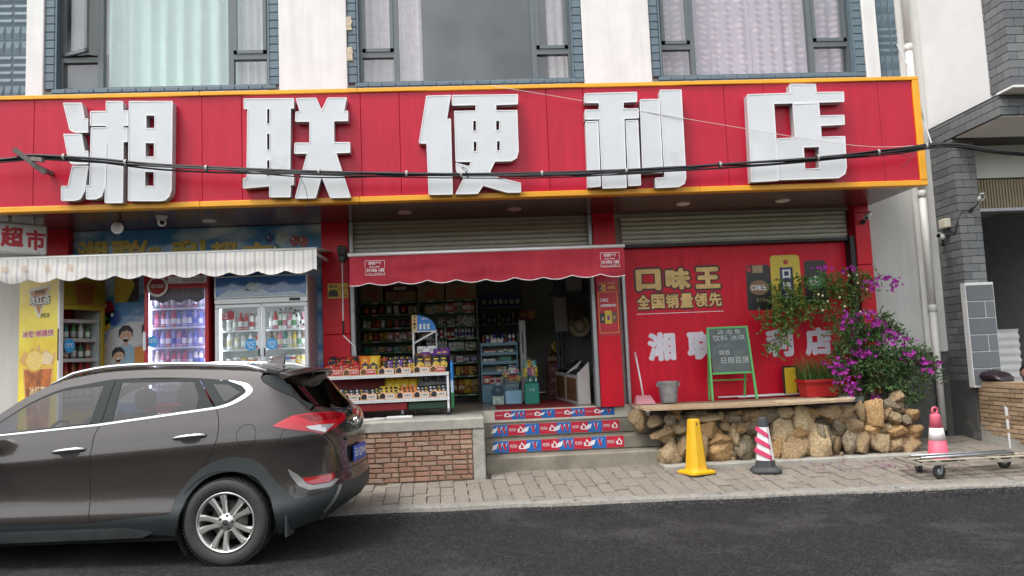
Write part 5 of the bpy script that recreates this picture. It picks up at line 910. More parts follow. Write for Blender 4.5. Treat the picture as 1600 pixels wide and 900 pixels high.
# ================================================================== curtains behind the upper windows
def curtain(x0, x1, y, zb, zt, amp, per, mat, label, gather=0.0, seed=0):
    mb = MB(); n = int((x1-x0)/.02); R = []
    for i in range(n+1):
        x = lerp(x0, x1, i/n); col_ = []
        for k in range(13):
            t = k/12; z = lerp(zb, zt, t); ph = x/per*2*pi+2.2*noise.noise((x*1.8, seed, 0))+.5*noise.noise((x, z*.6, seed)); a = amp*(.6+.8*abs(noise.noise((x*2.3, seed+4, z*.3))))
            xx = x
            if gather: xx = lerp(x, (x0 if gather < 0 else x1)+(x-(x0 if gather < 0 else x1))*.45, (1-t)**2*.9)
            col_.append((xx, y+a*sin(ph), z))
        R.append(col_)
    mb.rings(R, False, False, True, False); return mb.build('curtain', mat, label=label, cat='curtain')
mint = M('curtain_mint', (.62, .80, .74), .75, var=.03); lace = M('curtain_lace', (.74, .75, .75), .8, var=.06, scale=20)
pinkc = M('curtain_pink', (.80, .72, .74), .8, var=.12, scale=14, stain=(.72, .34, .42), sscale=6, sthr=.62)
curtain(-4.72, -2.98, .30, 5.2, 7.6, .06, .23, mint, 'mint green curtain filling the big pane of the left upper window', seed=1)
curtain(-3.06, -2.5, .34, 5.2, 7.6, .03, .11, lace, 'pale grey curtain at the right side pane of the left upper window', seed=2)
curtain(-5.24, -4.72, .40, 5.9, 7.6, .015, .2, M('curtain_shade', (.38, .39, .38), .8), 'grey curtain behind the opened sash of the left upper window', seed=9)
curtain(-1.42, -.86, .34, 5.2, 7.6, .03, .13, pinkc, 'pink and white curtain behind the narrow left panes of the middle upper window', seed=3)
curtain(-.86, -.52, .28, 5.2, 7.6, .03, .09, pinkc, 'pink flowered curtain drawn aside in the middle upper window', seed=4)
curtain(1.22, 1.52, .34, 5.2, 7.6, .03, .11, pinkc, 'slim pink curtain at the right panes of the middle upper window', seed=5)
def lace_pattern():
    m = bpy.data.materials.new('curtain_rosy'); m.use_nodes = True; n = m.node_tree.nodes; L = m.node_tree.links; b = n['Principled BSDF']; b.inputs['Roughness'].default_value = .8
    tc = n.new('ShaderNodeTexCoord'); mp = n.new('ShaderNodeMapping'); mp.inputs['Scale'].default_value = (5.4, 0, 11.0); L.new(tc.outputs['Object'], mp.inputs[0]); v = n.new('ShaderNodeTexVoronoi'); v.inputs['Scale'].default_value = 1; v.inputs['Randomness'].default_value = .25; L.new(mp.outputs[0], v.inputs['Vector'])
    cr = n.new('ShaderNodeValToRGB'); e = cr.color_ramp.elements; e[0].position = .25; e[0].color = (.80, .62, .68, 1); e[1].position = .42; e[1].color = (.52, .44, .52, 1); L.new(v.outputs['Distance'], cr.inputs[0]); L.new(cr.outputs[0], b.inputs['Base Color']); return m
rosy = lace_pattern()
curtain(2.70, 4.10, .30, 5.2, 7.6, .03, .20, rosy, 'rosy lace curtain in the left half of the right upper window', seed=6); curtain(4.10, 5.42, .30, 5.2, 7.6, .03, .20, rosy, 'rosy lace curtain in the right half of the right upper window', seed=7)
# ================================================================== banner wall
bn = thing('wall_banner', 'large red advertising banner with gold and white characters on the closed bay', 'banner', (3.57, .05, .88))
mb = MB(); mb.box(2.047, 5.098, .045, .085, .88, 2.943); mb.build('sheet', M('banner_red', (.64, .005, .028), .42, var=.08, scale=1.5, bump=.12, bscale=3, streak=.16, spec=.3), bn)
gl = M('letter_gold', (.66, .45, .16), .4, var=.25, scale=6); gd = M('letter_maroon', (.09, .012, .015), .5)
for i, c in enumerate('口味王'):
    a = 2.215+.40*i; lettering(bn, c, a-.03, a+.365, 2.345, 2.69, .0443, gd, .10); lettering(bn, c, a, a+.335, 2.375, 2.66, .0436, gl, .055)
for i, c in enumerate('全国销量领先'):
    a = 2.215+.193*i; lettering(bn, c, a-.015, a+.190, 2.105, 2.345, .0443, gd, .09); lettering(bn, c, a, a+.175, 2.13, 2.32, .0436, gl, .035)
mb = MB(); mb.prism([(rect(2.20, 3.37, 2.062, 2.070), [])], .0443, 0, True); mb.build('underline', decw, bn)
lw_ = M('letter_lilac', (.70, .66, .74), .5)
for i, c in enumerate('湘联便利店'):
    a = 2.32+.53*i; lettering(bn, c, a, a+.375, 1.44-.004*i, 1.815-.004*i, .0440, lw_, .055)
def pack_print(x0, x1, z0, z1, mat, y, parts):
    p = thing_part('pack_print', bn); mb = MB(); w = x1-x0; mb.prism([([(x0+.02*w, z0), (x1-.02*w, z0), (x1, z0+.04), (x1-.01, z1-.03), (x1-.04, z1), (x0+.04, z1), (x0+.01, z1-.03), (x0, z0+.04)], [])], y, 0, True); mb.build('pouch', mat, p)
    for poly, m_, dy in parts: mb = MB(); mb.prism([(poly, [])], y-dy, 0, True); mb.build('label', m_, p)
    return p
bkp = M('pack_black', (.016, .015, .016), .4)
p1 = pack_print(3.70, 4.05, 2.06, 2.665, bkp, .0443, [(ell(3.875, 2.36, .135, .10, 20), M('pack_bronze', (.24, .14, .08), .5), .0006), (rect(3.80, 3.94, 2.56, 2.66), pm_('tan'), .0006), (rect(3.72, 3.78, 2.57, 2.64), pm_('red'), .0006)]); lettering(p1, '口味王', 3.77, 3.98, 2.32, 2.40, .0430, decw, .03); lettering(p1, '盒子装', 3.82, 3.96, 2.17, 2.22, .0430, pm_('tan'), .0)
p3 = pack_print(4.50, 4.82, 2.10, 2.70, bkp, .0443, [(ell(4.66, 2.40, .14, .09, 20), pm_('green'), .0006)]); lettering(p3, '和天下', 4.57, 4.75, 2.36, 2.44, .0430, decw, .02)
p2 = pack_print(4.04, 4.46, 2.06, 2.785, M('pack_yellow', (.66, .50, .05), .4), .0428, [(rect(4.17, 4.35, 2.08, 2.62), M('pack_indigo', (.02, .018, .10), .4), .0006), (ell(4.26, 2.69, .035, .035, 14), pm_('red'), .0006)])
for i, c in enumerate('口味王'): lettering(p2, c, 4.205, 4.315, 2.47-.16*i, 2.59-.16*i, .0414, decw, .05)
# ================================================================== stone planter with plank platform
pt = thing('stone_planter', 'planter wall of rough ochre limestone boulders under a plank platform', 'planter', (3.7, -.9, .2))
mb = MB(); mb.box(2.285, 5.22, -.93, -.02, .0, .80); mb.build('fill', M('planter_soil', (.10, .08, .055), .95, var=.3, bump=.6, bscale=30), pt)
mb = MB(); mb.bbox(2.15, 5.34, -1.22, -.9, .1, .262, .012); mb.build('footing', conc, pt)
STONES = [(1.98,0.76,0.19,0.3),(2.17,0.73,0.19,0.13),(2.32,0.75,0.16,0.16),(2.39,0.86,0.13,0.1),(2.63,0.83,0.21,0.07),(2.23,0.58,0.27,0.16),(2.42,0.66,0.18,0.16),(2.28,0.37,0.24,0.27),(2.42,0.41,0.16,0.3),(2.8,0.76,0.36,0.12),(3.02,0.75,0.21,0.15),(2.75,0.61,0.19,0.19),(2.85,0.5,0.3,0.15),(2.87,0.34,0.3,0.24),(2.65,0.45,0.15,0.33),(3.04,0.51,0.1,0.22),(3.11,0.79,0.16,0.09),(3.17,0.71,0.1,0.12),(3.13,0.6,0.12,0.12),(3.27,0.62,0.13,0.16),(3.29,0.76,0.21,0.17),(3.16,0.37,0.27,0.3),(3.49,0.76,0.23,0.2),(3.62,0.57,0.26,0.27),(3.74,0.39,0.37,0.34),(3.68,0.78,0.2,0.12),(3.87,0.69,0.23,0.3),(4.01,0.75,0.12,0.15),(3.81,0.53,0.26,0.24),(4.05,0.42,0.27,0.41),(3.52,0.38,0.1,0.3),(4.2,0.76,0.27,0.18),(4.34,0.58,0.17,0.2),(4.14,0.44,0.22,0.4),(4.45,0.72,0.25,0.18),(4.49,0.59,0.2,0.17),(4.28,0.35,0.1,0.25),(4.44,0.39,0.23,0.3),(4.57,0.43,0.18,0.3),(4.61,0.75,0.1,0.25),(4.76,0.71,0.25,0.32),(4.71,0.51,0.22,0.17),(4.8,0.37,0.23,0.28),(4.98,0.8,0.22,0.17),(5.09,0.89,0.15,0.15),(5.0,0.66,0.17,0.15),(5.12,0.62,0.13,0.13),(5.23,0.67,0.15,0.15),(5.02,0.49,0.22,0.15),(5.23,0.47,0.18,0.18),(4.99,0.33,0.22,0.2),(5.16,0.36,0.22,0.2),(4.3,0.26,0.08,0.07),(4.9,0.72,0.1,0.17)]
stm = [M('limestone_%d' % i, c, .9, var=.5, scale=15, bump=1.0, bscale=34, rnd=.18, stain=s_, sscale=9, sthr=t_) for i, (c, s_, t_) in enumerate((((.38, .26, .14), (.19, .145, .10), .54), ((.43, .27, .12), (.50, .27, .09), .54), ((.29, .23, .15), (.14, .115, .085), .51), ((.47, .35, .20), (.26, .18, .10), .57)))]
def stone_mesh(seed, mat):
    bm = bmesh.new(); bmesh.ops.create_icosphere(bm, subdivisions=4, radius=.5)
    rs = random.Random(seed*31+5); cuts = []
    for k in range(13):
        nv = Vector((rs.gauss(0, 1), rs.gauss(0, 1), rs.gauss(0, 1))).normalized(); cuts.append((nv, rs.uniform(.24, .40)))
    o = Vector((seed*7.3, seed*3.1, seed*1.7))
    for v in bm.verts:
        p = v.co.normalized(); q = p*(.5+.10*noise.noise(p*1.7+o))
        for nv, dd in cuts:                     # broken faces
            e = q.dot(nv)-dd
            if e > 0: q = q-nv*e*.94
        q = q*(1+.11*noise.noise(p*4+o)+.07*noise.noise(p*9+o)+.035*noise.noise(p*19+o)-.20*max(0, noise.noise(p*3.4-o)-.12))
        v.co = q
    bm.normal_update()
    me = bpy.data.meshes.new('stone'); bm.to_mesh(me); bm.free(); me.materials.append(mat)
    xs_ = [v.co.x for v in me.vertices]; zs_ = [v.co.z for v in me.vertices]; ys_ = [v.co.y for v in me.vertices]
    for v in me.vertices: v.co = ((v.co.x-min(xs_))/(max(xs_)-min(xs_))-.5, (v.co.y-min(ys_))/(max(ys_)-min(ys_))-.5, (v.co.z-min(zs_))/(max(zs_)-min(zs_))-.5)
    me.polygons.foreach_set('use_smooth', [True]*len(me.polygons)); return me
smes = [stone_mesh(i, stm[i % 4]) for i in range(12)]
random.seed(17)
for i, (x, z, w, h) in enumerate(STONES):
    y = -.98+.22*max(0, z-.45)*.6; y += max(0, 2.30-x)*.9; d = max(.26, (w+h)/2)
    inst('stone', smes[random.randrange(12)], pt, (x, y, z), (random.uniform(-.25, .25)+random.choice((0, pi)), random.uniform(-.15, .15), random.uniform(-.4, .4)), (w*1.17, d, h*1.17))
for i in range(90):     # smaller stones behind, closing the gaps
    x = random.uniform(2.2, 5.22); z = random.uniform(.28, .78); inst('stone', smes[random.randrange(12)], pt, (x, -.93, z), (random.uniform(0, 6), random.uniform(0, 6), random.uniform(0, 6)), (.15, .18, .14))
for i in range(46):     # chips wedged between the boulders at the face
    x = random.uniform(2.25, 5.2); z = random.uniform(.30, .80); q = random.uniform(.07, .13); inst('stone', smes[random.randrange(12)], pt, (x, -1.02+.08*z, z), (random.uniform(0, 6), random.uniform(0, 6), random.uniform(0, 6)), (q*1.3, q, q))
wood = M('plank_wood', (.34, .24, .15), .75, var=.25, scale=9, bump=.3, bscale=30); woodl = M('plank_pale', (.46, .36, .24), .75, var=.2, scale=7)
for j, (a, b, y0, y1, z, m_) in enumerate(((1.97, 4.42, -1.20, -.86, .915, wood), (1.98, 4.30, -.855, -.48, .913, woodl), (2.0, 4.6, -.475, -.10, .912, wood), (3.55, 4.48, -1.12, -.95, .931, woodl))):
    mb = MB(); n = 14; R = []
    for i in range(n+1):
        x = lerp(a, b, i/n); e = .02*noise.noise((x*4, j, 1)) if i in (0, n) else 0; R.append([(x+.03*noise.noise((j, 0, i)) if i in (0, n) else x, y0+.012*noise.noise((x*2, j, 0)), z-.022-.012*sin(i/n*pi)), (x, y1, z-.022-.012*sin(i/n*pi)), (x, y1, z-.012*sin(i/n*pi)), (x+(.02 if i == 0 else 0), y0+.012*noise.noise((x*2, j, 0)), z-.012*sin(i/n*pi))])
    mb.rings(R, smooth=False); mb.build('wooden_plank', m_, label=['front brown board of the platform on the stone planter', 'middle pale board of the platform on the stone planter', 'back brown board of the platform against the banner', 'short pale board lying on top of the platform front'][j], cat='plank', group='boards on the stone planter')
for j, (a, b, y, z) in enumerate(((3.2, 4.3, -.02, .935), (3.45, 4.35, -.08, .93))):
    mb = MB(); mb.tube([(a, y, z), (b, y-.02, z+.01)], .012, 6); mb.build('plastic_pipe', whf, label=['long thin white pipe lying at the foot of the banner', 'shorter thin white pipe in front of the long one'][j], cat='pipe')
# chalkboard
gr = M('frame_green', (.10, .42, .12), .45); cb = thing('chalkboard_stand', 'grey chalkboard in a green wooden easel on the platform', 'chalkboard', (3.29, -.3, .915))
def lean(y, z): return -.33+.15*(z-.915)/1.0
for x0, x1, dx in ((3.035, 3.06, 0), (3.545, 3.57, 0)):
    mb = MB(); s_ = 1 if x0 > 3.3 else -1; mb.bar((x0+.012+.03*s_, -.36, .918), (x0+.012, -.24, 1.845), .026, .026); mb.build('leg', gr, cb); mb = MB(); mb.bar((x0+.012+.02*s_-.10*s_*.4, -.06, .918), (x0+.012-.01*s_, -.215, 1.72), .022, .022); mb.build('leg', gr, cb)
for z in (1.835, 1.255): mb = MB(); mb.bar((3.05, -.36+.12*(z-.918)/.927, z), (3.56, -.36+.12*(z-.918)/.927, z), .028, .024); mb.build('rail', gr, cb)
mb = MB(); mb.bar((3.04, -.12, 1.16), (3.57, -.12, 1.16), .016, .016); mb.build('rail', gr, cb)
MC = Matrix.Translation((0, -.32, 1.255)) @ Matrix.Rotation(-.128, 4, 'X'); mb = MB(); mb.box(3.06, 3.55, -.004, .012, .0, .585); mb.xf(MC); mb.build('slate', M('slate', (.095, .115, .115), .7, var=.25, scale=5, stain=(.16, .18, .18), sscale=7, sthr=.6), cb)
chk = M('chalk', (.46, .50, .48), .9)
for t, a, b, z, h in (('店 出 售', 3.17, 3.47, .50, .06), ('饮料 冰块', 3.10, 3.52, .415, .075), ('烟酒', 3.16, 3.30, .235, .06), ('日用百货', 3.18, 3.54, .12, .085)): lettering(cb, t, a, b, z, z+h, -.0055, chk, .0, mtx=MC)
lettering(cb, '香烟', 3.16, 3.28, .33, .375, -.0055, M('chalk_faint', (.20, .22, .22), .9), 0, mtx=MC); lettering(cb, '雪糕', 3.36, 3.48, .235, .29, -.0055, M('chalk_faint'), 0, mtx=MC)
# bucket, dustpan
bk = thing('metal_bucket', 'dented galvanised bucket on the platform', 'bucket', (2.47, -.32, .915)); mb = MB(); mb.lathe((2.47, -.32, .917), [(.0, 0), (.098, 0), (.102, .012), (.132, .25), (.138, .262), (.136, .268), (.128, .262), (.10, .02)], 28, cap=False); mb.build('pail', M('zinc', (.36, .38, .41), .45, metal=.6, var=.3, scale=12, bump=.2, bscale=15, stain=(.26, .26, .25), sscale=8, sthr=.55), bk)
mb = MB(); mb.tube([(2.47+.138*cos(a), -.32-.09*sin(a), 1.17-.03*sin(a)) for a in [pi*k/12 for k in range(13)]], .004, 5); mb.build('handle', steel, bk); mb = MB()
for x in (2.335, 2.605): mb.bbox(x-.012, x+.012, -.34, -.30, 1.12, 1.17, .004)
mb.build('lug', steel, bk, kind='stuff')
dp = thing('dustpan', 'pink plastic dustpan with long handle on the platform beside the column', 'dustpan', (2.14, -.35, .915)); pk = M('plastic_pink', (.52, .23, .26), .5)
mb = MB(); mb.rings([[(2.03, -.45, .918), (2.27, -.45, .918), (2.27, -.28, .918), (2.03, -.28, .918)], [(2.03, -.44, .925), (2.27, -.44, .925), (2.25, -.29, 1.0), (2.05, -.29, 1.0)], [(2.05, -.36, .99), (2.25, -.36, .99), (2.24, -.30, 1.02), (2.06, -.30, 1.02)]], smooth=False); mb.build('pan', pk, dp); mb = MB(); mb.tube([(2.15, -.30, 1.01), (2.135, -.27, 1.2), (2.105, -.2, 1.52)], .011, 6); mb.build('handle', whf, dp); mb = MB(); mb.tube([(2.105, -.2, 1.48), (2.10, -.19, 1.57)], .016, 8); mb.build('grip', pk, dp)
mb = MB(); mb.bbox(4.05, 4.25, -.10, -.085, .93, 1.31, .006); yb = mb.build('caution_board', M('black_trim'), label='yellow board in black frame leaning behind the grass pot', cat='board'); mb = MB(); mb.prism([(rect(4.075, 4.225, .95, 1.285), [])], -.1015, 0, True); mb.build('face', pm_('yellow'), yb)
# camera on the end column
def bullet(name, label, p, d, arm):
    t = thing(name, label, 'camera', p); p = Vector(p); d = Vector(d).normalized(); mb = MB(); mb.tube([p, p+d*.05, p+d*.17], [.026, .032, .032], 12); mb.build('body', M('lamp_white'), t); mb = MB(); mb.tube([p+d*.17, p+d*.174], .026, 12); mb.build('lens', M('lens_black'), t)
    mb = MB(); a = Vector(arm); mb.tube([p+d*.05, (p+d*.05+a)/2+Vector((0, 0, -.02)), a], .012, 6); mb.lathe(tuple(a), [(0, -.005), (.035, -.005), (.035, .01), (0, .01)], 12, 'Y'); mb.build('mount', M('gear_iron'), t); mb = MB(); mb.bar(p+Vector((0, 0, .036)), p+d*.2+Vector((0, 0, .036)), .05, .006); mb.build('hood', M('lamp_white'), t)
bullet('bullet_camera', 'white bullet camera with black mount on the red end column', (5.30, -.30, 3.25), (-.55, -.5, -.35), (5.28, -.135, 3.17))
bullet('bullet_camera', 'white bullet camera high on the grey brick column', (6.60, -.58, 3.32), (-.35, -.9, .15), (6.52, -.51, 3.22)); bullet('bullet_camera', 'white bullet camera low on the dark brick return beside the drain pipe', (6.25, -.32, 2.90), (-.75, -.6, .05), (6.34, -.16, 2.84))
mb = MB(); mb.bbox(6.27, 6.355, -.35, -.20, 3.03, 3.15, .01); mb.build('junction_box', M('box_cream', (.60, .57, .45), .5), label='cream junction box on the brick return above the low camera', cat='junction box')
mb = MB(); mb.tube(smooth_path([(6.33, -.28, 3.04), (6.345, -.35, 2.98), (6.345, -.42, 2.95), (6.345, -.48, 3.05), (6.40, -.515, 3.2), (6.52, -.515, 3.22)]), .006, 5); mb.build('camera_cable', M('black_trim'), label='thin black cable between the two cameras on the brick column', cat='cable')
# drain pipe
dpip = thing('drain_pipe', 'white plastic drain pipe running down beside the grey wall', 'pipe', (6.17, -.07, .3)); pv = M('pvc', (.66, .65, .60), .45, var=.06, stain=(.45, .43, .38), sscale=4, sthr=.62)
for a, b in ((.36, 2.0), (2.0, 3.55), (3.55, 5.6), (5.6, 8.3)): mb = MB(); mb.lathe((6.165, -.075, a), [(.045, .0), (.045, b-a-.002)], 18); mb.build('length', pv, dpip); mb = MB(); mb.lathe((6.165, -.075, b-.06), [(.045, 0), (.052, .004), (.052, .09), (.045, .095)], 18, cap=False); mb.build('collar', pv, dpip)
mb = MB(); mb.lathe((6.165, -.075, .325), [(.05, 0), (.05, .06)], 18); mb.build('foot', M('black_trim'), dpip)
# ================================================================== car: outer surface as a function
def herm(x, tab):
    n = len(tab)
    if x <= tab[0][0]: return tab[0][1]+(x-tab[0][0])*(tab[1][1]-tab[0][1])/(tab[1][0]-tab[0][0])
    if x >= tab[-1][0]: return tab[-1][1]+(x-tab[-1][0])*(tab[-1][1]-tab[-2][1])/(tab[-1][0]-tab[-2][0])
    for i in range(n-1):
        if x <= tab[i+1][0]: break
    def sl(k):
        a, b = max(k-1, 0), min(k+1, n-1); return (tab[b][1]-tab[a][1])/(tab[b][0]-tab[a][0])
    h = tab[i+1][0]-tab[i][0]; t = (x-tab[i][0])/h; m0, m1 = sl(i)*h, sl(i+1)*h; p0, p1 = tab[i][1], tab[i+1][1]
    return (2*t**3-3*t**2+1)*p0+(t**3-2*t**2+t)*m0+(-2*t**3+3*t**2)*p1+(t**3-t**2)*m1
CW = [(.16, .79), (.24, .845), (.33, .893), (.40, .916), (.45, .915), (.52, .897), (.62, .886), (.75, .889), (.86, .899), (.94, .911), (.98, .908), (1.03, .892), (1.09, .872), (1.15, .848), (1.3, .785), (1.45, .715), (1.56, .66), (1.64, .62)]
CR = [(.18, .62), (.28, .72), (.36, .80), (.44, .862), (.51, .885), (.58, .88), (.63, .862), (.70, .85), (.80, .842), (.92, .842), (1.0, .832), (1.07, .808), (1.13, .765), (1.3, .60), (1.45, .46), (1.56, .365), (1.64, .30)]
CF = [(.16, -3.30), (.28, -3.42), (.45, -3.50), (.62, -3.515), (.80, -3.47), (.92, -3.40), (1.0, -3.30), (1.1, -3.1)]
CA, CLR, CB = .22, 1.25, -2.95
def csup(th, n):
    c, s_ = max(cos(th), 0.0), max(sin(th), 0.0); r = (c**n+s_**n)**(-1.0/n); return r*c, r*s_
def cdz(x, z):
    k = max(0.0, min(1.0, (z-.55)/.35)); return k*(.055*(x+.2) if x < .35 else .055*.55)
def chalf(x, z):
    w = herm(z-cdz(x, z), CW); t = (x+1.3)/2.0; return w*(1-.012*t*t-.006*t**4)
def csurf(s, z, inset=0.0):
    """point of the left half (y<0) at arc coordinate s and height z; s runs front to back, then round the tail"""
    if s > CA:
        th = (s-CA)/CLR*pi/2; w = chalf(CA, z); xr = herm(z, CR); n = 2.7+.7*max(0.0, min(1.0, (z-.9)/.3)); c, q = csup(th, n)
        k = (w-inset)/w; return (CA+(xr-inset-CA)*q, -w*c*k, z)
    if s < CB:
        th = (CB-s)/CLR*pi/2; w = chalf(CB, z); xf = herm(z, CF); c, q = csup(th, 2.5)
        return (CB+(xf+inset-CB)*q, -(w-inset)*c, z)
    return (s, -(chalf(s, z)-inset), z)
def cnorm(s, z):
    e = .004; a, b = csurf(s-e, z), csurf(s+e, z); c, d = csurf(s, z-e), csurf(s, z+e)
    u = (b[0]-a[0], b[1]-a[1], b[2]-a[2]); v = (d[0]-c[0], d[1]-c[1], d[2]-c[2])
    n = (u[1]*v[2]-u[2]*v[1], u[2]*v[0]-u[0]*v[2], u[0]*v[1]-u[1]*v[0]); L = sqrt(n[0]**2+n[1]**2+n[2]**2) or 1
    return (n[0]/L, n[1]/L, n[2]/L)
CROOF = [(-2.3, 1.05), (-2.0, 1.21), (-1.7, 1.36), (-1.4, 1.475), (-1.1, 1.55), (-.8, 1.59), (-.4, 1.61), (0, 1.60), (.25, 1.575), (.5, 1.54)]
CAR_POS = (-1.92, -2.735); CAR_PHI = radians(-5.5)
paint = M('car_paint', (.044, .037, .034), .2, metal=.25, var=.06, scale=3, coat=.6, spec=.45)
plast = M('black_plastic', (.030, .036, .037), .55, var=.15, scale=8, bump=.05, bscale=300)
gloss_k = M('gloss_black_trim', (.022, .026, .026), .6, var=.1, spec=.2)
chrome = M('chrome', (.58, .58, .58), .2, metal=1.0, var=.02)
silver = M('silver_paint', (.34, .33, .32), .35, metal=.6, var=.05)
carglass = glass('car_glass', (.44, .45, .48), 1.6)
darkglass = glass('car_glass_dark', (.16, .165, .17), 1.6)
cabin = M('car_cabin', (.035, .034, .036), .85)
gapm = M('car_gap', (.004, .004, .004), .9)
car = thing('parked_car', 'dark grey-brown family SUV parked at the kerb, seen from its rear quarter', 'car', (CAR_POS[0], CAR_POS[1], 0), CAR_PHI)

def dens(poly, step):
    out = []
    for a, b in zip(poly, poly[1:]+poly[:1]):
        n = max(1, int(hypot(b[0]-a[0], b[1]-a[1])/step))
        out += [(a[0]+(b[0]-a[0])*i/n, a[1]+(b[1]-a[1])*i/n) for i in range(n)]
    return out
def inpoly(p, L):
    c = False; j = len(L)-1
    for i in range(len(L)):
        if (L[i][1] > p[1]) != (L[j][1] > p[1]) and p[0] < (L[j][0]-L[i][0])*(p[1]-L[i][1])/(L[j][1]-L[i][1])+L[i][0]: c = not c
        j = i
    return c
def smooth_poly(L, closed=False, n=4):
    """Catmull-Rom through the points"""
    out = []; k = len(L)
    for i in range(k if closed else k-1):
        g = (lambda q: L[q % k]) if closed else (lambda q: L[max(0, min(k-1, q))])
        p0, p1, p2, p3 = g(i-1), g(i), g(i+1), g(i+2)
        for t in range(n):
            t /= n; out.append(tuple(.5*(2*b+(c-a)*t+(2*a-5*b+4*c-d)*t*t+(3*b-a-3*c+d)*t**3) for a, b, c, d in zip(p0, p1, p2, p3)))
    if not closed: out.append(L[-1])
    return out
def patch(name, poly, mat, parent, side=-1, off=0.0, skirt=.012, step=.035, both=False, bulge=0.0, local=True):
    """trimmed sheet lying on the car's outer surface; poly in (s, z)"""
    bd = dens(poly, step); nb = len(bd); pts = [Vector(p) for p in bd]
    s0, s1 = min(p[0] for p in poly), max(p[0] for p in poly); z0, z1 = min(p[1] for p in poly), max(p[1] for p in poly)
    gx = s0+step/2; row = 0
    while gx < s1:
        z = z0+step*(.25 if row % 2 else .75)
        while z < z1:
            if inpoly((gx, z), poly) and min(hypot(gx-q[0], z-q[1]) for q in bd) > step*.5: pts.append(Vector((gx, z)))
            z += step
        gx += step; row += 1
    V2, _, F2, _, _, _ = delaunay_2d_cdt(pts, [], [list(range(nb))], 1, 1e-6)
    P, N = [], []
    def lift(s, z, o):
        n = cnorm(s, z); p = csurf(s, z)
        if n[1]*-1 < 0 and abs(n[1]) > .02 or (n[0] < 0 and s > CA+.3): n = (-n[0], -n[1], -n[2])
        return Vector(p)+Vector(n)*o, Vector(n)
    for q in V2:
        e = 0.0
        if bulge:
            d = min(hypot(q[0]-b[0], q[1]-b[1]) for b in bd); e = bulge*(1-(1-min(1, d/.03))**2)
        p, n = lift(q[0], q[1], off+e); P.append(p); N.append(n)
    F = []
    for f in F2:
        a, b, c = (P[i] for i in f[:3]); nn = (b-a).cross(c-a)
        F.append(tuple(f) if nn.dot(N[f[0]]) > 0 else tuple(reversed(f)))
    if skirt:
        bset = {}
        from collections import Counter
        cnt = Counter(); 
        for f in F:
            for i in range(len(f)): cnt[(f[i], f[(i+1) % len(f)])] += 1
        for (a, b) in [e for e in cnt if (e[1], e[0]) not in cnt]:
            for i in (a, b):
                if i not in bset: bset[i] = len(P); P.append(P[i]-N[i]*skirt); N.append(N[i])
            F.append((b, a, bset[a], bset[b]))
    objs = []
    for sd_ in ((-1, 1) if both else (side,)):
        if sd_ < 0: vs, fs, ns = P, F, N
        else: vs = [Vector((p.x, -p.y, p.z)) for p in P]; fs = [tuple(reversed(f)) for f in F]; ns = [Vector((n.x, -n.y, n.z)) for n in N]
        me = bpy.data.meshes.new(name); me.from_pydata(vs, [], fs); me.materials.append(mat)
        for pl in me.polygons: pl.use_smooth = True
        me.update(); me.normals_split_custom_set_from_vertices(ns)
        o = bpy.data.objects.new(name, me); link(o, parent); ORG[o] = ORG[car]; objs.append(o)
    return objs
def ribbon(name, line, w, mat, parent, off=.0015, both=True, thick=None):
    """thin strip along a line on the surface"""
    L = [line[0]]
    for a, b in zip(line, line[1:]):
        n = max(1, int(hypot(b[0]-a[0], b[1]-a[1])/.03)); L += [(a[0]+(b[0]-a[0])*i/n, a[1]+(b[1]-a[1])*i/n) for i in range(1, n+1)]
    up, dn = [], []
    for i, p in enumerate(L):
        a, b = L[max(0, i-1)], L[min(len(L)-1, i+1)]; d = hypot(b[0]-a[0], b[1]-a[1]) or 1; nx, nz = -(b[1]-a[1])/d, (b[0]-a[0])/d
        ww = (w[0]+(w[1]-w[0])*i/(len(L)-1) if isinstance(w, tuple) else w)/2
        up.append((p[0]+nx*ww, p[1]+nz*ww)); dn.append((p[0]-nx*ww, p[1]-nz*ww))
    for sd_ in ((-1, 1) if both else (-1,)):
        mb = MB(); R = []
        for u, v in zip(up, dn):
            r = []
            for q, o in ((u, off-.004 if thick else off), (u, off+(thick or 0)), (v, off+(thick or 0)), (v, off-.004 if thick else off)):
                n = cnorm(*q); p = csurf(*q)
                if n[1] > 0: n = (-n[0], -n[1], -n[2])
                r.append((p[0]+n[0]*o, (p[1]+n[1]*o)*-sd_, p[2]+n[2]*o))
            if thick: R.append(r)
            else: R.append([r[1], r[2]])
        mb.rings(R, cap0=bool(thick), cap1=bool(thick), closed=bool(thick), smooth=not thick); mb.build(name, mat, parent, local=True, merge=True)

EAVE = [(-2.226, 1.075), (-2.05, 1.20), (-1.896, 1.312), (-1.742, 1.415), (-1.525, 1.507), (-1.166, 1.573), (-.717, 1.582), (-.266, 1.564), (.182, 1.53), (.34, 1.512)]
WTOP = [(-2.20, 1.045), (-2.0, 1.160), (-1.872, 1.250), (-1.717, 1.352), (-1.503, 1.446), (-1.306, 1.480), (-1.047, 1.515), (-.644, 1.515), (-.307, 1.497), (-.037, 1.47)]
G1 = [(-1.064, 1.143), (-1.092, 1.062), (-1.09, .953), (-1.108, .769), (-1.099, .45), (-1.089, .384)]
G2 = [(-.102, 1.239), (-.077, 1.185), (-.058, 1.10), (-.068, .977), (-.15, .83), (-.209, .75)]
ARCH = smooth_poly([(-.435, .433), (-.395, .552), (-.325, .649), (-.208, .762), (-.101, .825), (.046, .858), (.19, .844), (.30, .80), (.355, .759)])
ARCHI = smooth_poly([(-.409, .253), (-.375, .37), (-.345, .46), (-.288, .578), (-.168, .690), (-.021, .740), (.13, .735), (.27, .678), (.375, .555), (.44, .417), (.521, .228)])
BUMP = [(.355, .759), (.47, .63), (.601, .502), (.777, .513), (1.015, .566), (1.47, .56)]
ea = smooth_poly(EAVE); wt = smooth_poly(WTOP)
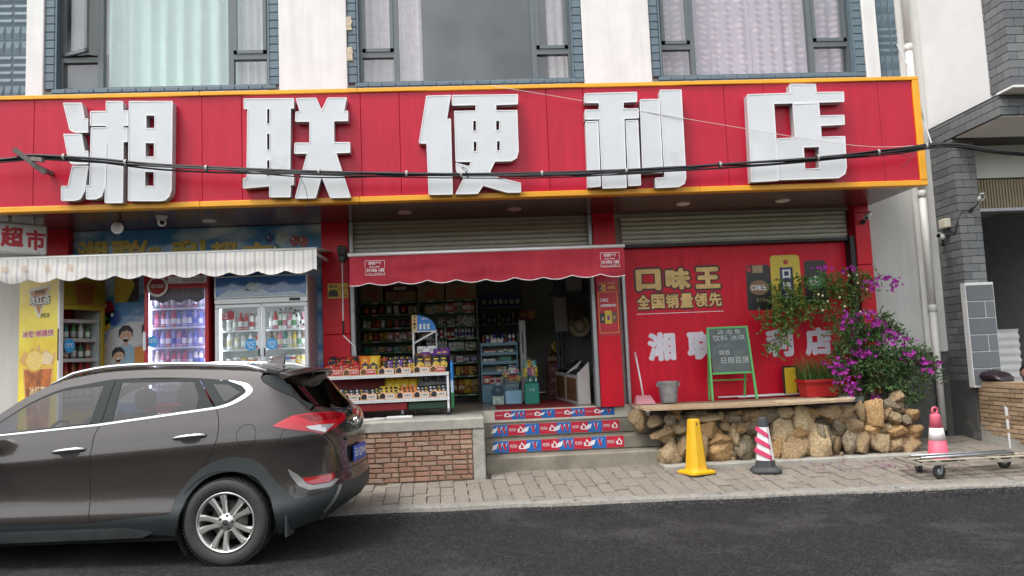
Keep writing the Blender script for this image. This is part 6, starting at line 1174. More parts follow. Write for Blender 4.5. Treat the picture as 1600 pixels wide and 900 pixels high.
fd = [(-2.12, 1.075), (-1.903, 1.089)]+G1+[(-1.831, .385), (-2.1, .385), (-2.2, .6), (-2.15, .9)]
doors = patch('door', fd, paint, car, off=.004, both=True)
rd = patch('door', [G1[0], (-.102, 1.239)]+smooth_poly(G2)[1:]+[p for p in reversed(ARCH) if p[0] < -.21]+[(-.778, .41)]+G1[:0:-1], paint, car, off=.004, both=True)
patch('quarter_panel', [(-.102, 1.239), (.012, 1.263), (.131, 1.319), (.182, 1.369), (.159, 1.411), (.111, 1.439), (-.037, 1.469), (-.307, 1.497), (-.307, 1.566), (-.05, 1.55), (.182, 1.53), (.32, 1.514), (.27, 1.485), (.335, 1.45), (.527, 1.398), (.788, 1.301), (.872, 1.18), (.85, 1.10), (.55, 1.056), (.47, .926), (.388, .796), (.355, .762)]
      + [p for p in reversed(ARCH) if -.2 < p[0] < .35]+smooth_poly(G2)[::-1][1:-1], paint, car, off=.004, both=True)
patch('roof_side', [(-.307, 1.566)]+[p for p in reversed(ea) if p[0] < -.31]+[p for p in wt if p[0] < -.31]+[(-.307, 1.497)], paint, car, off=.003, both=True)
patch('hatch', [(.872, 1.18), (.95, 1.215), (1.137, 1.185), (1.47, 1.15), (1.47, .66), (1.10, .66), (1.0, .90), (.90, 1.0), (.85, 1.10)], paint, car, off=.004, both=True)
patch('bumper', [(.55, 1.056), (.85, 1.095), (.90, 1.0), (1.0, .90), (1.10, .66), (1.47, .66)]+BUMP[::-1]+[(.388, .796), (.47, .926)], paint, car, off=.005, both=True)
patch('wheel_arch_trim', ARCH+BUMP[1:]+[(1.47, .40), (1.154, .345), (.983, .305), (.75, .275), (.627, .255)]+ARCHI[::-1]+[(-.456, .255), (-.46, .33)], plast, car, off=.012, both=True, skirt=.03)
patch('sill_trim', [(-2.1, .385), (-1.831, .385), (-1.089, .384), (-.778, .41), (-.437, .43), (-.46, .33), (-.456, .255), (-.684, .27), (-1.868, .27), (-2.1, .26)], plast, car, off=.006, both=True)
stepm = M('step_plastic', (.075, .083, .083), .5, var=.25, scale=6)
patch('side_step', [(-2.1, .33), (-.80, .335), (-.60, .29), (-.684, .255), (-1.868, .245), (-2.1, .24)], stepm, car, off=.022, both=True, skirt=.03)
CH_LO = [(-2.229, 1.070), (-1.903, 1.089), (-1.064, 1.143), (-.102, 1.239), (.012, 1.263), (.131, 1.319), (.182, 1.369), (.159, 1.411), (.111, 1.439), (-.037, 1.469)]
CH_HI = [(-2.233, 1.080), (-1.907, 1.101), (-1.068, 1.157), (-.105, 1.255), (.008, 1.286), (.111, 1.346), (.127, 1.376), (.107, 1.397), (.076, 1.422), (-.035, 1.462)]
patch('chrome_trim', CH_LO[:3]+smooth_poly(CH_LO[3:])+smooth_poly(CH_HI[3:])[::-1]+CH_HI[2::-1], chrome, car, off=.010, both=True, skirt=.012, step=.04)
# side glass and black frames
patch('window_frame', [(-2.15, 1.082)]+[p for p in CH_HI if -2.2 < p[0] < -.02]+[(.111, 1.346), (.122, 1.376), (.07, 1.422), (-.037, 1.462)]+[p for p in reversed(wt) if p[0] < -.04]
      + [(-1.89, 1.225), (-1.74, 1.335), (-1.512, 1.425), (-1.296, 1.455), (-1.108, 1.463), (-1.155, 1.17), (-1.865, 1.118), (-2.08, 1.10)], gloss_k, car, off=.002, both=True, step=.03) if False else None
def frame_poly(name, outer, mat, off): return patch(name, outer, mat, car, off=off, both=True, step=.03, skirt=.006)
FG = [(-1.12, 1.468), (-1.155, 1.165), (-1.865, 1.112), (-2.10, 1.088), (-1.885, 1.236), (-1.725, 1.340), (-1.508, 1.428), (-1.3, 1.458)]
RG = [(-.965, 1.488), (-.341, 1.470), (-.268, 1.344), (-.272, 1.226), (-.963, 1.176)]
QG = [(-.163, 1.44), (-.03, 1.432), (.080, 1.367), (-.041, 1.293)]
frame_poly('front_window', smooth_poly(FG[2:])+FG[:2], carglass, .0)
frame_poly('rear_side_window', RG, carglass, .0)
frame_poly('quarter_window', QG, carglass, .004)
# frames as strips round the glass
def strip(lo, hi, name='window_frame'): patch(name, lo+hi[::-1], gloss_k, car, off=.003, both=True, step=.03)
strip([(-2.10, 1.088)]+smooth_poly(FG[3:])[1:]+[(-1.12, 1.468)], [(-2.19, 1.046)]+[p for p in wt if -2.19 < p[0] < -1.03]+[(-1.035, 1.511)])
strip([(-1.12, 1.466), (-1.155, 1.165)], [(-1.034, 1.511), (-1.062, 1.160)], 'pillar_trim')
strip([(-1.026, 1.512), (-1.055, 1.161)], [(-.968, 1.486), (-.963, 1.178)], 'pillar_trim')
strip([(-.966, 1.488), (-.341, 1.472)], [(-1.02, 1.514), (-.30, 1.496)])
strip([(-.341, 1.470), (-.268, 1.344), (-.272, 1.226)], [(-.302, 1.494), (-.165, 1.30), (-.112, 1.249)], 'pillar_trim')
patch('quarter_trim', [(-.297, 1.494), (-.037, 1.462), (.076, 1.422), (.127, 1.376), (.111, 1.346), (.008, 1.286), (-.105, 1.253)], gloss_k, car, off=.0015, both=True)
# tail: window, black corner trim, lamps, plate
patch('corner_trim', [(.335, 1.452), (.31, 1.49), (.45, 1.50), (.70, 1.49), (.80, 1.475), (.789, 1.409), (.804, 1.318), (.95, 1.228), (.875, 1.20), (.788, 1.301), (.527, 1.398)], gloss_k, car, off=.004, both=True)
patch('rear_window', [(.789, 1.409), (.80, 1.475), (1.006, 1.48), (1.47, 1.48), (1.47, 1.15), (1.137, 1.19), (.953, 1.228), (.804, 1.318)], darkglass, car, off=.003, both=True)
TL = [(.442, 1.089), (.55, 1.128), (.661, 1.160), (.818, 1.168), (1.10, 1.155), (1.362, 1.122), (1.257, 1.074), (1.099, 1.045), (.893, .995), (.753, 1.03), (.552, 1.064)]
lampm = M('tail_lamp_red', (.42, .006, .014), .12, coat=1.0, var=.1, scale=12)
tl = patch('tail_light', TL, lampm, car, off=.010, both=True, bulge=.012, skirt=.02, step=.025)
lampw = M('tail_lamp_clear', (.55, .52, .52), .1, coat=1.0, metal=.4)
for t, sdx in zip(tl, (-1, 1)):
    patch('clear_lens', [(.738, 1.066), (.858, 1.068), (1.02, 1.058), (.899, 1.008), (.765, 1.042)], lampw, t, side=sdx, off=.024, skirt=.004, step=.02)
    patch('lamp_band', [(.70, 1.150), (.90, 1.152), (1.25, 1.125), (1.12, 1.09), (.80, 1.10)], M('tail_lamp_deep', (.20, .002, .006), .1, coat=1.0), t, side=sdx, off=.0235, skirt=.003, step=.02)
patch('bumper_reflector', [(.679, .66), (.973, .659), (.976, .621), (.909, .597), (.755, .6), (.706, .62)], lampm, car, off=.012, both=True, bulge=.004, step=.02)
patch('reflector_trim', [(.56, .745), (.645, .69), (.679, .655), (.704, .612), (.753, .592), (.906, .589), (.978, .612), (1.019, .602), (.913, .558), (.716, .560), (.640, .60), (.58, .69)], silver, car, off=.009, both=True, step=.03)
patch('skid_strip', [(.89, .318), (.925, .322), (1.026, .555), (.996, .555)], silver, car, off=.018, both=True)
ribbon('panel_gap', smooth_poly([(-1.029, 1.512), (-1.058, 1.16)])+G1, .006, gapm, car, .0052)
ribbon('panel_gap', smooth_poly(G2), .006, gapm, car, .0052)
ribbon('panel_gap', [(.85, 1.08), (.90, 1.0), (1.0, .90), (1.10, .66), (1.47, .66)], .007, gapm, car, .0062)
ribbon('panel_gap', [(.55, 1.06), (.47, .926), (.388, .796), (.358, .765)], .004, gapm, car, .0062)
ribbon('panel_gap', smooth_poly([(.34, 1.512), (.275, 1.485), (.33, 1.45), (.527, 1.398), (.788, 1.301), (.872, 1.19)]), .007, gapm, car, .006)
ribbon('panel_gap', [(-2.1, .387), (-1.831, .387), (-1.089, .386), (-.778, .412), (-.437, .435)], .008, gapm, car, .0055)
fc = [(.183+.085*cos(a*pi/16), 1.027+.083*sin(a*pi/16)) for a in range(32)]
patch('fuel_flap', fc, paint, car, side=-1, off=.0052)
ribbon('panel_gap', fc+fc[:1], .004, gapm, car, .0058, both=False)
def on_car(s, z, o, side=-1):
    n = cnorm(s, z); p = csurf(s, z)
    if n[1] > 0: n = (-n[0], -n[1], -n[2])
    return Vector((p[0]+n[0]*o, (p[1]+n[1]*o)*-side, p[2]+n[2]*o))
for (s, z, ang, dr) in ((-1.278, .954, .07, doors), (-.287, 1.028, .07, rd)):
    for sdx, d in zip((-1, 1), dr):
        cup = [(s+.085*cos(a*pi/10)+.01, z-.02+.032*sin(a*pi/10)) for a in range(20)]
        patch('handle_cup', cup, M('handle_recess', (.012, .011, .011), .6), d, side=sdx, off=.0052, skirt=0, step=.02)
        mb = MB(); L = [on_car(s+t, z+t*ang, .006+.030*min(1, (1-abs(t/.138)**4)), sdx) for t in [-.138+.023*k for k in range(13)]]
        mb.tube(L, [.008, .012, .014, .0155, .0165, .017, .017, .017, .0165, .0155, .015, .013, .008], 8); mb.build('handle', chrome, d, local=True)
# roof, hood, windscreen
def eave_at(x):
    z = interp(x, ea); p = csurf(x, z); return -p[1], z
mb = MB(); R = []
xs_ = [-1.50+.062*i for i in range(31)]
for x in xs_:
    ye, ze = eave_at(min(x, .34)); cr = .052; R.append([(x, ye*t, ze+cr*(1-abs(t)**3.2)-.012*sstep(.1, .36, x)*(1-abs(t)**3)) for t in [-1+.1*k for k in range(21)]])
mb.rings([r[::-1] for r in R], False, False, True, False); mb.build('roof', paint, car, local=True)
# windscreen and front corner surfaces
mb = MB(); R = []
for k in range(13):
    t = k/12; x = lerp(-2.30, -1.50, t); ye, ze = eave_at(x) if x > -2.226 else (.80, 1.05)
    R.append([(x-.16*(1-abs(q)**2)*(1-.4*t), ye*q*.99, ze+.052*(1-abs(q)**3.2)*t) for q in [-1+.125*j for j in range(17)]])
mb.rings([r[::-1] for r in R], False, False, True, False); mb.build('windscreen', carglass, car, local=True)
mb = MB(); R = []
for k in range(14):
    t = k/13; x = lerp(-3.38, -2.25, t); zc = herm(t, [(0, .88), (.2, .965), (.5, 1.03), (.8, 1.065), (1, 1.075)]); w = lerp(.60, .86, sstep(0, .5, t))
    R.append([(x-.10*(1-q*q)*(1-t), w*q, zc-.06*abs(q)**3) for q in [-1+.125*j for j in range(17)]])
mb.rings([r[::-1] for r in R], False, False, True, False); mb.build('bonnet', paint, car, local=True)
FA = [(-2.67+.40*cos(a), .345+.40*sin(a)) for a in [pi*k/14 for k in range(15)]]
patch('fender', [(-2.12, 1.075), (-2.5, 1.035), (-2.93, .97), (-3.1, .93), (-3.1, .62), (-3.07, .38)]+FA[::-1]+[(-2.26, .385), (-2.1, .385), (-2.2, .6), (-2.15, .9)], paint, car, off=.003, both=True)
patch('front_bumper', [(-3.1, .93), (-3.5, .91), (-4.2, .90), (-4.2, .26), (-3.4, .25), (-3.08, .30), (-3.07, .45), (-3.1, .62)], paint, car, off=.002, both=True)
patch('grille', [(-3.75, .86), (-4.2, .86), (-4.2, .45), (-3.95, .42)], plast, car, off=.012, both=True)
patch('headlight', [(-3.05, .90), (-3.25, .92), (-3.70, .86), (-3.66, .76), (-3.35, .77), (-3.12, .83)], lampw, car, off=.012, both=True, bulge=.008)
# floor pan, liners and cabin
mb = MB(); mb.box(-3.3, -3.08, -.78, .78, .22, .85); mb.box(-2.25, -.42, -.80, .80, .20, .42); mb.box(.45, .72, -.66, .66, .30, .62); mb.box(-.42, .45, -.60, .60, .24, .80); mb.box(-3.08, -2.25, -.60, .60, .24, .80); mb.build('underbody', gapm, car, local=True)
for xc in (0, -2.67):
    for sg in (-1, 1):
        mb = MB(); R = []
        for y in (.90, .58):
            R.append([(xc+.405*cos(a), sg*y, .345+.41*sin(a)) for a in [pi*k/14-.25 for k in range(19)]])
        if sg < 0: R = [r[::-1] for r in R]
        mb.rings(R, False, False, True, False); mb.build('wheel_liner', gapm, car, local=True)
mb = MB(); mb.box(-2.1, .62, -.78, .78, .42, .50); mb.build('cabin_floor', cabin, car, local=True)
mb = MB(); mb.bbox(-2.25, -1.75, -.74, .74, .80, 1.06, .08); mb.build('dashboard', cabin, car, local=True)
mb = MB(); mb.box(-.30, .55, -.70, .70, .9, .95); mb.build('parcel_shelf', cabin, car, local=True)
def seat(x, y, w, parent):
    st = thing_part('seat', parent)
    mb = MB(); mb.bbox(x-.28, x+.26, y-w/2, y+w/2, .52, .74, .06); mb.build('cushion', cabin, st, local=True)
    mb = MB(); mb.bbox(x+.20, x+.34, y-w/2, y+w/2, .70, 1.22, .06); v = mb.v
    mb.v = [(p[0]+(p[2]-.7)*.28, p[1], p[2]) for p in v]; mb.build('backrest', cabin, st, local=True)
    for yy in ((y,) if w < .7 else (y-.42, y+.42)):
        mb = MB(); mb.bbox(x+.38, x+.48, yy-.13, yy+.13, 1.24, 1.42, .04); mb.build('headrest', cabin, st, local=True)
for y in (-.38, .38): seat(-1.35, y, .50, car)
seat(-.50, 0, 1.3, car)
mb = MB(); L = [(-1.72+.05*sin(a)*1.0, -.38+.18*cos(a), 1.0+.17*sin(a)) for a in [2*pi*k/20 for k in range(21)]]; mb.tube(L, .014, 6); mb.build('steering_wheel', gapm, car, local=True)
mb = MB(); mb.quad((-1.45, -.62, 1.535), (-1.45, .62, 1.535), (.3, .62, 1.50), (.3, -.62, 1.50)); mb.build('headliner', M('headliner', (.3, .29, .28), .9), car, local=True)
# roof rails, spoiler, fin, wiper
for sg in (-1, 1):
    L = []
    for k in range(22):
        x = lerp(-1.62, .26, k/21); ye, ze = eave_at(x); e = min(1, k/2.0, (21-k)/2.0); L.append((x, sg*(ye-.045), ze+.012+.036*e))
    mb = MB(); mb.tube(L, [.012]+[.0165]*20+[.012], 8); mb.build('roof_rail', chrome, car, local=True)
mb = MB(); R = []
for k in range(21):
    q = -1+.1*k; y = .645*q; xe = .575-.13*abs(q)**2.2; xs0 = .28; zt = 1.512+.040*(1-abs(q)**3)
    R.append([(xs0, y, zt+.003), (lerp(xs0, xe, .6), y, zt-.002), (xe-.01, y, zt-.022), (xe, y, zt-.036), (xe-.03, y, zt-.048), (xs0+.10, y, zt-.055)])
mb.rings(R, True, True, True, True); mb.build('spoiler', paint, car, local=True, merge=True)
mb = MB(); mb.rings([[(.02, -.03, 1.60), (.02, .03, 1.60), (.19, .035, 1.585), (.19, -.035, 1.585)], [(.11, -.012, 1.645), (.11, .012, 1.645), (.195, .012, 1.645), (.195, -.012, 1.645)], [(.175, -.004, 1.69), (.175, .004, 1.69), (.20, .004, 1.69), (.20, -.004, 1.69)]], smooth=False); mb.build('antenna_fin', paint, car, local=True)
mb = MB(); mb.tube([(.80, .0, 1.135), (.775, -.12, 1.165), (.72, -.38, 1.19)], [.012, .009, .006], 6); mb.lathe((.795, 0, 1.13), [(.0, -.01), (.022, -.01), (.022, .02), (0, .02)], 10, 'X'); mb.build('rear_wiper', gloss_k, car, local=True)
# plate, badges
pl = MB(); R_ = Matrix.Translation((.868, 0, .77)) @ Matrix.Rotation(radians(90), 4, 'Z'); pl.bbox(-.22, .22, -.012, .0, -.07, .07, .008); pl.xf(R_)
plate = pl.build('number_plate', M('plate_blue', (.012, .075, .42), .35), car, local=True)
mb = MB(); put_text(mb, '云L·QJ0A4', -.205, .205, -.045, .045, -.0135, .012); mb.xf(R_); mb.build('lettering', M('plate_white', (.8, .8, .8), .4), plate, local=True)
mb = MB(); put_text(mb, '北京现代', -.62, -.42, .10, .145, -.0, .01); put_text(mb, '4WD', -.60, -.49, -.03, .0, -.0, .01)
mb.v = [(csurf(CA+CLR*(1-.72*abs(v[0])/.62*1.0), .77+v[2])[0]+.012, v[0], .77+v[2]) for v in mb.v]; mb.build('lettering', chrome, car, local=True)
mb = MB(); mb.prism([(ell(0, 1.055, .075, .040, 24), [ell(0, 1.055, .062, .029, 24)])], -.008, .002); mb.prism([([(-.042, 1.032), (-.022, 1.032), (-.012, 1.05), (.012, 1.058), (.022, 1.032), (.006, 1.032), (.012, 1.032), (.036, 1.032), (.046, 1.078), (.024, 1.078), (.014, 1.064), (-.010, 1.056), (-.022, 1.078), (-.036, 1.078)], [])], -.007, .002)
mb.xf(Matrix.Translation((.845, 0, 0)) @ Matrix.Rotation(radians(90), 4, 'Z')); mb.build('emblem', chrome, car, local=True)
mb = MB(); mb.bbox(.828, .852, -.34, .34, .905, .935, .008); mb.build('hatch_grip', paint, car, local=True)
mb = MB(); mb.bbox(-2.05, -1.87, -1.09, -.93, 1.02, 1.18, .05); mb.tube([(-1.98, -.93, 1.06), (-1.98, -.86, 1.06)], .02, 6); mb.build('wing_mirror', paint, car, local=True)
mb = MB(); mb.bbox(-2.05, -1.87, .93, 1.09, 1.02, 1.18, .05); mb.tube([(-1.98, .93, 1.06), (-1.98, .86, 1.06)], .02, 6); mb.build('wing_mirror', paint, car, local=True)
# mud flaps
for sg in (-1, 1):
    mb = MB(); mb.bbox(.475, .495, min(sg*.70, sg*.88), max(sg*.70, sg*.88), .21, .42, .006); mb.build('mud_flap', plast, car, local=True)
# wheels
rubber = M('tyre_rubber', (.028, .028, .028), .75, var=.2, scale=12, bump=.15, bscale=120)
alloy = M('alloy_rim', (.60, .59, .56), .28, metal=.85, var=.08, scale=10)
tp = MB(); tp.lathe((0, 0, 0), [(.225, .20), (.325, .215), (.343, .19), (.3445, .15), (.3445, .07), (.343, .035), (.334, .012), (.315, .0), (.280, -.002), (.245, .012), (.236, .022)], 64, 'Y', cap=False)
tyre_me = mesh_of(tp, 'tyre', rubber)
tr = MB()
for k in range(72):
    a = 2*pi*k/72
    for y0, y1, da in ((.008, .045, .0), (.055, .10, .03), (.11, .16, .0), (.165, .205, .03)):
        c, s_ = cos(a+da), sin(a+da); c2, s2 = cos(a+da+.05), sin(a+da+.05); r = .3475 if y0 > .01 else .345
        tr.add([(c*.34, y0, s_*.34), (c2*.34, y0, s2*.34), (c2*.34, y1, s2*.34), (c*.34, y1, s_*.34), (c*r, y0, s_*r), (c2*r, y0, s2*r), (c2*r, y1, s2*r), (c*r, y1, s_*r)], [(4, 5, 6, 7), (0, 1, 5, 4), (1, 2, 6, 5), (2, 3, 7, 6), (3, 0, 4, 7)])
tread_me = mesh_of(tr, 'tread', rubber)
rm = MB(); rm.lathe((0, 0, 0), [(.212, .19), (.205, .10), (.215, .035), (.226, .012), (.236, .008), (.240, .016), (.238, .03)], 64, 'Y', cap=False); rim_me = mesh_of(rm, 'rim', alloy)
sp = MB(); R = []
for t in [0, .15, .35, .55, .75, .9, 1.0]:
    r = lerp(.045, .216, t); a = -.16*sin(t*pi*.5)+.10*t*t; w = lerp(.024, .022, min(1, t*2))+.022*max(0, t-.6); y = lerp(.030, .016, t)
    tx, tz = cos(a), sin(a); px, pz = -tz, tx
    R.append([(r*tx-px*w, y+.016, r*tz-pz*w), (r*tx-px*w*.55, y, r*tz-pz*w*.55), (r*tx+px*w*.55, y, r*tz+pz*w*.55), (r*tx+px*w, y+.016, r*tz+pz*w), (r*tx+px*w*.6, y+.05, r*tz+pz*w*.6), (r*tx-px*w*.6, y+.05, r*tz-pz*w*.6)])
sp.rings(R, smooth=False); spoke_me = mesh_of(sp, 'spoke', alloy, merge=True)
hb = MB(); hb.lathe((0, 0, 0), [(.0, .012), (.024, .012), (.028, .016), (.032, .022), (.062, .026), (.075, .034), (.078, .07)], 30, 'Y'); hub_me = mesh_of(hb, 'hub', alloy)
cp = MB(); cp.lathe((0, 0, 0), [(.0, .009), (.023, .010), (.026, .016)], 24, 'Y', cap=False); cap_me = mesh_of(cp, 'hub_cap', gloss_k)
nu = MB(); nu.lathe((0, 0, 0), [(.0, .018), (.008, .018), (.011, .022), (.011, .04)], 8, 'Y'); nut_me = mesh_of(nu, 'nut', gloss_k)
dk = MB(); dk.lathe((0, 0, 0), [(.0, .10), (.15, .10), (.15, .12), (.0, .12)], 32, 'Y'); disc_me = mesh_of(dk, 'brake_disc', M('brake_iron', (.16, .15, .14), .45, metal=.8))
em = MB(); em.prism([(ell(0, 0, .016, .010, 16), [ell(0, 0, .0125, .007, 16)]), ([(-.008, -.006), (-.004, -.006), (-.002, -.001), (.003, .001), (.003, -.006), (.007, -.006), (.008, .006), (.004, .006), (.002, .002), (-.003, 0), (-.004, .006), (-.008, .006)], [])], .0075, .012); emb_me = mesh_of(em, 'emblem', chrome)
def local_inst(name, me, parent, loc=(0, 0, 0), rot=(0, 0, 0), scale=(1, 1, 1)):
    o = bpy.data.objects.new(name, me); link(o, parent); o.location = loc; o.rotation_euler = rot; o.scale = scale; return o
for xc in (0, -2.67):
    for sg in (-1, 1):
        w = thing_part('wheel', car); w.location = (xc, sg*.905, .3455); w.rotation_euler = (0, 0.5, 0 if sg < 0 else pi)
        for nm, me in (('tyre', tyre_me), ('tread', tread_me), ('rim', rim_me), ('hub', hub_me), ('hub_cap', cap_me), ('brake_disc', disc_me), ('emblem', emb_me)): local_inst(nm, me, w)
        for k in range(5):
            for d in (-.24, .24): local_inst('spoke', spoke_me, w, rot=(0, 2*pi*k/5+d, 0))
            a = 2*pi*k/5+.63; local_inst('nut', nut_me, w, (.054*cos(a), 0, .054*sin(a)))
mb = MB(); mb.box(-.10, .02, -.80, -.74, .36, .5); mb.build('brake_caliper', M('caliper', (.35, .34, .32), .5, metal=.6), car, local=True)
# ================================================================== cones, trolley, cables
def sq_cone(R, z, seg): return [(R*cos(pi/4+2*pi*k/seg)*(sqrt(2) if seg == 4 else 1), R*sin(pi/4+2*pi*k/seg)*(sqrt(2) if seg == 4 else 1), z) for k in range(seg)]
def ch_sq(r, z, c=.25, rot=0.0):
    q = [(-r+r*c, -r), (r-r*c, -r), (r, -r+r*c), (r, r-r*c), (r-r*c, r), (-r+r*c, r), (-r, r-r*c), (-r, -r+r*c)]; return [(x*cos(rot)-y*sin(rot), x*sin(rot)+y*cos(rot), z) for x, y in q]
cy = thing('yellow_cone', 'plain yellow plastic bollard cone before the stone planter', 'cone', (2.45, -1.43, .205), .35); ym = M('cone_yellow', (.68, .38, .01), .4, var=.06, stain=(.42, .25, .03), sscale=9, sthr=.68)
mb = MB(); mb.rings([ch_sq(.165, 0), ch_sq(.165, .022), ch_sq(.15, .03), ch_sq(.115, .035)], smooth=False); mb.build('base', ym, cy, local=True)
mb = MB(); mb.rings([ch_sq(.112, .034, .5), ch_sq(.105, .06, .5), ch_sq(.075, .42, .5), ch_sq(.062, .575, .5), ch_sq(.058, .59, .5)], smooth=False); mb.build('body', ym, cy, local=True)
mb = MB(); mb.prism([([(-.014, .52), (-.002, .52), (.004, .555), (-.008, .555)], [])], -.068, -.05); mb.build('mark', M('letter_dark'), cy, local=True)
cs_ = thing('striped_cone', 'black-based traffic cone with pink and white diagonal stripes', 'cone', (3.2, -1.52, .197), -.2); cs_.scale = (1, 1, 1.06); gm = M('cone_rubber', (.045, .047, .05), .7, var=.2); wm = M('cone_white', (.68, .66, .66), .5, stain=(.45, .42, .40), sscale=12, sthr=.64); pkm = M('cone_pink', (.55, .04, .12), .45, var=.1)
mb = MB(); mb.rings([ch_sq(.155, 0, .35), ch_sq(.155, .018, .35), ch_sq(.13, .045, .35), ch_sq(.113, .052, .4)], smooth=False); mb.build('base', gm, cs_, local=True)
def cr(z): return lerp(.118, .052, z/.56)
def cring(z, r=None): return [((r or cr(z))*cos(2*pi*k/8+pi/8), (r or cr(z))*sin(2*pi*k/8+pi/8), z) for k in range(8)]
mb = MB(); mb.rings([cring(.05), cring(.12)], smooth=False); mb.build('lower_band', gm, cs_, local=True); mb = MB(); mb.rings([cring(.12, cr(.12)-.002), cring(.46, cr(.46)-.002)], smooth=False); mb.build('body', wm, cs_, local=True); mb = MB(); mb.rings([cring(.46), cring(.545), cring(.56, .03)], smooth=False); mb.build('tip', gm, cs_, local=True)
for z0 in (.115, .225, .335):
    mb = MB(); R = []
    for k in range(9): a = pi/8+2*pi*k/8; t = (k % 8)/8 if False else 0; dz = .055*(cos(a-.0)); R.append([((cr(z0+dz+o)+.0025)*cos(a), (cr(z0+dz+o)+.0025)*sin(a), z0+.035-dz+o) for o in (.0, .05)])
    mb.rings(R, False, False, False, False); mb.build('stripe', pkm, cs_, local=True)
cp_ = thing('pink_cone', 'faded pink traffic cone with white band and ring top behind the trolley', 'cone', (5.31, -1.31, .213), .2); pf = M('cone_pink_faded', (.62, .11, .17), .55, var=.12, stain=(.50, .30, .30), sscale=9, sthr=.66)
mb = MB(); mb.rings([ch_sq(.19, 0, .3), ch_sq(.19, .018, .3), ch_sq(.13, .03, .3)], smooth=False); mb.build('base', pf, cp_, local=True)
pr = [(.115, .028), (.11, .05), (.09, .205)]; mb = MB(); mb.lathe((0, 0, 0), pr, 24); mb.build('lower', pf, cp_, local=True); mb = MB(); mb.lathe((0, 0, 0), [(.0915, .205), (.073, .345)], 24); mb.build('band', wm, cp_, local=True); mb = MB(); mb.lathe((0, 0, 0), [(.071, .345), (.055, .475), (.05, .50), (.03, .505)], 24); mb.build('upper', pf, cp_, local=True)
mb = MB(); mb.tube([(.036*cos(a), 0, .54+.036*sin(a)) for a in [2*pi*k/18 for k in range(19)]], .013, 8); mb.build('ring', pf, cp_, local=True)
tr_ = thing('platform_trolley', 'worn flat platform trolley on rubber wheels at the kerb', 'trolley', (5.25, -2.0, .15)); tm = M('trolley_steel', (.30, .27, .22), .6, metal=.35, var=.25, scale=14, stain=(.20, .11, .06), sscale=10, sthr=.6); dz = .295
mb = MB(); mb.bar((4.52, -2.20, dz), (6.05, -2.26, dz), .03, .022); mb.build('side_rail', tm, tr_); mb = MB(); mb.bar((4.52, -1.80, dz+.015), (6.05, -1.82, dz+.015), .03, .022); mb.build('side_rail', tm, tr_)
for i, x in enumerate((4.54, 4.78, 5.1, 5.42, 5.74, 6.02)): mb = MB(); mb.bar((x, -2.2, dz+.001), (x, -1.81, dz+.012), .05 if i in (0, 5) else .03, .03); mb.build('cross_bar', tm, tr_)
for i, y in enumerate((-2.10, -1.93)): mb = MB(); mb.bbox(4.60, 6.0, y-.03, y+.03, dz+.014, dz+.024, .003); mb.build('board', M('trolley_board', (.34, .30, .23), .8, var=.25, scale=10), tr_)
mb = MB(); mb.tube([(4.66, -2.05, dz+.04), (5.72, -1.98, dz+.045)], .014, 8); mb.tube([(4.66, -1.86, dz+.04), (5.72, -1.86, dz+.045)], .014, 8); mb.tube([(5.72, -1.98, dz+.045), (5.74, -1.92, dz+.045), (5.72, -1.86, dz+.045)], .014, 8); mb.build('folded_handle', steel, tr_, kind='stuff')
for x, y, a in ((4.74, -1.86, 1.35), (4.78, -2.16, .25), (5.68, -1.88, .0), (5.88, -2.2, .1)):
    wz = gz(y)+.072; w = thing_part('caster', tr_); w.location = Vector((x, y, wz))-ORG[tr_]; w.rotation_euler = (0, 0, a)
    mb = MB(); mb.lathe((0, -.02, 0), [(.042, 0), (.065, .0), (.072, .008), (.072, .032), (.065, .04), (.042, .04)], 24, 'Y', cap=False); mb.build('tyre', rubber if 'rubber' in globals() else gm, w, local=True); mb = MB(); mb.lathe((0, -.018, 0), [(0, 0), (.018, -.004), (.044, .004), (.044, .032), (.018, .04), (0, .036)], 18, 'Y'); mb.build('hub', steel, w, local=True)
    mb = MB(); mb.bar((0, -.028, 0), (.02, -.028, dz-wz-.015), .03, .006); mb.bar((0, .028, 0), (.02, .028, dz-wz-.015), .03, .006); mb.box(-.03, .06, -.04, .04, dz-wz-.03, dz-wz-.016); mb.build('fork', steel, w, local=True)
# overhead cables
CP = [(-7.5, -1.7, 3.72), (-4.91, -1.75, 3.875), (-4.71, -1.75, 3.91), (-4.52, -1.75, 3.91), (-3.92, -1.75, 3.85), (-3.25, -1.75, 3.76), (-2.24, -1.75, 3.685), (-1.22, -1.75, 3.63), (-.04, -1.75, 3.575), (1.01, -1.75, 3.555), (1.94, -1.75, 3.565), (3.02, -1.75, 3.61), (4.12, -1.75, 3.66), (4.87, -1.75, 3.71), (5.28, -1.75, 3.755), (5.62, -1.75, 3.745), (6.37, -1.75, 3.63), (9.5, -1.75, 3.3)]
blk = M('cable_black', (.012, .012, .013), .55); wr = thing('overhead_cable', 'bundle of black cables strung across the shop sign', 'cable', (0, -1.75, 3.55)); random.seed(8)
base_ = smooth_path(CP, 6)
for k in range(7):
    ph = random.uniform(0, 6); am = random.uniform(.008, .024); dzk = random.uniform(-.022, .022); mb = MB()
    mb.tube([(p[0], p[1]+.018*sin(p[0]*1.7+ph), p[2]+dzk+am*sin(p[0]*(1.1+.23*k)+ph)-(.035*max(0, sin(p[0]*.55+ph))**2 if k > 4 else 0)) for p in base_], [.011, .009, .014, .008, .009, .007, .008][k], 5); mb.build('strand', blk, wr)
